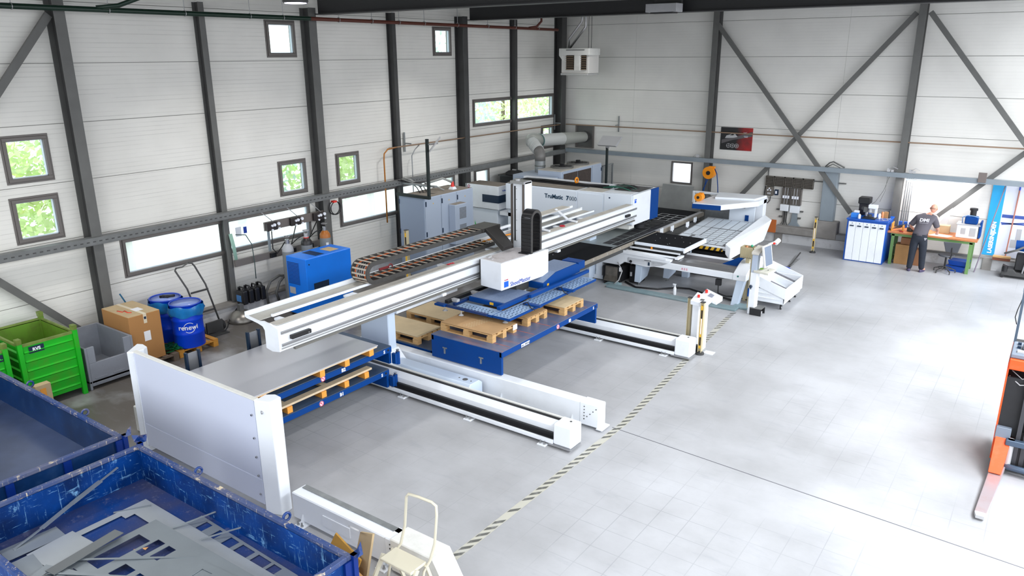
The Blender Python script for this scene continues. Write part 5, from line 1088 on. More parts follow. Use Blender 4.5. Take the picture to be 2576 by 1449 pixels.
cr = nd(nt, 'ShaderNodeValToRGB'); cr.color_ramp.elements[0].color = lin((26, 26, 28))+[1]; cr.color_ramp.elements[1].color = lin((196, 26, 24))+[1]; cr.color_ramp.elements[0].position = .1; cr.color_ramp.elements[1].position = .65; L(ml.outputs[0], cr.inputs[0]); L(cr.outputs[0], b.inputs['Base Color'])
part('poster_sheet', MB().box(-8.38, 22.335, 2.56, -7.42, 22.345, 3.22), pb_, PO)
part('track_print', MB().prism([(-8.34, 2.85), (-7.9, 2.96), (-7.43, 3.12), (-7.43, 2.98), (-8.0, 2.86), (-8.34, 2.74)], 'y', 22.331, 22.335), M('print_grey', (92, 88, 90), .5), PO)
part('car_print', MB().prism([(-8.24, 2.9), (-8.2, 2.98), (-8.1, 3.01), (-8.04, 3.05), (-7.94, 3.04), (-7.9, 2.99), (-7.86, 2.95), (-7.98, 2.92)], 'y', 22.327, 22.331), silver, PO)
part('car_window', MB().prism([(-8.1, 2.99), (-8.03, 3.035), (-7.96, 3.025), (-8.0, 2.99)], 'y', 22.324, 22.327), black, PO)
for x, n in ((-8.12, 0), (-8.0, 5), (-7.87, 7)):
    w_ = MB().ring((x, 22.326, 2.69), .06, .006, 'y', 18, 4)
    for k in range(n or 4):
        a = 2*PI*k/(n or 4); w_.bar((x, 22.326, 2.69), (x+.055*math.cos(a), 22.326, 2.69+.055*math.sin(a)), .006, .01, (0, 1, 0))
    part('wheel_print', w_, silver, PO, kind='stuff')
part('white_mark', MB().prism([(-7.7, 3.09), (-7.66, 3.06), (-7.58, 3.1), (-7.66, 3.08)], 'y', 22.33, 22.335).box(-7.68, 22.33, 2.98, -7.55, 22.335, 2.99).box(-7.66, 22.33, 2.95, -7.56, 22.335, 2.96), txtwh, PO)
# electrical installation
EL = thing('switchboard', 'grey cable trays, meters and fuse boxes mounted on the back wall left of the pier', 'switchboard', (-6.2, 22.2, .9))
eg = M('tray_bronze', (112, 106, 98), .55, .3); yb0 = 22.24
for a, b_ in ((-6.9, -6.66), (-6.64, -6.36), (-6.34, -6.12), (-6.1, -5.85), (-5.83, -5.56)):
    t_ = part('cable_tray', MB().box(a, 22.33, 1.62, b_, 22.345, 1.9).box(a, yb0, 1.885, b_, 22.33, 1.9).box(a, yb0, 1.62, b_, 22.33, 1.635).box(a, yb0, 1.62, a+.015, 22.33, 1.9).box(b_-.015, yb0, 1.62, b_, 22.33, 1.9), eg, EL)
    for k in range(5): part('tray_cable', MB().box(a+.02, 22.26, 1.655+.045*k, b_-.02, 22.28, 1.675+.045*k), M('cable_bronze', (86, 80, 74), .6) if 'cable_bronze' not in bpy.data.materials else bpy.data.materials['cable_bronze'], t_)
mb2 = part('meter_box', MB().box(-6.86, 22.22, 1.33, -6.66, 22.345, 1.6), eg, EL, .006)
for x, z in ((-6.76, 1.55), (-6.8, 1.5), (-6.72, 1.5)): part('dial', MB().cyl((x, 22.22, z), (x, 22.21, z), .022, n=12), txtwh, mb2)
part('lower_dial', MB().box(-6.81, 22.21, 1.38, -6.71, 22.22, 1.43), silver, mb2)
part('green_box', MB().box(-6.62, 22.28, 1.36, -6.52, 22.345, 1.52), navy, EL); part('box_window', MB().box(-6.6, 22.275, 1.4, -6.55, 22.28, 1.48), txtwh, EL)
part('loop_cable', MB().tube([(-6.9, 22.3, 1.6), (-6.92, 22.3, 1.3), (-6.88, 22.3, 1.12), (-6.8, 22.3, 1.1), (-6.74, 22.3, 1.18), (-6.73, 22.3, 1.3)], .012), black, EL)
for a, b_ in ((-6.4, -6.16), (-6.14, -5.85)):
    part('breaker_frame', MB().box(a, 22.3, 1.12, b_, 22.345, 1.6).box(a, 22.24, 1.12, a+.012, 22.3, 1.6).box(b_-.012, 22.24, 1.12, b_, 22.3, 1.6), M('frame_brown', (116, 110, 106), .5), EL)
    for k in range(5): part('riser_cable', MB().cyl((a+.04+.04*k, 22.28, 1.14), (a+.04+.04*k, 22.28, 1.6), .01, n=6), silver if k % 2 else eg, EL)
    for k in range(3): part('fuse', MB().box(a+.03+.07*k, 22.24, 1.3, a+.08+.07*k, 22.27, 1.38), txtwh, EL, .003)
part('white_box', MB().box(-6.41, 22.22, .93, -6.17, 22.345, 1.12), white, EL, .008); part('white_box', MB().box(-6.13, 22.22, .9, -5.86, 22.345, 1.11), white, EL, .008)
for k in range(4): part('down_cable', MB().tube([(-6.32+.035*k, 22.3, .93), (-6.31+.03*k, 22.3, .62), (-6.36+.06*k, 22.28, .5), (-6.36+.06*k, 22.2, .4)], .013), black if k % 2 else steelgrey, EL)
part('funnel_duct', MB().prism([(-6.06, .9), (-5.92, .9), (-5.9, .62), (-5.76, .45), (-6.2, .45), (-6.08, .62)], 'y', 22.26, 22.33), bluegrey, EL, .004)
for x, z in ((-6.47, .93), (-5.8, .93), (-6.38, .73), (-5.85, .73)): part('wall_bracket', MB().box(x-.05, 22.28, z, x+.03, 22.345, z+.04), steelgrey, EL)
part('feed_pipe', MB().cyl((-6.85, 22.3, 1.9), (-6.85, 22.3, 2.18), .015, n=8).box(-5.56, 22.28, 1.84, -4.7, 22.31, 1.87), steelgrey, EL)
single('floor_duct', MB().box(-6.45, 22.03, .31, -5.35, 22.3, .52), concrete_grey, 'grey duct box lying on the wall ledge under the fuse boxes', 'duct', bevel=.02)
single('floor_duct', MB().box(-4.75, 22.03, .31, -4.35, 22.3, .46), M('ledge_grey', (138, 140, 142), .7), 'small grey duct box on the ledge left of the tool cabinet', 'duct', bevel=.01)
# bits on the rail
def rail_cables(x, lab):
    m_ = MB()
    m_.tube([(x-.2, 22.1, 2.31), (x-.1, 22.1, 2.42), (x, 22.08, 2.46), (x+.12, 22.1, 2.4), (x+.3, 22.1, 2.32)], .02).tube([(x-.15, 22.06, 2.31), (x, 22.05, 2.4), (x+.2, 22.06, 2.31)], .014)
    return single('rail_cables', m_, steelgrey, lab, 'cable')
rail_cables(-5.05, 'loop of grey cables over the back wall rail above the short pier')
for x, lb in ((-3.62, 'left of the long column'), (-3.1, 'right of the long column')):
    single('socket_cluster', MB().box(x-.06, 22.0, 2.31, x+.02, 22.06, 2.4).box(x+.04, 22.0, 2.31, x+.1, 22.04, 2.37).tube([(x, 22.0, 2.38), (x+.1, 21.95, 2.45), (x+.2, 22.0, 2.4)], .006), silver, 'small white sockets and wires on the back wall rail, '+lb, 'socket', kind=None)
single('socket_cluster', MB().box(-8.98, 22.02, 2.31, -8.9, 22.06, 2.4).tube([(-9.1, 22.04, 2.31), (-9.0, 22.04, 2.4), (-8.85, 22.04, 2.33)], .006), silver, 'small junction box on the back rail left of the poster column', 'socket')
single('rail_box', MB().box(-1.6, 21.96, 2.22, -1.42, 22.0, 2.46), M('brown_grey', (112, 102, 98), .5), 'dark brown-grey box on the back wall rail above the bench', 'box', bevel=.005)
m_ = MB()
for k in range(4): m_.cyl((-3.22+.05*k, 22.335, .9), (-3.22+.05*k, 22.335, 2.18), .014, n=6); m_.tube([(-3.22+.05*k, 22.335, .92), (-3.17+.07*k, 22.27, .85), (-3.12+.08*k, 22.22, .8)], .012)
single('pipe_run', m_, galv, 'row of thin grey pipes running down the wall beside the long column', 'pipe', kind=None)
m_ = MB().tube([(-3.6, 22.05, 2.2), (-3.7, 22.05, 1.8), (-3.85, 22.0, 1.5), (-3.95, 21.9, 1.4)], .006).tube([(-3.65, 22.05, 2.2), (-3.66, 22.05, 1.8), (-3.75, 22.0, 1.5)], .005)
single('hanging_wire', m_, steelgrey, 'two thin wires hanging from the rail to the black device on the tool cabinet', 'cable')
o = thing('strip_lamp', 'glowing strip lamp under the back wall rail above the workbench', 'lamp', (-2.55, 21.97, 2.12))
part('lamp_housing', MB().box(-3.2, 21.94, 2.125, -1.9, 22.04, 2.17), white, o, .005)
gm = bpy.data.materials.new('tube_glow'); gm.use_nodes = True; gm.node_tree.nodes['Principled BSDF'].inputs['Emission Color'].default_value = (1, .97, 1, 1); gm.node_tree.nodes['Principled BSDF'].inputs['Emission Strength'].default_value = 8
part('tube', MB().cyl((-3.15, 21.99, 2.112), (-1.95, 21.99, 2.112), .014, n=10), gm, o)
# ---------------------------------------------------------------- tool cabinet
TC = thing('tool_cabinet', 'blue tool cabinet with five tall white pull-out fronts', 'cabinet', (-3.85, 21.7, 0))
kb = M('cabinet_blue', (10, 82, 176), .4)
part('carcass', MB().box(-4.33, 21.2, .0, -3.36, 22.2, 1.1), kb, TC, .006); part('cabinet_top', MB().box(-4.35, 21.17, 1.1, -3.34, 22.2, 1.14), kb, TC, .006)
for k in range(5):
    x = -4.285+.181*k; f_ = part('pull_out', MB().box(x, 21.175, .03, x+.175, 21.2, 1.06), white, TC, .003)
    part('handle', MB().bar((x+.04, 21.16, .955), (x+.135, 21.16, .955), .02, .028), navy, f_); part('lock', MB().cyl((x+.09, 21.175, 1.02), (x+.09, 21.165, 1.02), .011, n=8), navy, f_)
# things on the cabinet
o = thing('overhead_projector', 'black box device with a round lens on the tool cabinet', 'device', (-4.1, 21.9, 1.14))
part('head', MB().box(-4.22, 21.7, 1.45, -3.93, 22.0, 1.62), black, o, .015); part('body', MB().box(-4.2, 21.78, 1.14, -3.98, 22.05, 1.45), M('device_black', (24, 20, 32), .4), o, .01); part('lens', MB().cyl((-4.08, 21.78, 1.33), (-4.08, 21.76, 1.33), .055, n=16), steeldk, o)
o = thing('drill_stand', 'white and grey bench press machine on a black base on the tool cabinet', 'machine', (-3.85, 21.5, 1.14))
part('base', MB().box(-4.0, 21.28, 1.14, -3.68, 21.55, 1.17), black, o, .005); part('column', MB().box(-3.74, 21.42, 1.17, -3.69, 21.52, 1.46), white, o, .006); part('head', MB().box(-3.9, 21.4, 1.4, -3.68, 21.53, 1.5), white, o, .01); part('spindle', MB().cyl((-3.85, 21.46, 1.3), (-3.85, 21.46, 1.42), .05, .035, n=12), silver, o); part('table', MB().cyl((-3.85, 21.44, 1.2), (-3.85, 21.44, 1.24), .06, n=12), steeldk, o); part('motor', MB().box(-4.02, 21.45, 1.28, -3.92, 21.55, 1.42), steelgrey, o, .01)
single('tissue_box', MB().box(-4.28, 21.3, 1.14, -4.1, 21.42, 1.26), M('sky_blue', (40, 130, 226), .5), 'light blue box on the left front corner of the tool cabinet', 'box', bevel=.004)
single('paper_pack', MB().box(-4.25, 21.45, 1.14, -4.12, 21.55, 1.3), paper, 'white packet behind the light blue box on the tool cabinet', 'box', bevel=.01)
for i, (x, y, h, m, lb) in enumerate(((-4.06, 21.26, .12, paper, 'white cup beside the light blue box on the tool cabinet'), (-3.98, 21.7, .14, silver, 'grey pot between the two devices on the tool cabinet'), (-3.62, 21.5, .14, white, 'white bottle right of the bench press machine'), (-3.58, 21.65, .17, M('amber', (214, 140, 90), .5), 'amber jar at the back of the tool cabinet'), (-3.5, 21.72, .16, cardb, 'brown carton standing at the back right of the tool cabinet'), (-3.43, 21.75, .2, steeldk, 'dark spray can near the column on the tool cabinet'))):
    if i == 4: single('carton', MB().box(x-.05, y-.04, 1.14, x+.05, y+.04, 1.14+h), m, lb, 'box')
    else: single('jar', MB().lathe([(.03, 0), (.034, .02), (.034, h*.75), (.02, h)], (x, y, 1.14), 14), m, lb, 'jar')
m_ = MB(); rnd = random.Random(5)
for k in range(16):
    x, y, a = rnd.uniform(-3.62, -3.4), rnd.uniform(21.28, 21.6), rnd.uniform(0, 3); m_.bar((x, y, 1.148), (x+.07*math.cos(a), y+.07*math.sin(a), 1.152), .01, .01)
single('small_tools', m_, silver, 'scatter of small silver tools on the right end of the tool cabinet', 'tools', kind='stuff')
single('angled_tray', MB().hexa([(-3.36, 21.5, .98), (-3.05, 21.6, 1.0), (-3.05, 21.75, 1.0), (-3.36, 21.7, .98)], [(-3.36, 21.5, 1.16), (-3.05, 21.6, 1.2), (-3.05, 21.75, 1.2), (-3.36, 21.7, 1.16)]), kb, 'blue parts tray bridging from the tool cabinet to the bench', 'tray', bevel=.004) if False else None
# ---------------------------------------------------------------- workbench
WB = thing('workbench', 'long wooden workbench with green legs against the back wall', 'workbench', (-2.35, 21.9, 0))
bt_ = M('bench_wood', (196, 124, 76), .6, var=.15, vs=8); gr = M('bench_green', (104, 142, 82), .5)
part('bench_top', MB().box(-3.36, 21.38, .83, -1.34, 22.12, .875), bt_, WB, .004)
part('apron', MB().box(-3.28, 21.42, .76, -1.42, 21.45, .83), gr, WB)
for x in (-3.26, -1.5):
    part('leg', MB().box(x, 21.42, 0, x+.07, 21.48, .8), gr, WB); part('leg', MB().box(x, 22.02, 0, x+.07, 22.08, .8), gr, WB); part('foot_rail', MB().box(x+.01, 21.48, .1, x+.06, 22.02, .16), gr, WB)
part('back_rail', MB().box(-3.2, 22.03, .3, -1.5, 22.06, .36), steelgrey, WB)
BZ = .876
single('carton', MB().box(-3.15, 21.55, .0, -2.8, 21.85, .52), cardb, 'tall cardboard box standing under the left end of the workbench', 'box', bevel=.004)
single('carton', MB().box(-3.05, 21.6, .525, -2.8, 21.8, .7), M('cardboard_dark', (150, 104, 72), .8), 'darker small carton on top of the tall box under the workbench', 'box', bevel=.004)
single('carton', MB().box(-2.76, 21.6, .0, -2.5, 21.9, .42), bpy.data.materials['cardboard_dark'], 'dark carton under the workbench behind the worker', 'box', bevel=.004)
for i, (x, y, z, lb) in enumerate(((-1.72, 21.7, 0, 'blue folded crate on the floor under the right end of the bench, lower'), (-1.66, 21.76, .14, 'blue crate on top of the lower one under the bench'))):
    single('blue_crate', MB().hexa([(x-.22, y-.12, z+.001), (x+.16, y-.2, z+.001), (x+.2, y+.1, z+.001), (x-.15, y+.16, z+.001)], [(x-.26, y-.14, z+.12), (x+.2, y-.22, z+.13), (x+.22, y+.12, z+.13), (x-.17, y+.2, z+.12)]), M('crate_blue', (16, 70, 160), .4) if 'crate_blue' not in bpy.data.materials else bpy.data.materials['crate_blue'], lb, 'crate')
# compressor-like machine on bench
o = thing('filter_unit', 'white box machine with a blue motor on top at the right end of the bench', 'machine', (-1.6, 21.8, BZ))
part('housing', MB().box(-1.84, 21.55, BZ, -1.38, 21.95, BZ+.33), white, o, .01); part('top_tray', MB().box(-1.86, 21.53, BZ+.33, -1.34, 21.97, BZ+.345), silver, o); part('blue_tank', MB().box(-1.7, 21.62, BZ+.345, -1.42, 21.85, BZ+.53), blue, o, .02); part('motor', MB().cyl((-1.55, 21.73, BZ+.53), (-1.55, 21.73, BZ+.68), .07, n=14), black, o); part('motor_cap', MB().cyl((-1.55, 21.73, BZ+.68), (-1.55, 21.73, BZ+.73), .09, n=14), blackm, o)
part('hose', MB().tube([(-1.75, 21.7, BZ+.35), (-1.76, 21.66, BZ+.5), (-1.65, 21.64, BZ+.56), (-1.5, 21.64, BZ+.55), (-1.4, 21.66, BZ+.52)], .012), M('hose_lightblue', (120, 160, 210), .5), o); part('front_plate', MB().box(-1.74, 21.54, BZ+.1, -1.64, 21.55, BZ+.25).box(-1.55, 21.54, BZ+.06, -1.42, 21.55, BZ+.27), silver, o, .002); part('blue_side', MB().box(-1.36, 21.6, BZ+.02, -1.32, 21.95, BZ+.42), blue, o)
part('rubber_feet', MB().box(-1.82, 21.57, BZ-.0, -1.4, 21.93, BZ+.02), navy, o)
single('paper_sheet', MB().hexa([(-2.42, 21.42, BZ), (-2.0, 21.4, BZ), (-1.9, 21.62, BZ), (-2.3, 21.7, BZ)], [(-2.42, 21.42, BZ+.006), (-2.0, 21.4, BZ+.006), (-1.9, 21.62, BZ+.008), (-2.3, 21.7, BZ+.008)]), paper, 'white drawing sheets spread on the bench before the worker', 'paper')
single('carton', MB().box(-2.3, 21.85, BZ, -2.02, 22.05, BZ+.2), cardl, 'small open carton on the bench behind the papers', 'box', bevel=.004)
single('grey_plate', MB().hexa([(-2.42, 22.0, BZ), (-2.14, 22.0, BZ), (-2.14, 22.02, BZ), (-2.42, 22.02, BZ)], [(-2.3, 22.12, 1.25), (-2.05, 22.12, 1.5), (-2.05, 22.14, 1.5), (-2.3, 22.14, 1.25)]), silver, 'pale grey plate leaning on the wall behind the worker', 'plate')
single('vise', MB().box(-2.95, 21.6, BZ, -2.75, 21.72, BZ+.1).box(-2.92, 21.55, BZ+.06, -2.78, 21.62, BZ+.12).cyl((-2.85, 21.45, BZ+.06), (-2.85, 21.56, BZ+.06), .012, n=8), steeldk, 'dark bench vice left of the worker on the bench', 'vice', bevel=.004)
single('red_tool', MB().bar((-3.1, 21.45, BZ+.012), (-3.0, 21.42, BZ+.012), .02, .02), M('tool_red2', (180, 30, 40), .4), 'small red tool lying on the left end of the bench', 'tool')
rk = thing('spanner_rack', 'sloping rack of dark spanners at the left end of the bench', 'rack', (-3.25, 21.7, BZ)); part('rack_side', MB().box(-3.3, 21.45, BZ, -3.28, 21.75, BZ+.2).box(-3.05, 21.5, BZ, -3.03, 21.75, BZ+.14), woodor, rk)
m_ = MB()
for k in range(8): m_.bar((-3.28+.02*k, 21.5+.03*k, BZ+.04), (-3.12+.02*k, 21.5+.03*k, BZ+.16), .016, .008)
part('spanner', m_, steeldk, rk, kind='stuff')
for x, lb in ((-3.22, 'left'), (-3.1, 'middle'), (-2.98, 'right')): single('blue_bin', MB().box(x, 22.0, BZ, x+.08, 22.08, BZ+.16), kb, 'small blue bin at the wall behind the vice, %s one of three' % lb, 'bin', 'small blue bins on the bench', bevel=.004)
# office chair
OCH = thing('work_chair', 'grey swivel chair with a curved back on a five-star base under the bench', 'chair', (-1.93, 21.25, 0))
sh = M('seat_grey', (78, 80, 86), .6)
part('backrest', MB().hexa([(-1.96, 21.18, .55), (-1.7, 21.22, .55), (-1.7, 21.25, .55), (-1.96, 21.22, .55)], [(-2.03, 21.1, .82), (-1.64, 21.15, .82), (-1.64, 21.18, .82), (-2.03, 21.14, .82)]), sh, OCH, .02, seg=3)
part('seat', MB().lathe([(.16, 0), (.19, .02), (.17, .045)], (-1.94, 21.32, .42), 18), sh, OCH); part('back_bar', MB().tube([(-1.9, 21.35, .42), (-1.84, 21.18, .4), (-1.82, 21.17, .5), (-1.83, 21.17, .68)], .014), black, OCH); part('gas_lift', MB().cyl((-1.94, 21.32, .1), (-1.94, 21.32, .42), .022, n=10), black, OCH)
for k in range(5):
    a = 2*PI*k/5+.3; x, y = -1.94+.25*math.cos(a), 21.32+.25*math.sin(a); part('base_leg', MB().bar((-1.94, 21.32, .16), (x, y, .07), .025, .02).cyl((x, y, 0), (x, y, .07), .012, n=6), steeldk, OCH)
part('foot_ring', MB().ring((-1.94, 21.32, .12), .15, .008, 'z', 20, 5), steeldk, OCH)
# ---------------------------------------------------------------- banners and broom
BN = thing('wall_banner', 'tall light blue banner with white lettering reading upwards, on the back wall', 'banner', (-1.12, 22.3, .35))
part('banner_cloth', MB().box(-1.27, 22.3, .36, -.99, 22.31, 2.24), M('banner_blue', (40, 168, 226), .6), BN); text('LASERSNIJDEN', .125, txtwh, BN, (-1.1, 22.297, .82), (0, 0, 1), (-1, 0, 0), bold=.006)
PB = thing('machine_poster', 'large pale poster with blue machine parts right of the blue banner', 'poster', (-.5, 22.3, .35)); part('poster_cloth', MB().box(-.99, 22.3, .36, .6, 22.31, 2.2), M('poster_pale', (222, 226, 238), .6), PB)
part('blue_print', MB().box(-.97, 22.295, 1.35, -.3, 22.3, 1.43).box(-.97, 22.295, 1.2, -.4, 22.3, 1.23).bar((-.95, 22.297, 1.18), (-.2, 22.297, 1.3), .004, .03), M('print_blue', (58, 84, 160), .5), PB, kind='stuff'); part('grey_print', MB().box(-.7, 22.295, .62, -.4, 22.3, .82).box(-.6, 22.29, .8, -.5, 22.3, 1.1), silver, PB, kind='stuff')
o = thing('broom', 'push broom with a reddish stick leaning against the pale poster', 'broom', (-.78, 22.05, .31)); part('stick', MB().cyl((-.74, 22.1, .4), (-.7, 22.27, 2.16), .016, n=8), M('stick_red', (176, 116, 100), .6), o); part('stick_tip', MB().cyl((-.703, 22.262, 2.06), (-.7, 22.27, 2.17), .018, n=8), pblue, o); part('broom_head', MB().box(-1.0, 22.02, .38, -.62, 22.12, .43), wood, o, .006); part('bristles', MB().box(-1.0, 22.03, .315, -.62, 22.11, .38), M('bristle_brown', (122, 72, 52), .8), o)
single('wall_stick', MB().cyl((-1.32, 21.75, .0), (-1.0, 22.2, 2.2), .014, n=8), M('rod_purple', (130, 118, 134), .5), 'thin grey rod leaning left of the blue banner', 'rod')
# floor cleaner
o = thing('floor_cleaner', 'dark industrial vacuum trolley with a blue tank under the pale poster', 'vacuum', (-.4, 21.8, 0))
part('chassis', MB().prism([(-.75, .06), (.3, .06), (.3, .16), (-.45, .16), (-.5, .22), (-.66, .22), (-.75, .26)], 'y', 21.6, 22.0), steeldk, o, .01); part('tank', MB().cyl((-.55, 21.8, .78), (.2, 21.8, .82), .14, n=18), blue, o); part('engine', MB().box(-.5, 21.68, .2, .0, 21.95, .6), blackm, o, .02)
part('handle', MB().tube([(-.75, 21.62, .6), (-.5, 21.6, .72), (-.1, 21.6, 1.0)], .028), steelgrey, o); part('frame_bar', MB().tube([(-.55, 21.6, .7), (-.32, 21.6, .68), (-.28, 21.6, .5), (-.32, 21.6, .16)], .018), silver, o); part('frame_bar', MB().tube([(-.0, 21.6, .7), (-.16, 21.6, .66), (-.2, 21.6, .5), (-.24, 21.6, .16)], .018), silver, o)
part('front_wheel', MB().cyl((-.72, 21.6, .05), (-.72, 21.68, .05), .05, n=14), rubber, o); part('brush_unit', MB().cyl((-.68, 21.62, .16), (-.68, 21.62, .3), .06, n=12), black, o); part('red_motor', MB().cyl((.0, 21.75, .22), (.0, 21.75, .55), .1, n=14), M('maroon', (90, 30, 44), .5), o)
# ---------------------------------------------------------------- stacker truck
SK = thing('stacker_truck', 'orange and black pallet stacker at the right edge, fork pointing towards us', 'stacker', (.3, 11.3, 0))
so = M('stacker_orange', (240, 84, 24), .4, dirt=.3, dcol=(225, 120, 90), ds=10); sg = M('stacker_grey', (118, 128, 142), .4)
part('side_shell', MB().box(-.12, 11.05, .12, -.1, 12.0, 1.5), so, SK, .003); part('front_panel', MB().box(-.1, 11.06, .5, .16, 11.1, 1.3), blackm, SK); part('orange_crossbar', MB().box(-.11, 11.0, 1.42, .9, 11.06, 1.56), so, SK, .01); part('top_deck', MB().box(-.11, 11.05, 1.56, .9, 11.6, 1.62), sg, SK, .01)
part('dash_hump', MB().box(.0, 11.2, 1.62, .2, 11.45, 1.7), sg, SK, .04, seg=3); part('display', MB().box(-.05, 11.12, 1.62, .05, 11.2, 1.64), silver, SK); part('knob', MB().box(-.06, 11.3, 1.62, -.02, 11.34, 1.65).box(-.06, 11.45, 1.62, -.02, 11.49, 1.65), navy, SK, kind='stuff')
for x in (.12, .2, .28, .42): part('mast_rail', MB().box(x, 10.98, .1, x+.05, 11.1, 1.42), M('mast_grey', (72, 72, 76), .4, .5), SK) if x < .4 else None
part('back_wall', MB().box(-.1, 11.5, .12, .9, 11.9, 1.56), black, SK); part('wire', MB().tube([(-.08, 11.1, 1.3), (.05, 11.04, 1.22), (.2, 11.04, 1.26)], .008).tube([(-.06, 11.1, 1.38), (.06, 11.06, 1.3), (.2, 11.08, 1.36)], .006), silver, SK)
part('lower_beam', MB().box(.02, 10.9, .42, .9, 10.98, .5), M('beam_bluegrey', (76, 92, 112), .35, .4), SK, .008); part('bumper', MB().tube([(-.02, 11.0, .14), (.1, 10.92, .12), (.5, 10.9, .12), (.9, 10.95, .12)], .045), bpy.data.materials['beam_bluegrey'], SK)
part('chassis', MB().box(-.06, 11.0, .06, .9, 11.5, .4), blackm, SK, .02); part('cylinder', MB().cyl((.08, 10.95, .15), (.08, 10.95, .5), .04, n=12), silver, SK)
part('fork', MB().hexa([(-.145, 9.62, .03), (-.02, 9.62, .03), (.08, 11.0, .05), (-.08, 11.0, .05)], [(-.145, 9.62, .075), (-.02, 9.62, .075), (.08, 11.0, .12), (-.08, 11.0, .12)]), M('fork_metal', (200, 190, 194), .3, .5, dirt=.4, dcol=(190, 140, 130), ds=3), SK, .004)
part('fork_tip', MB().prism([(-.145, 9.62), (-.125, 9.53), (-.04, 9.53), (-.02, 9.62)], 'z', .03, .07), silver, SK)
part('fork_heel', MB().hexa([(-.1, 10.62, .122), (.04, 10.62, .122), (.06, 11.0, .124), (-.1, 11.0, .124)], [(-.1, 10.62, .13), (.04, 10.62, .13), (.08, 11.0, .5), (-.1, 11.0, .5)]), so, SK, .006); part('heel_plate', MB().box(-.11, 10.98, .45, .06, 11.05, .62), sg, SK, .006)
part('guard_post', MB().bar((-.1, 11.6, 1.6), (-.1, 11.6, 2.35), .03, .03), M('post_teal', (70, 84, 100), .4), SK); part('guard_frame', MB().box(-.12, 11.58, 2.3, .8, 11.62, 2.38), sg, SK, .004); part('guard_glass', MB().box(-.12, 11.58, 2.38, .8, 11.62, 2.6), white, SK, .01)
part('guard_cable', MB().tube([(-.11, 11.6, 2.2), (-.14, 11.58, 2.05), (-.15, 11.58, 1.95), (-.12, 11.6, 1.85)], .006), black, SK)
part('load_wheel', MB().cyl((.0, 10.98, .04), (.05, 10.98, .04), .04, n=12), rubber, SK)
# ---------------------------------------------------------------- heater in the corner
HT = thing('unit_heater', 'white louvred unit heater hanging in the corner of the hall', 'heater', (-12.4, 20.6, 4.7))
part('heater_body', MB().box(-12.86, 20.5, 4.76, -11.9, 21.1, 5.42), M('heater_white', (214, 212, 208), .45), HT, .01); part('top_shroud', MB().box(-12.92, 20.44, 5.28, -11.86, 21.1, 5.48), whiteW, HT, .01); part('shroud_drop', MB().prism([(-12.92, 5.28), (-12.78, 5.28), (-12.78, 5.12)], 'y', 20.44, 20.5), whiteW, HT)
part('bottom_tray', MB().box(-12.86, 20.46, 4.7, -11.92, 21.1, 4.76), M('heater_grey', (180, 180, 178), .5), HT, .006); part('top_slot', MB().box(-12.66, 20.43, 5.42, -12.02, 20.44, 5.44), steeldk, HT)
for a, b_ in ((-12.68, -12.42), (-12.16, -11.98)):
    part('louvre_opening', MB().box(a, 20.49, 4.86, b_, 20.5, 5.28), M('louvre_dark', (36, 28, 22), .6) if 'louvre_dark' not in bpy.data.materials else bpy.data.materials['louvre_dark'], HT)
    for k in range(7): part('louvre_blade', MB().bar((a, 20.47, 4.87+.062*k), (b_, 20.47, 4.87+.062*k), .045, .008, (0, .6, 1)), M('blade_tan', (150, 130, 108), .4, .3) if 'blade_tan' not in bpy.data.materials else bpy.data.materials['blade_tan'], HT)
part('centre_column', MB().prism([(-12.42, 20.5), (-12.38, 20.46), (-12.2, 20.46), (-12.16, 20.5)], 'z', 4.84, 5.28), whiteW, HT)
part('flue', MB().tube([(-12.85, 20.9, 5.46), (-12.85, 20.9, 5.75), (-12.4, 20.9, 6.25), (-12.38, 20.9, 6.9)], .035, 10), chrome, HT); part('flue', MB().tube([(-12.78, 20.8, 5.46), (-12.2, 20.8, 6.1), (-12.22, 20.8, 6.4), (-12.25, 20.8, 6.9)], .035, 10), chrome, HT)
for x in (-12.1, -12.0): part('hanger_rod', MB().cyl((x, 20.8, 5.48), (x, 20.8, 7.0), .008, n=6), steeldk, HT)
# ---------------------------------------------------------------- roof lamps
HB = thing('high_bay_lamp', 'round high bay lamp hanging at the top left of the beam', 'lamp', (-11.2, 9.2, 6.2))
part('reflector', MB().lathe([(.2, 0), (.22, .02), (.21, .09), (.12, .14), (.1, .24)], (-11.2, 9.2, 6.18), 24), steeldk, HB); part('rod', MB().cyl((-11.2, 9.2, 6.4), (-11.2, 9.2, 7.3), .012, n=6), steeldk, HB)
em = bpy.data.materials.new('lamp_glow'); em.use_nodes = True; em.node_tree.nodes['Principled BSDF'].inputs['Emission Color'].default_value = (.75, .7, 1, 1); em.node_tree.nodes['Principled BSDF'].inputs['Emission Strength'].default_value = 6
part('lens', MB().cyl((-11.2, 9.2, 6.172), (-11.2, 9.2, 6.18), .185, n=24), em, HB)
BL = thing('crane_box', 'pale grey box hanging under the farther roof beam', 'box', (-7.8, 16.7, 6.2)); part('housing', MB().box(-8.2, 16.6, 6.2, -7.45, 16.95, 6.38), M('box_grey', (170, 170, 172), .5, var=.08), BL, .008); part('bottom_gear', MB().box(-8.1, 16.65, 6.17, -7.55, 16.9, 6.2), black, BL); part('hanger', MB().box(-8.15, 16.95, 6.3, -7.5, 17.05, 6.5), steeldk, BL)
for z in (0,): part('side_lug', MB().box(-8.24, 16.7, 6.22, -8.2, 16.8, 6.32), silver, BL)
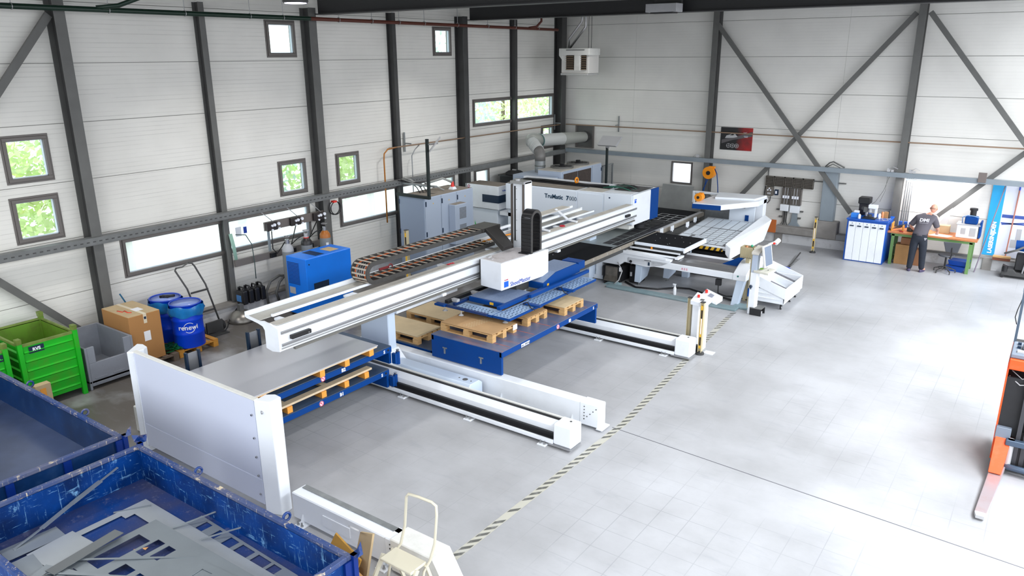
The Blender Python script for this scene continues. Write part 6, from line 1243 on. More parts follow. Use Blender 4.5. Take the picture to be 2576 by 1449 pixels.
# ---------------------------------------------------------------- worker
def skin_mesh(name, verts, edges, radii, root_i, sub=2):
    me = bpy.data.meshes.new(name); me.from_pydata(verts, edges, []); o = bpy.data.objects.new(name, me); COL.objects.link(o)
    md = o.modifiers.new('s', 'SKIN'); sl = me.skin_vertices[0].data if me.skin_vertices else None
    if sl is None:
        bm = bmesh.new(); bm.from_mesh(me); bm.verts.layers.skin.verify(); bm.to_mesh(me); bm.free(); sl = me.skin_vertices[0].data
    for i, r in enumerate(radii):
        sl[i].radius = (r, r) if not isinstance(r, tuple) else r; sl[i].use_root = (i == root_i)
    sb = o.modifiers.new('b', 'SUBSURF'); sb.levels = sub; sb.render_levels = sub
    dg = bpy.context.evaluated_depsgraph_get(); m2 = bpy.data.meshes.new_from_object(o.evaluated_get(dg))
    vs = [tuple(v.co) for v in m2.vertices]; fs = [list(p.vertices) for p in m2.polygons]; nr = [tuple(v.normal) for v in m2.vertices]
    bpy.data.objects.remove(o); bpy.data.meshes.remove(me); bpy.data.meshes.remove(m2)
    return vs, fs, nr
J = {'pelvis': (-2.56, 21.0, .88), 'waist': (-2.56, 21.03, 1.0), 'chest': (-2.52, 21.14, 1.2), 'upper': (-2.5, 21.22, 1.33), 'neck': (-2.45, 21.3, 1.42), 'skull': (-2.41, 21.36, 1.48),
     'lhip': (-2.65, 21.0, .84), 'lknee': (-2.67, 20.98, .46), 'lank': (-2.69, 20.98, .09), 'ltoe': (-2.74, 20.86+.22, .05),
     'rhip': (-2.47, 21.0, .84), 'rknee': (-2.44, 21.02, .46), 'rank': (-2.42, 21.02, .09), 'rtoe': (-2.36, 21.15, .05),
     'lsh': (-2.68, 21.2, 1.33), 'lelb': (-2.84, 21.25, 1.1), 'lwr': (-2.76, 21.47, .96), 'lhand': (-2.73, 21.53, .93),
     'rsh': (-2.33, 21.24, 1.34), 'relb': (-2.22, 21.3, 1.08), 'rwr': (-2.24, 21.52, .94), 'rhand': (-2.25, 21.58, .915)}
R = {'pelvis': .125, 'waist': .125, 'chest': .135, 'upper': .12, 'neck': .055, 'skull': .05, 'lhip': .1, 'lknee': .068, 'lank': .05, 'ltoe': .04, 'rhip': .1, 'rknee': .068, 'rank': .05, 'rtoe': .04,
     'lsh': .07, 'lelb': .042, 'lwr': .028, 'lhand': .03, 'rsh': .07, 'relb': .042, 'rwr': .028, 'rhand': .03}
E_ = [('pelvis', 'waist'), ('waist', 'chest'), ('chest', 'upper'), ('upper', 'neck'), ('neck', 'skull'), ('pelvis', 'lhip'), ('lhip', 'lknee'), ('lknee', 'lank'), ('lank', 'ltoe'), ('pelvis', 'rhip'), ('rhip', 'rknee'), ('rknee', 'rank'), ('rank', 'rtoe'),
      ('upper', 'lsh'), ('lsh', 'lelb'), ('lelb', 'lwr'), ('lwr', 'lhand'), ('upper', 'rsh'), ('rsh', 'relb'), ('relb', 'rwr'), ('rwr', 'rhand')]
nm = list(J); vs, fs, nr = skin_mesh('body', [J[k] for k in nm], [(nm.index(a), nm.index(b)) for a, b in E_], [(R[k]*1.18, R[k]*.8) if k in ('chest', 'upper', 'waist', 'pelvis') else R[k] for k in nm], 0)
def near(p):
    best = None; P = Vector(p)
    for a, b in E_:
        A, B = Vector(J[a]), Vector(J[b]); t = max(0, min(1, (P-A).dot(B-A)/(B-A).length_squared)); d = (P-(A+(B-A)*t)).length-(R[a]+(R[b]-R[a])*t)
        if best is None or d < best[0]: best = (d, a, b, t)
    return best
PS = thing('person', 'bald worker in a grey polo shirt and dark trousers bending over the bench', 'person', (-2.55, 21.0, 0))
skinm = M('skin', (214, 158, 134), .55); polo = M('polo_grey', (92, 88, 96), .8, var=.06, vs=20); trou = M('trousers_navy', (32, 38, 50), .8, var=.12, vs=15)
bd = MB(); bd.add(vs, fs, 0, True); part('body', bd, skinm, PS)
tags = [near(v) for v in vs]
def cloth(name, test, grow, mat):
    keep = [i for i in range(len(vs)) if test(tags[i], vs[i])]; ks = set(keep); idx = {}; m_ = MB(); nv = []; nf = []
    for f in fs:
        if all(i in ks for i in f):
            r = []
            for i in f:
                if i not in idx: idx[i] = len(nv); nv.append(tuple(vs[i][k]+nr[i][k]*grow for k in range(3)))
                r.append(idx[i])
            nf.append(r)
    m_.add(nv, nf, 0, True); o = part(name, m_, mat, PS); s = o.modifiers.new('solid', 'SOLIDIFY'); s.thickness = .006; s.offset = 1; return o
cloth('polo_shirt', lambda t, v: (t[1] in ('waist', 'chest') or (t[1:3] == ('pelvis', 'waist')) or (t[1:3] in (('upper', 'lsh'), ('upper', 'rsh'))) or (t[1:3] == ('upper', 'neck') and t[3] < .6) or (t[1:3] in (('lsh', 'lelb'), ('rsh', 'relb')) and t[3] < .85)) and v[2] > .9, .016, polo)
cloth('trousers', lambda t, v: (t[1:3] in (('pelvis', 'waist'), ('pelvis', 'lhip'), ('pelvis', 'rhip')) or t[1] in ('lhip', 'rhip', 'lknee', 'rknee')) and .06 < v[2] < .97, .012, trou)
hc = Vector((-2.385, 21.4, 1.565)); hm = MB()
hd = Vector((.25, .9, -.35)).normalized()  # facing direction (down at the bench)
hside = hd.cross(Vector((0, 0, 1))).normalized(); hup = hside.cross(hd)
HM = Matrix((hside, hd, hup)).transposed().to_4x4(); HM.translation = hc
hv = MB().ball((0, 0, 0), 1, 20)
pts = []
for v in hv.v:
    x, y, z = v; s = 1-.22*max(0, -z)**1.5
    p = Vector((x*.078*s, y*.098*(1-.1*max(0, -z)), z*.115))
    pts.append(HM @ p)
hm.add(pts, hv.f, 0, True)
hm.add([HM @ Vector(p) for p in ((-.013, .09, .01), (.013, .09, .01), (.018, .098, -.03), (-.018, .098, -.03), (0, .12, -.025))], [(0, 1, 4), (1, 2, 4), (2, 3, 4), (3, 0, 4)], 0, True)
head = part('head', hm, M('head_skin', (226, 164, 140), .5), PS)
for sx in (-1, 1):
    part('ear', MB().ball(HM @ Vector((.08*sx, -.005, -.005)), .02, 8, sz=1.5), bpy.data.materials['head_skin'], head); part('eye', MB().ball(HM @ Vector((.03*sx, .088, .012)), .011, 8), txtwh, head); part('eyebrow', MB().bar(HM @ Vector((.015*sx, .093, .03)), HM @ Vector((.045*sx, .086, .03)), .006, .005), M('brow', (90, 66, 54), .8) if 'brow' not in bpy.data.materials else bpy.data.materials['brow'], head)
part('mouth', MB().bar(HM @ Vector((-.022, .086, -.058)), HM @ Vector((.022, .086, -.058)), .006, .006), M('lips', (176, 104, 96), .5), head)
part('stubble_hair', MB().add([HM @ (Vector((x*.0795, y*.0995, z*.117))) for x, y, z in hv.v], [f for f in hv.f if all(hv.v[i][1] < -.35 and -.55 < hv.v[i][2] < .3 for i in f)], 0, True), M('short_hair', (170, 126, 108), .8), head)
for side, sx, w, hnd in (('l', 1, 'lwr', 'lhand'), ('r', -1, 'rwr', 'rhand')):
    Wp = Vector(J[w]); Hp = Vector(J[hnd]); d = (Hp-Wp).normalized(); a = d.cross(Vector((0, 0, 1))).normalized(); dn = Vector((0, 0, -1))
    vv = [tuple(Hp-d*.02)]; ee = []; rr_ = [.02]
    for k, (off, ln) in enumerate(((-.027, .062), (-.009, .072), (.009, .068), (.026, .052))):
        b0 = len(vv); p1 = Hp+d*.035+a*off; p2 = p1+d*ln*.5+dn*.006; p3 = p2+d*ln*.4+dn*.014
        vv += [tuple(p1), tuple(p2), tuple(p3)]; ee += [(0, b0), (b0, b0+1), (b0+1, b0+2)]; rr_ += [.009, .008, .007]
    b0 = len(vv); t1 = Hp+a*(.032*sx)-d*.0; t2 = t1+d*.03+a*(.015*sx)+dn*.01; vv += [tuple(t1), tuple(t2)]; ee += [(0, b0), (b0, b0+1)]; rr_ += [.011, .009]
    v2, f2, _ = skin_mesh('hand', vv, ee, rr_, 0, 1); m_ = MB(); m_.add(v2, f2, 0, True); m_.cbox(Hp+d*.008, (.075, .06, .024), math.atan2(a.y, a.x)); part('hand', m_, skinm, PS)
for x, y, tx, ty in ((-2.69, 20.98, -2.73, 21.14), (-2.42, 21.02, -2.37, 21.19)):
    d = Vector((tx-x, ty-y, 0)).normalized(); c = Vector((x, y, 0))+d*.06; an = math.atan2(d.y, d.x)
    m_ = MB(); m_.lathe([(.04, 0), (.045, .015), (.042, .05), (.03, .08)], (0, 0, 0), 14)
    m_.v = [tuple(Matrix.Translation(c) @ Matrix.Rotation(an, 4, 'Z') @ Vector((v[0]*3.1, v[1]*1.05, v[2]*(1 if v[0] < .01 else .8)))) for v in m_.v]
    part('shoe', m_, M('shoe_purple', (74, 66, 96), .6) if 'shoe_purple' not in bpy.data.materials else bpy.data.materials['shoe_purple'], PS)
# print on the back of the shirt
cb = Vector((-2.51, 21.02, 1.315)); xdir = Vector((1, .12, 0)).normalized(); ydir = Vector((.05, .62, 1)).normalized()
tx_ = text('DMI', .12, M('shirt_print', (206, 204, 212), .7), PS, cb, xdir, ydir, bold=.004, depth=.004)
text('--------', .05, bpy.data.materials['shirt_print'], PS, cb-ydir*.075, xdir, ydir, depth=.002) if False else None
part('print_line', MB().bar(cb-ydir*.07-xdir*.1, cb-ydir*.07+xdir*.1, .004, .006), bpy.data.materials['shirt_print'], PS)
part('pocket_print', MB().box(-2.44, 20.885, .88, -2.38, 20.892, .9).box(-2.43, 20.885, .85, -2.4, 20.892, .87), bpy.data.materials['shirt_print'], PS)
# ---------------------------------------------------------------- left wall area
def ribs(m, x0, x1, y, zs): pass
# blue compressor
CP = thing('compressor', 'bright blue compressor cabinet with vent slots between the gas bottles and the gantry', 'compressor', (-12.6, 10.4, 0))
part('cabinet', MB().box(-12.9, 9.78, .05, -12.27, 11.02, 1.3), cblue, CP, .012); part('base', MB().box(-12.88, 9.8, 0, -12.3, 11.0, .05), black, CP)
v_ = MB()
for k in range(16): v_.box(-12.86, 9.772, .72+.03*k, -12.5, 9.781, .735+.03*k)
part('vent_slot', v_, M('vent_dark_blue', (8, 60, 130), .5), CP, kind='stuff')
v_ = MB()
for k in range(8): v_.box(-12.8, 10.12+.03*k, 1.3, -12.35, 10.14+.03*k, 1.303)
part('top_grille', v_, navy, CP, kind='stuff'); part('side_grille', MB().box(-12.268, 9.95, .55, -12.262, 10.35, .75), navy, CP); part('label', MB().box(-12.84, 9.77, .5, -12.66, 9.778, .64), silver, CP); part('cardboard_piece', MB().box(-12.72, 10.55, 1.302, -12.4, 10.8, 1.308), cardl, CP); part('lock', MB().cyl((-12.27, 9.86, 1.18), (-12.26, 9.86, 1.18), .015, n=8), navy, CP)
part('dark_window', MB().box(-12.62, 9.77, .3, -12.5, 9.778, .4), black, CP)
# gas bottles
def bottle(x, y, zt_, label, shoulder, band=None):
    o = thing('gas_bottle', label, 'gas bottle', (x, y, 0), 'gas bottles at the left wall'); r = .125; h = zt_-.22
    part('cylinder', MB().lathe([(r*.9, 0), (r, .03), (r, h-.12)], (x, y, 0), 20), M('bottle_grey', (136, 140, 142), .45, var=.05) if 'bottle_grey' not in bpy.data.materials else bpy.data.materials['bottle_grey'], o)
    part('shoulder', MB().lathe([(r, h-.12), (r*.93, h-.04), (r*.6, h+.02), (.04, h+.05)], (x, y, 0), 20), shoulder, o)
    part('valve', MB().cyl((x, y, h+.04), (x, y, h+.14), .025, n=10).cyl((x-.05, y, h+.1), (x+.05, y, h+.1), .012, n=8), chrome, o)
    part('valve_guard', MB().ring((x, y, h+.2), .06, .012, 'z', 14, 5).cyl((x, y, h+.02), (x, y, h+.14), .05, .045, n=12), chrome if not band else silver, o)
    if band: part('collar', MB().cyl((x, y, h+.02), (x, y, h+.05), .06, n=12), band, o)
    part('label', MB().box(x+r-.02, y-.08, h-.35, x+r+.004, y-.02, h-.22), paper, o)
bottle(-13.38, 10.22, 1.58, 'grey gas bottle with a white cap, left of three at the wall', M('shoulder_grey', (176, 178, 182), .4))
bottle(-13.38, 10.74, 1.62, 'gas bottle with a black and white shoulder and red collar, middle of three', M('shoulder_black', (40, 38, 40), .4), red)
bottle(-13.38, 11.28, 1.68, 'gas bottle with an orange-brown shoulder, right of three at the wall', M('shoulder_brown', (176, 104, 36), .4))
o = thing('bottle_rail', 'grey mounting rail holding the gas bottles on the left wall', 'rail', (-13.7, 10.4, 1.05)); part('rail_bar', MB().box(-13.74, 9.1, 1.08, -13.68, 11.6, 1.22), framegrey, o)
for y in (9.96, 10.5, 11.0): part('clip', MB().box(-13.68, y, 1.1, -13.62, y+.14, 1.2), black, o, .004)
o = thing('gas_manifold', 'brown-grey board with three gas regulators in front of the frosted window', 'gas panel', (-13.75, 10.8, 1.65)); part('board', MB().box(-13.78, 9.95, 1.68, -13.74, 11.75, 1.87), M('board_brown', (112, 104, 100), .5), o)
for y in (9.96, 10.6, 11.25):
    rg = part('regulator', MB().box(-13.74, y, 1.68, -13.66, y+.28, 1.86), M('regulator_dark', (60, 54, 54), .4, .5) if 'regulator_dark' not in bpy.data.materials else bpy.data.materials['regulator_dark'], o, .01)
    for dy, dz, r in ((.12, .11, .025), (.18, .12, .032), (.29, .13, .035), (.12, .02, .02), (.3, .03, .02)): part('gauge', MB().cyl((-13.66, y+dy, 1.68+dz), (-13.63, y+dy, 1.68+dz), r, n=12), txtwh, rg)
for y in (10.02, 11.1): part('stay', MB().box(-13.78, y, 1.1, -13.75, y+.05, 1.68), bluegrey, o)
for i, p in enumerate(([(-13.65, 10.05, 1.68), (-13.6, 10.0, 1.3), (-13.6, 10.1, 1.18), (-13.58, 10.22, 1.3), (-13.5, 10.25, 1.42), (-13.4, 10.22, 1.46)], [(-13.65, 10.7, 1.68), (-13.6, 10.5, 1.3), (-13.5, 10.58, 1.42), (-13.4, 10.7, 1.5)], [(-13.65, 11.3, 1.68), (-13.6, 11.0, 1.35), (-13.5, 11.1, 1.48), (-13.4, 11.25, 1.56)])): part('hose', MB().tube(p, .012), black, o)
for y in (10.05, 10.72, 11.38): part('feed_line', MB().tube([(-13.7, y+.1, 1.86), (-13.7, y-.05, 2.0), (-13.68, y-.2, 2.12)], .009), silver, o)
single('hose_coil', MB().ring((-13.66, 11.86, 1.9), .16, .012, 'x', 24, 6).ring((-13.63, 11.88, 1.89), .15, .012, 'x', 24, 6), black, 'black hose coil hanging on the column right of the gas panel', 'hose')
single('red_hook', MB().box(-13.7, 11.8, 2.03, -13.6, 11.9, 2.07), red, 'small red hook holding the black hose coil on the column', 'hook')
single('air_hose', MB().tube([(-13.72, 9.2, 1.75), (-13.66, 9.4, 1.72), (-13.62, 9.5, 1.5), (-13.62, 9.52, 1.1), (-13.6, 9.5, .75)], .01), M('hose_dkgreen', (60, 80, 80), .5), 'dark green hose arching from the slim column down to the black cans', 'hose')
m_ = MB()
for k in range(4): m_.tube([(-13.76, 9.08+.02*k, 1.78), (-13.72, 9.1+.02*k, 1.5), (-13.72, 9.14+.015*k, 1.1)], .012)
single('green_tubes', m_, M('pale_green', (150, 186, 172), .5), 'bundle of pale green tubes hanging on the slim column before the frosted window', 'tube', kind=None)
o = thing('window_sticker', 'small blue and white stickers on the frosted window', 'sticker', (-14.0, 9.6, 1.75)); part('white_sheet', MB().box(-14.034, 9.42, 1.62, -14.03, 9.56, 1.82), txtwh, o); part('blue_sticker', MB().box(-14.034, 9.62, 1.66, -14.03, 9.7, 1.8), txtbl, o)
# jerry cans
cans = [(9.02, 'nearest the slim column, with a blue label'), (9.17, 'second from the slim column'), (9.32, 'third from the slim column'), (9.47, 'farthest from the slim column')]
for y, lb in cans:
    o = thing('jerry_can', 'black jerry can on the wall ledge, '+lb, 'canister', (-13.55, y, .31), 'black jerry cans on the left wall ledge')
    part('can_body', MB().box(-13.68, y, .3, -13.42, y+.12, .6), black, o, .025, seg=2); part('handle', MB().tube([(-13.62, y+.06, .6), (-13.6, y+.06, .67), (-13.5, y+.06, .67), (-13.45, y+.06, .58)], .018), black, o); part('cap', MB().cyl((-13.64, y+.06, .6), (-13.64, y+.06, .66), .025, n=10), black if lb[0] != 't' else silver, o)
    if 'blue' in lb: part('label', MB().box(-13.66, y-.003, .36, -13.5, y, .5), M('label_blue', (70, 130, 190), .5), o)
# dome
o = thing('steel_dome', 'spun steel dome with a short neck on the floor by the left wall', 'lamp shade', (-13.5, 8.95, 0)); part('dome', MB().lathe([(.27, 0), (.29, .02), (.28, .05), (.25, .12), (.16, .2), (.05, .235)], (-13.42, 8.92, 0), 28), M('spun_steel', (150, 146, 140), .35, .8, var=.1), o); part('neck', MB().box(-13.47, 8.87, .22, -13.37, 8.97, .36), steelgrey, o)
single('grey_hose', MB().tube([(-13.6, 9.75, .05), (-13.58, 9.7, .4), (-13.6, 9.85, .6), (-13.6, 10.1, .68), (-13.6, 10.35, .6), (-13.55, 10.5, .4)], .03, 8).tube([(-13.55, 10.0, .1), (-13.5, 9.9, .35), (-13.55, 10.05, .55), (-13.6, 10.3, .68)], .03, 8), steelgrey, 'thick grey hoses looping on the floor behind the blue compressor', 'hose')
single('floor_cable', MB().tube([(-13.6, 9.05, .3), (-13.5, 8.7, .1), (-13.3, 8.5, .02), (-13.1, 8.3, .02), (-13.2, 8.0, .02)], .012), black, 'thin dark cable trailing on the floor beside the steel dome', 'cable')
# hand truck
HT_ = thing('hand_truck', 'dark two-wheeled hand truck leaning against the left wall behind the drums', 'hand truck', (-13.4, 8.2, 0))
tt = [(-13.25, 7.98, .03), (-13.5, 7.95, 1.0), (-13.62, 7.72, 1.38)]
part('side_rail', MB().tube([(-13.22, 8.33, .03), (-13.5, 8.25, .95), (-13.62, 8.14, 1.33), (-13.64, 8.1, 1.4), (-13.64, 8.02, 1.42)], .018, 8), steeldk, HT_); part('side_rail', MB().tube([(-13.22, 7.95, .03), (-13.5, 7.85, .95), (-13.62, 7.72, 1.33), (-13.64, 7.76, 1.37)], .018, 8), steeldk, HT_)
part('handle', MB().tube([(-13.64, 7.76, 1.37), (-13.66, 7.9, 1.36), (-13.64, 8.02, 1.42)], .014, 8), steelgrey, HT_)
for z in (.45, .85): part('cross_bar', MB().bar((-13.22-.3*z, 7.9, z), (-13.22-.3*z, 8.28, z), .02, .035), steeldk, HT_)
part('toe_plate', MB().box(-13.22, 7.98, .0, -13.0, 8.34, .02).box(-13.24, 7.98, 0, -13.2, 8.34, .25), steeldk, HT_); part('wheel', MB().cyl((-13.3, 7.9, .1), (-13.3, 7.95, .1), .1, n=16), rubber, HT_); part('wheel', MB().cyl((-13.3, 8.35, .1), (-13.3, 8.4, .1), .1, n=16), rubber, HT_)
single('blue_rod', MB().cyl((-13.55, 6.95, .3), (-13.62, 6.6, 1.15), .014, n=8), M('rod_blue', (30, 96, 130), .5), 'thin blue rod leaning at the foot of the nearest left column', 'rod')
# pallets with drums and box
make_pallet('pallet', 'orange-brown pallet carrying the two blue drums', (-13.55, 6.98, 0), 1.0, .8, woodor, None)
make_pallet('pallet', 'old dark pallet under the big cardboard box', (-13.62, 6.14, 0), 1.12, .8, wooddk, None)
db = M('drum_blue', (2, 66, 214), .35, spec=.3); bag = M('blue_bag', (20, 120, 190), .25, coat=.4, var=.15, vs=9)
def drum(x, y, lab, logo):
    o = thing('steel_drum', lab, 'drum', (x, y, .144), 'blue drums on the pallet'); z = .147; r = .272; H_ = .8
    part('drum_body', MB().lathe([(r, 0), (r, .24), (r+.012, .26), (r, .28), (r, .5), (r+.012, .52), (r, .54), (r, .78), (r+.01, .8)], (x, y, z), 36), db, o); part('lid', MB().lathe([(r-.02, .8), (r-.015, .812), (.01, .815)], (x, y, z), 36), M('lid_lilac', (138, 156, 214), .25, var=.08) if 'lid_lilac' not in bpy.data.materials else bpy.data.materials['lid_lilac'], o); part('rim', MB().ring((x, y, z+.815), r+.002, .014, 'z', 36, 6), pblue, o)
    n = 48; v2 = []; rows = [(.03, .79), (.045, .7), (.018, .6)]
    for i, (g_, zz) in enumerate(rows):
        for j in range(n):
            a = 2*PI*j/n; rr2 = r+g_*(1+.35*math.sin(7*a+i)+.25*math.sin(17*a+2*i)); v2.append((x+rr2*math.cos(a), y+rr2*math.sin(a), z+zz+.02*math.sin(5*a+i)))
    m_ = MB(); m_.add(v2, [(i*n+j, i*n+(j+1) % n, (i+1)*n+(j+1) % n, (i+1)*n+j) for i in range(2) for j in range(n)], 0, True); part('plastic_liner', m_, bag, o)
    if logo:
        d0 = Vector((-x, -y, 0)).normalized(); sd = Vector((-d0.y, d0.x, 0)); a0 = math.atan2(d0.y, d0.x)
        def on(a, zz, rr3=r+.006): return (x+rr3*math.cos(a0+a), y+rr3*math.sin(a0+a), z+zz)
        t_ = text('renewi', .125, txtwh, o, (0, 0, 0), (1, 0, 0), (0, 1, 0), bold=.002)
        off = OFF[o.name]
        for v in t_.data.vertices:
            u, w, dd = v.co.x+off[0], v.co.y+off[1], v.co.z+off[2]; p = on(u/r, .4+w, r+.005+dd); v.co = Vector(p)-Vector(off)
        for a1, a2 in ((.25*PI, .95*PI), (1.25*PI, 1.95*PI)): part('logo_arc', MB().tube([on((.02+.095*math.cos(a1+(a2-a1)*k/14))/r, .395+.095*math.sin(a1+(a2-a1)*k/14)) for k in range(15)], .006, 5), txtwh, o)
        for a1, s in ((.95*PI, 1), (1.95*PI, -1)):
            c_ = ((.02+.095*math.cos(a1)), .395+.095*math.sin(a1)); part('logo_arrow', MB().add([on((c_[0]-.02)/r, c_[1]), on((c_[0]+.02)/r, c_[1]), on(c_[0]/r, c_[1]-.03*s)], [(0, 1, 2)]), txtwh, o)
    return o
drum(-12.73, 7.32, 'blue drum with white lettering on the pallet, nearer one with a plastic liner', True)
d2 = drum(-13.31, 7.27, 'blue drum with a black glove on its lid, nearer the wall', False)
single('glove', MB().tube([(-13.36, 7.2, .985), (-13.3, 7.26, .99), (-13.22, 7.34, .99), (-13.16, 7.38, 1.0)], .025).tube([(-13.38, 7.27, .985), (-13.3, 7.3, .985), (-13.22, 7.28, .985)], .022).ball((-13.28, 7.28, .99), .045, 10, sz=.5), black, 'black glove lying on the lid of the blue drum nearer the wall', 'glove')
m_ = MB(); rnd = random.Random(2)
for k in range(46):
    x, y = rnd.uniform(-12.95, -12.6), rnd.uniform(6.84, 7.04); a = rnd.uniform(0, 6.3); l_ = .07; z = .16+rnd.random()*.06
    m_.bar((x-l_*math.cos(a), y-l_*math.sin(a), z), (x+l_*math.cos(a), y+l_*math.sin(a), z+rnd.uniform(-.01, .02)), .035, .006)
single('strap_heap', m_, M('strap_green', (20, 104, 58), .4, var=.2, vs=12), 'heap of green plastic strapping on the pallet between box and drums', 'straps', kind='stuff')
CBX = thing('cardboard_box', 'big closed cardboard box with a red stamp on top, on the dark pallet', 'box', (-12.8, 6.3, .144))
part('box_body', MB().box(-13.24, 6.03, .146, -12.32, 6.62, 1.08), M('big_cardboard', (176, 126, 74), .8, var=.05, vs=4, dirt=.3, dcol=(160, 116, 68), ds=4), CBX, .006); part('box_top', MB().box(-13.235, 6.035, 1.08, -12.325, 6.615, 1.085), cardl, CBX)
part('tape', MB().box(-13.24, 6.3, 1.086, -12.32, 6.36, 1.089).box(-12.32, 6.3, .9, -12.315, 6.36, 1.088), M('clear_tape', (224, 210, 184), .3), CBX); part('white_patch', MB().box(-12.75, 6.3, 1.09, -12.55, 6.45, 1.092), paper, CBX)
part('red_stamp', MB().tube([(-12.85, 6.12, 1.087), (-12.7, 6.14, 1.087), (-12.75, 6.2, 1.087), (-12.6, 6.18, 1.087), (-12.55, 6.22, 1.087)], .014, 4), M('stamp_red', (214, 70, 44), .7), CBX); part('paper_label', MB().box(-12.318, 6.27, .55, -12.314, 6.39, .74), paper, CBX); part('blue_mark', MB().box(-12.318, 6.31, .98, -12.313, 6.35, 1.03), navy, CBX)
CBX.location = (-13.03, 6.42, .144); CBX.scale = (.98, .97, .93)
# grey plastic crate
GB = thing('plastic_crate', 'worn grey plastic pallet box with an open front, behind the green crate', 'crate', (-12.9, 5.8, 0)); gp = M('crate_grey', (140, 144, 154), .55, var=.12, vs=3, dirt=.5, dcol=(110, 106, 104), ds=3)
x0, x1, y0, y1 = -13.62, -12.46, 5.32, 6.13
gx = MB(); gx.box(x0, y0, .12, x1, y1, .15); part('crate_floor', gx, gp, GB); part('crate_side', MB().box(x0, y0, .0, x1, y0+.04, .74), gp, GB, .006); part('crate_side', MB().box(x0, y1-.04, .0, x1, y1, .74), gp, GB, .006); part('crate_back', MB().box(x0, y0+.04, 0, x0+.04, y1-.04, .74), gp, GB)
part('crate_front', MB().box(x1-.04, y0+.04, .06, x1, y1-.04, .46).box(x1-.04, y0+.04, .46, x1, y0+.16, .74).box(x1-.04, y1-.16, .46, x1, y1-.04, .74), gp, GB, .005)
for y in (5.42, 5.72): part('foot_grid', MB().box(x1, y, .1, x1+.012, y+.2, .12).box(x1, y, .18, x1+.012, y+.2, .2), gp, GB)
# green steel crates
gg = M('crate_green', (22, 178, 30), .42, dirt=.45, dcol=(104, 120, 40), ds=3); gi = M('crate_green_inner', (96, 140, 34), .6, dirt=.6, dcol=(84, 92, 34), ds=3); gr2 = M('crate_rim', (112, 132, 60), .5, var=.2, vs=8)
def green_crate(x0, x1, y0, y1, h, lab):
    o = thing('steel_crate', lab, 'crate', ((x0+x1)/2, (y0+y1)/2, 0), 'green steel crates at the left wall')
    t = .025; n = 6
    for (a0, b0, a1, b1, nx, ny) in ((x1-t, y0, x1, y1, 1, 0), (x0, y0, x0+t, y1, -1, 0), (x0, y0, x1, y0+t, 0, -1), (x0, y1-t, x1, y1, 0, 1)):
        w_ = part('side_wall', MB().box(a0, b0, .12, a1, b1, h-.03), gg, o)
        for k in range(n):
            z = .2+(h-.3)*k/(n-1)*.95
            if nx: part('rib', MB().prism([(z, 0)], 'x', 0, 0) if False else MB().add([(a1 if nx > 0 else a0, b0+.05, z-.02), (a1 if nx > 0 else a0, b1-.05, z-.02), ((a1 if nx > 0 else a0)+nx*.022, b1-.05, z), ((a1 if nx > 0 else a0)+nx*.022, b0+.05, z), (a1 if nx > 0 else a0, b0+.05, z+.02), (a1 if nx > 0 else a0, b1-.05, z+.02)], [(0, 1, 2, 3), (3, 2, 5, 4)]), gg, w_)
            else: part('rib', MB().add([(a0+.05, b1 if ny > 0 else b0, z-.02), (a1-.05, b1 if ny > 0 else b0, z-.02), (a1-.05, (b1 if ny > 0 else b0)+ny*.022, z), (a0+.05, (b1 if ny > 0 else b0)+ny*.022, z), (a0+.05, b1 if ny > 0 else b0, z+.02), (a1-.05, b1 if ny > 0 else b0, z+.02)], [(0, 1, 2, 3), (3, 2, 5, 4)]), gg, w_)
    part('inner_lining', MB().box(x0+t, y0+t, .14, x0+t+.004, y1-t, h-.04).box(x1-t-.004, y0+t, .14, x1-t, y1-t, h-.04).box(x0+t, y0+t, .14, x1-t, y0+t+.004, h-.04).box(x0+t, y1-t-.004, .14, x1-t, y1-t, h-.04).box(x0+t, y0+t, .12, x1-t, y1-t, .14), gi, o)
    part('rim', MB().box(x0-.01, y0-.01, h-.04, x1+.01, y0+t, h).box(x0-.01, y1-t, h-.04, x1+.01, y1+.01, h).box(x0-.01, y0, h-.04, x0+t, y1, h).box(x1-t, y0, h-.04, x1+.01, y1, h), gr2, o)
    for x, y in ((x0, y0), (x1, y0), (x0, y1), (x1, y1)):
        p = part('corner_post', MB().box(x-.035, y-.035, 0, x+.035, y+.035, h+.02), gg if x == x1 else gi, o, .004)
        part('stacking_ear', MB().prism([(x-.04, h+.02), (x+.04, h+.02), (x+.055, h+.1), (x-.055, h+.1)], 'y', y-.04, y+.03), gr2, p)
    return o
g1 = green_crate(-13.6, -12.45, 4.4, 5.22, 1.1, 'green ribbed steel crate with a blue label, nearer the grey plastic box')
part('label_plate', MB().box(-12.4395, 4.52, .93, -12.436, 4.74, 1.04), navy, g1); text('RVS', .07, txtwh, g1, (-12.434, 4.63, .985), (0, 1, 0), (0, 0, 1), bold=.003)
g2 = green_crate(-13.6, -12.45, 3.35, 4.2, 1.1, 'green ribbed steel crate at the left frame edge')
part('label_plate', MB().box(-12.4395, 3.98, .93, -12.436, 4.16, 1.04), navy, g2); text('RVS', .06, txtwh, g2, (-12.434, 4.07, .985), (0, 1, 0), (0, 0, 1))
o = thing('wood_bracket', 'pale pallet block piece standing before the green crate', 'wood', (-11.85, 4.35, 0)); part('block', MB().box(-11.95, 4.28, 0, -11.83, 4.5, .62), cardl, o, .005); part('hollow', MB().box(-11.825, 4.34, .35, -11.822, 4.42, .56), orangew, o)
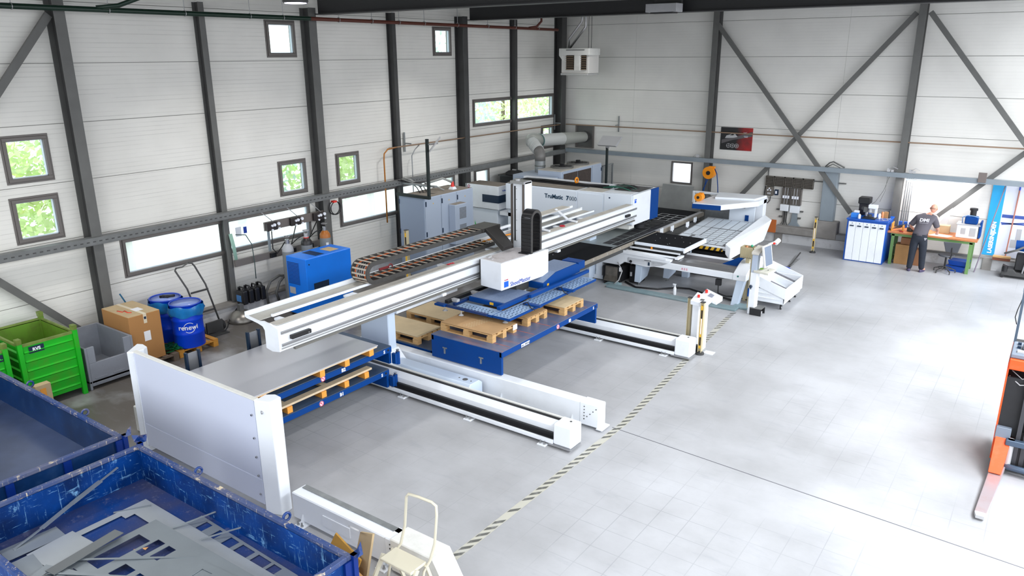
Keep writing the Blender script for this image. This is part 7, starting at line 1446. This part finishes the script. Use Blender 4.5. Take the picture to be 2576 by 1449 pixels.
# ---------------------------------------------------------------- blue scrap bins
bb_ = scratched('bin_blue', (2, 62, 138), (130, 182, 224), .7, dark=(1, 26, 70)); bo = M('bin_blue_outer', (2, 40, 116), .45, spec=.3); bf = scratched('bin_floor', (6, 54, 120), (110, 112, 136), .5, .35, dark=(62, 66, 96)); brm = scratched('bin_rim', (30, 62, 120), (214, 198, 168), .95, .5, dark=(96, 100, 122)); lug = M('lug_blue', (6, 52, 118), .4, dirt=.5, dcol=(190, 170, 140), ds=14)
def bin_(x0, x1, y0, y1, h, zf, lab, inner=bb_, floor_m=bf):
    o = thing('scrap_bin', lab, 'container', ((x0+x1)/2, (y0+y1)/2, 0), 'blue scrap bins'); t = .04
    part('bin_floor', MB().box(x0, y0, zf-.03, x1, y1, zf), floor_m, o)
    for a in ((x0, y0, x0+t, y1), (x1-t, y0, x1, y1), (x0+t, y0, x1-t, y0+t), (x0+t, y1-t, x1-t, y1)): part('side_wall', MB().box(a[0], a[1], .12, a[2], a[3], h-.04), inner, o)
    part('rim', MB().box(x0-.015, y0-.015, h-.05, x1+.015, y0+t, h).box(x0-.015, y1-t, h-.05, x1+.015, y1+.015, h).box(x0-.015, y0+t, h-.05, x0+t, y1-t, h).box(x1-t, y0+t, h-.05, x1+.015, y1-t, h), brm, o, .006)
    n = 3
    for k in range(n+1):
        y = y0+(y1-y0-.08)*k/n; part('rib', MB().box(x1, y, .12, x1+.03, y+.08, h-.05), bo, o); part('rib', MB().box(x0-.03, y, .12, x0, y+.08, h-.05), bo, o)
    for k in range(5):
        x = x0+(x1-x0-.08)*k/4; part('rib', MB().box(x, y1, .12, x+.08, y1+.03, h-.05), bo, o)
    part('lower_frame', MB().box(x0-.03, y0-.03, .1, x1+.03, y1+.03, .2), bo, o, .006)
    for x in (x0+.1, x1-.25):
        part('skid', MB().box(x, y0+.1, 0, x+.12, y1-.1, .12), bo, o)
    for x, y, sx, sy in ((x0, y1, -1, 1), (x1, y1, 1, 1), (x0, y0, -1, -1), (x1, y0, 1, -1)):
        part('corner_lug', MB().add([(x, y, h), (x+.1*sx, y, h), (x+.14*sx, y, h+.07), (x+.07*sx, y+.05*sy, h+.07), (x, y+.09*sy, h), (x+.02*sx, y+.12*sy, h+.07), (x+.1*sx, y+.07*sy, h), ], [(1, 2, 3, 6), (6, 3, 5, 4), (0, 1, 6, 4)]), lug, o)
        part('corner_post', MB().box(min(x, x+.05*sx), min(y, y+.05*sy), 0, max(x, x+.05*sx), max(y, y+.05*sy), h), bo, o)
    for x in (x0+(x1-x0)*.31, x0+(x1-x0)*.73): part('hook', MB().ring((x, y1+.06, h-.01), .04, .014, 'x', 12, 6), lug, o)
    return o
bin_(-7.97, -4.52, 1.98, 3.8, 1.1, .69, 'blue scratched scrap bin in front, filled with grey sheet cut-outs')
smooth = M('bin_floor_smooth', (70, 84, 116), .22, .3, var=.3, vs=1.2)
bin_(-11.9, -8.36, 1.98, 3.8, 1.1, .66, 'blue scrap bin at the left edge with an empty shiny floor', M('bin_dark_blue', (8, 44, 88), .35, var=.3, vs=2, dirt=.3, dcol=(60, 90, 130), ds=5), smooth)
# cut-out skeleton sheets inside the front bin
skels = [M('skeleton_sheet_%s' % n, c, .3, .5, var=.05, vs=3) for n, c in (('mid', (150, 158, 164)), ('light', (184, 190, 194)), ('dark', (122, 126, 128)))]; skel = skels[0]
def skeleton(x0, y0, x1, y1, z, holes, lab, rz=0, tilt=(0, 0), th=.004, mi=0):
    m_ = MB()
    for c in cells(x0, y0, x1, y1, holes): m_.box(c[0], c[1], z, c[2], c[3], z+th)
    cx_, cy_ = (x0+x1)/2, (y0+y1)/2; ca, sa = math.cos(rz), math.sin(rz)
    m_.v = [(cx_+(v[0]-cx_)*ca-(v[1]-cy_)*sa, cy_+(v[0]-cx_)*sa+(v[1]-cy_)*ca, v[2]+(v[0]-cx_)*tilt[0]+(v[1]-cy_)*tilt[1]) for v in m_.v]
    return single('sheet_skeleton', m_, skels[mi], lab, 'scrap metal', 'sheet cut-outs in the front bin')
skeleton(-7.47, 2.1, -4.95, 3.54, .705, [(-7.38, -7.3, 2.5, 3.22), (-7.3, -6.8, 2.5, 3.32), (-6.8, -5.1, 2.15, 3.3)], 'largest grey cut-out frame in the front bin, with one big opening', 0, mi=1)
hl = [(-6.84, -6.64, 2.62, 3.14), (-6.6, -6.48, 2.96, 3.2), (-6.42, -6.3, 3.0, 3.2), (-6.84, -6.7, 2.2, 2.5)]
for i in range(6):
    for j in range(3): hl.append((-6.5+.24*i, -6.33+.24*i+.02*(j % 2), 2.2+.22*j, 2.37+.22*j))
skeleton(-6.94, 2.05, -5.05, 3.38, .755, hl, 'grey cut-out sheet with many small rectangular holes, on top in the front bin', .02, (0, -.01))
hl = []
for i, x in enumerate((-6.56, -6.32, -6.12, -5.92, -5.66, -5.42)):
    w = (.11, .08, .14, .2, .2, .12)[i]; hl.append((x, x+w, 3.53, 3.66))
skeleton(-6.7, 3.49, -5.1, 3.69, .7, hl, 'narrow cut-out strip with square holes along the far wall of the front bin', -.03)
skeleton(-5.9, 2.3, -4.7, 3.3, .76, [(-5.8+.22*i, -5.66+.22*i, 2.4+.22*j, 2.56+.22*j) for i in range(5) for j in range(4)], 'grey cut-out sheet with a square grid of holes at the right of the front bin', .1)
skeleton(-7.0, 2.0, -6.2, 2.5, .78, [(-6.9, -6.8, 2.1, 2.4), (-6.7, -6.5, 2.1, 2.2), (-6.7, -6.5, 2.28, 2.42)], 'small grey cut-out plate at the near side of the front bin', .35)
for i, (x0, y0, x1, y1, z, rz, lab) in enumerate(((-7.74, 2.2, -7.5, 2.72, .715, -.05, 'plain grey plate against the left wall of the front bin'), (-7.48, 2.35, -7.05, 2.8, .722, .08, 'wide grey plate left of the big cut-out frame, nearer the middle'), (-7.44, 2.02, -7.06, 2.36, .726, -.1, 'grey plate at the near left of the front bin'), (-7.0, 2.3, -6.86, 3.0, .8, .12, 'darker narrow grey plate lying slanted over the cut-outs'))):
    skeleton(x0, y0, x1, y1, z, [], lab, rz, (0, 0) if i < 3 else (.05, .02), mi=(0, 1, 0, 2)[i])
m_ = MB(); P = [(-7.66, 2.3, .72), (-7.74, 2.6, .76), (-7.84, 2.95, .82), (-7.9, 3.3, .9), (-7.9, 3.5, .97)]
for a, b_, w in zip(P, P[1:], (.03, .06, .07, .035)): m_.bar(a, b_, w, .004, (0, 0, 1))
single('bent_strip', m_, skel, 'long bent grey strip leaning on the left inner wall of the front bin', 'scrap metal')
for i, (p, q_) in enumerate((((-7.5, 3.2, .71), (-7.3, 3.5, .715)), ((-6.72, 3.4, .72), (-6.5, 3.76, .8)), ((-6.3, 3.45, .73), (-6.05, 3.74, .8)), ((-6.95, 2.5, .79), (-6.0, 3.3, .75)), ((-6.9, 2.3, .79), (-5.9, 2.9, .8)))):
    single('metal_strip', MB().bar(p, q_, .025, .004), skel, ['thin grey strip beside the tip of the biggest frame in the front bin', 'thin grey strip propped on the far wall of the front bin, left one', 'thin grey strip propped on the far wall of the front bin, right one', 'long thin grey strip crossing the holes of the top cut-out sheet', 'thin grey strip at the near side of the top cut-out sheet'][i], 'scrap metal')
single('leaf_bits', MB().add([(-6.75, 3.0, .692), (-6.71, 3.03, .7), (-6.7, 3.0, .692)], [(0, 1, 2)]).add([(-6.7, 3.06, .692), (-6.65, 3.1, .7), (-6.64, 3.06, .692)], [(0, 1, 2)]), M('bit_orange', (230, 170, 110), .8), 'two small orange scraps on the front bin floor', 'scrap', kind='stuff')
# ladder
LD = thing('step_ladder', 'small cream step ladder with a tall handrail in front of the floor beam cover', 'ladder', (-4.5, 4.4, 0)); lc = M('ladder_cream', (206, 200, 180), .45)
hz = [(-4.72, 4.3, .0), (-4.7, 4.48, .6), (-4.64, 4.55, .72), (-4.58, 4.56, .95), (-4.55, 4.57, 1.27), (-4.52, 4.57, 1.31), (-4.4, 4.58, 1.315), (-4.24, 4.585, 1.315), (-4.19, 4.59, 1.29), (-4.18, 4.58, 1.2), (-4.2, 4.56, .9), (-4.25, 4.54, .7), (-4.28, 4.48, .6), (-4.26, 4.3, 0)]
part('handrail', MB().tube(hz, .014, 8), lc, LD); part('platform', MB().box(-4.68, 4.3, .66, -4.28, 4.52, .69), lc, LD, .006)
for z, y in ((.44, 4.12), (.22, 3.98)): part('step', MB().box(-4.7, y, z, -4.26, y+.2, z+.025), M('step_grey', (190, 190, 190), .5) if 'step_grey' not in bpy.data.materials else bpy.data.materials['step_grey'], LD, .004)
for x in (-4.71, -4.27): part('side_rail', MB().bar((x, 4.38, .68), (x, 3.88, 0), .02, .05, (0, 0, 1)), lc, LD); part('rear_leg', MB().bar((x, 4.5, .66), (x-.0, 4.72, 0), .03, .03), lc, LD)
# boards behind the front bin
single('tall_board', MB().hexa([(-5.3, 4.42, .0), (-4.98, 4.3, .0), (-4.97, 4.32, .0), (-5.29, 4.44, .0)], [(-5.22, 4.55, .62), (-4.98, 4.5, .72), (-4.97, 4.52, .72), (-5.21, 4.57, .62)]), cardl, 'pale upright board behind the corner of the front scrap bin', 'board')
single('brown_board', MB().hexa([(-5.7, 4.3, .0), (-5.1, 4.14, .0), (-5.1, 4.16, .0), (-5.7, 4.32, .0)], [(-5.55, 4.5, .5), (-5.05, 4.38, .45), (-5.05, 4.4, .45), (-5.55, 4.52, .5)]), M('mustard_board', (186, 140, 62), .7), 'mustard coloured board lying behind the front scrap bin', 'board')
single('thick_cardboard', MB().hexa([(-5.0, 3.98, .05), (-4.4, 3.9, .05), (-4.4, 3.94, .05), (-5.0, 4.02, .05)], [(-5.0, 4.12, .62), (-4.42, 4.02, .55), (-4.42, 4.06, .55), (-5.0, 4.16, .62)]), cardb, 'thick cardboard panel standing right of the front scrap bin corner', 'cardboard')
single('silver_offcut', MB().cyl((-5.2, 4.45, .72), (-5.2, 4.46, .73), .06, n=10), silver, 'small round grey offcut on the boards behind the front bin', 'offcut')
# ---------------------------------------------------------------- outside: ground and trees seen through the windows, and unseen light-blocking ground
struct('light_block_ground', MB().box(9, -46, -.3, 60, 60, -.02).box(-14, -46, -.3, 9, -6, -.02), M('light_block_asphalt', (120, 120, 120), .9))  # unseen ground added to cut light from below the horizon
struct('outside_ground', MB().box(-60, -40, -.3, -14.5, 60, -.1), M('pale_yard', (226, 228, 224), .9))
lf = [M('leaf_%s' % n, c, .6, var=.2, vs=1) for n, c in (('yellow_green', (216, 236, 170)), ('fresh_green', (184, 224, 150)), ('blue_green', (206, 232, 214)))]
bark = M('bark', (120, 104, 88), .9)
rnd = random.Random(11)
def tree(x, y, h, r, m, lab):
    o = thing('tree', lab, 'tree', (x, y, -.1), 'trees outside the left wall'); part('trunk', MB().cyl((x, y, -.1), (x, y, h*.7), .14, .06, n=8), bark, o)
    c = MB()
    for k in range(2100):
        u = rnd.random()**.5; a = rnd.uniform(0, 2*PI); ph = rnd.uniform(-1, 1); q_ = math.sqrt(1-ph*ph)
        p = Vector((x+r*u*q_*math.cos(a), y+r*u*q_*math.sin(a), h*.58+h*.42*u*ph)); s = rnd.uniform(.06, .13)
        d1 = Vector((rnd.uniform(-1, 1), rnd.uniform(-1, 1), rnd.uniform(-1, 1))).normalized(); d2 = d1.orthogonal().normalized()
        c.add([p-d1*s, p+d2*s*.5, p+d1*s, p-d2*s*.5], [(0, 1, 2, 3)])
    part('crown', c, m, o, kind='stuff')
names = ['behind the lowest left square window', 'behind the left wall between the first two columns', 'behind the wide frosted window', 'behind the paired square windows', 'behind the slim dark column', 'behind the small high window', 'behind the right half of the high wide window', 'behind the corner windows']
for i, (x, y, h, r) in enumerate(((-17.6, 6.6, 4.2, 1.5), (-18.6, 9.4, 6.2, 1.8), (-18.4, 12.6, 5.0, 1.7), (-17.9, 15.4, 4.4, 1.6), (-19.5, 18.6, 6.6, 2.0), (-19.0, 22.4, 6.4, 2.0), (-19.5, 26.5, 6.6, 2.3), (-19, 30.5, 6.5, 2.3))):
    tree(x, y, h, r, lf[i % 3], ['yellow-green', 'fresh green', 'blue-green'][i % 3]+' leafy tree outside, '+names[i])
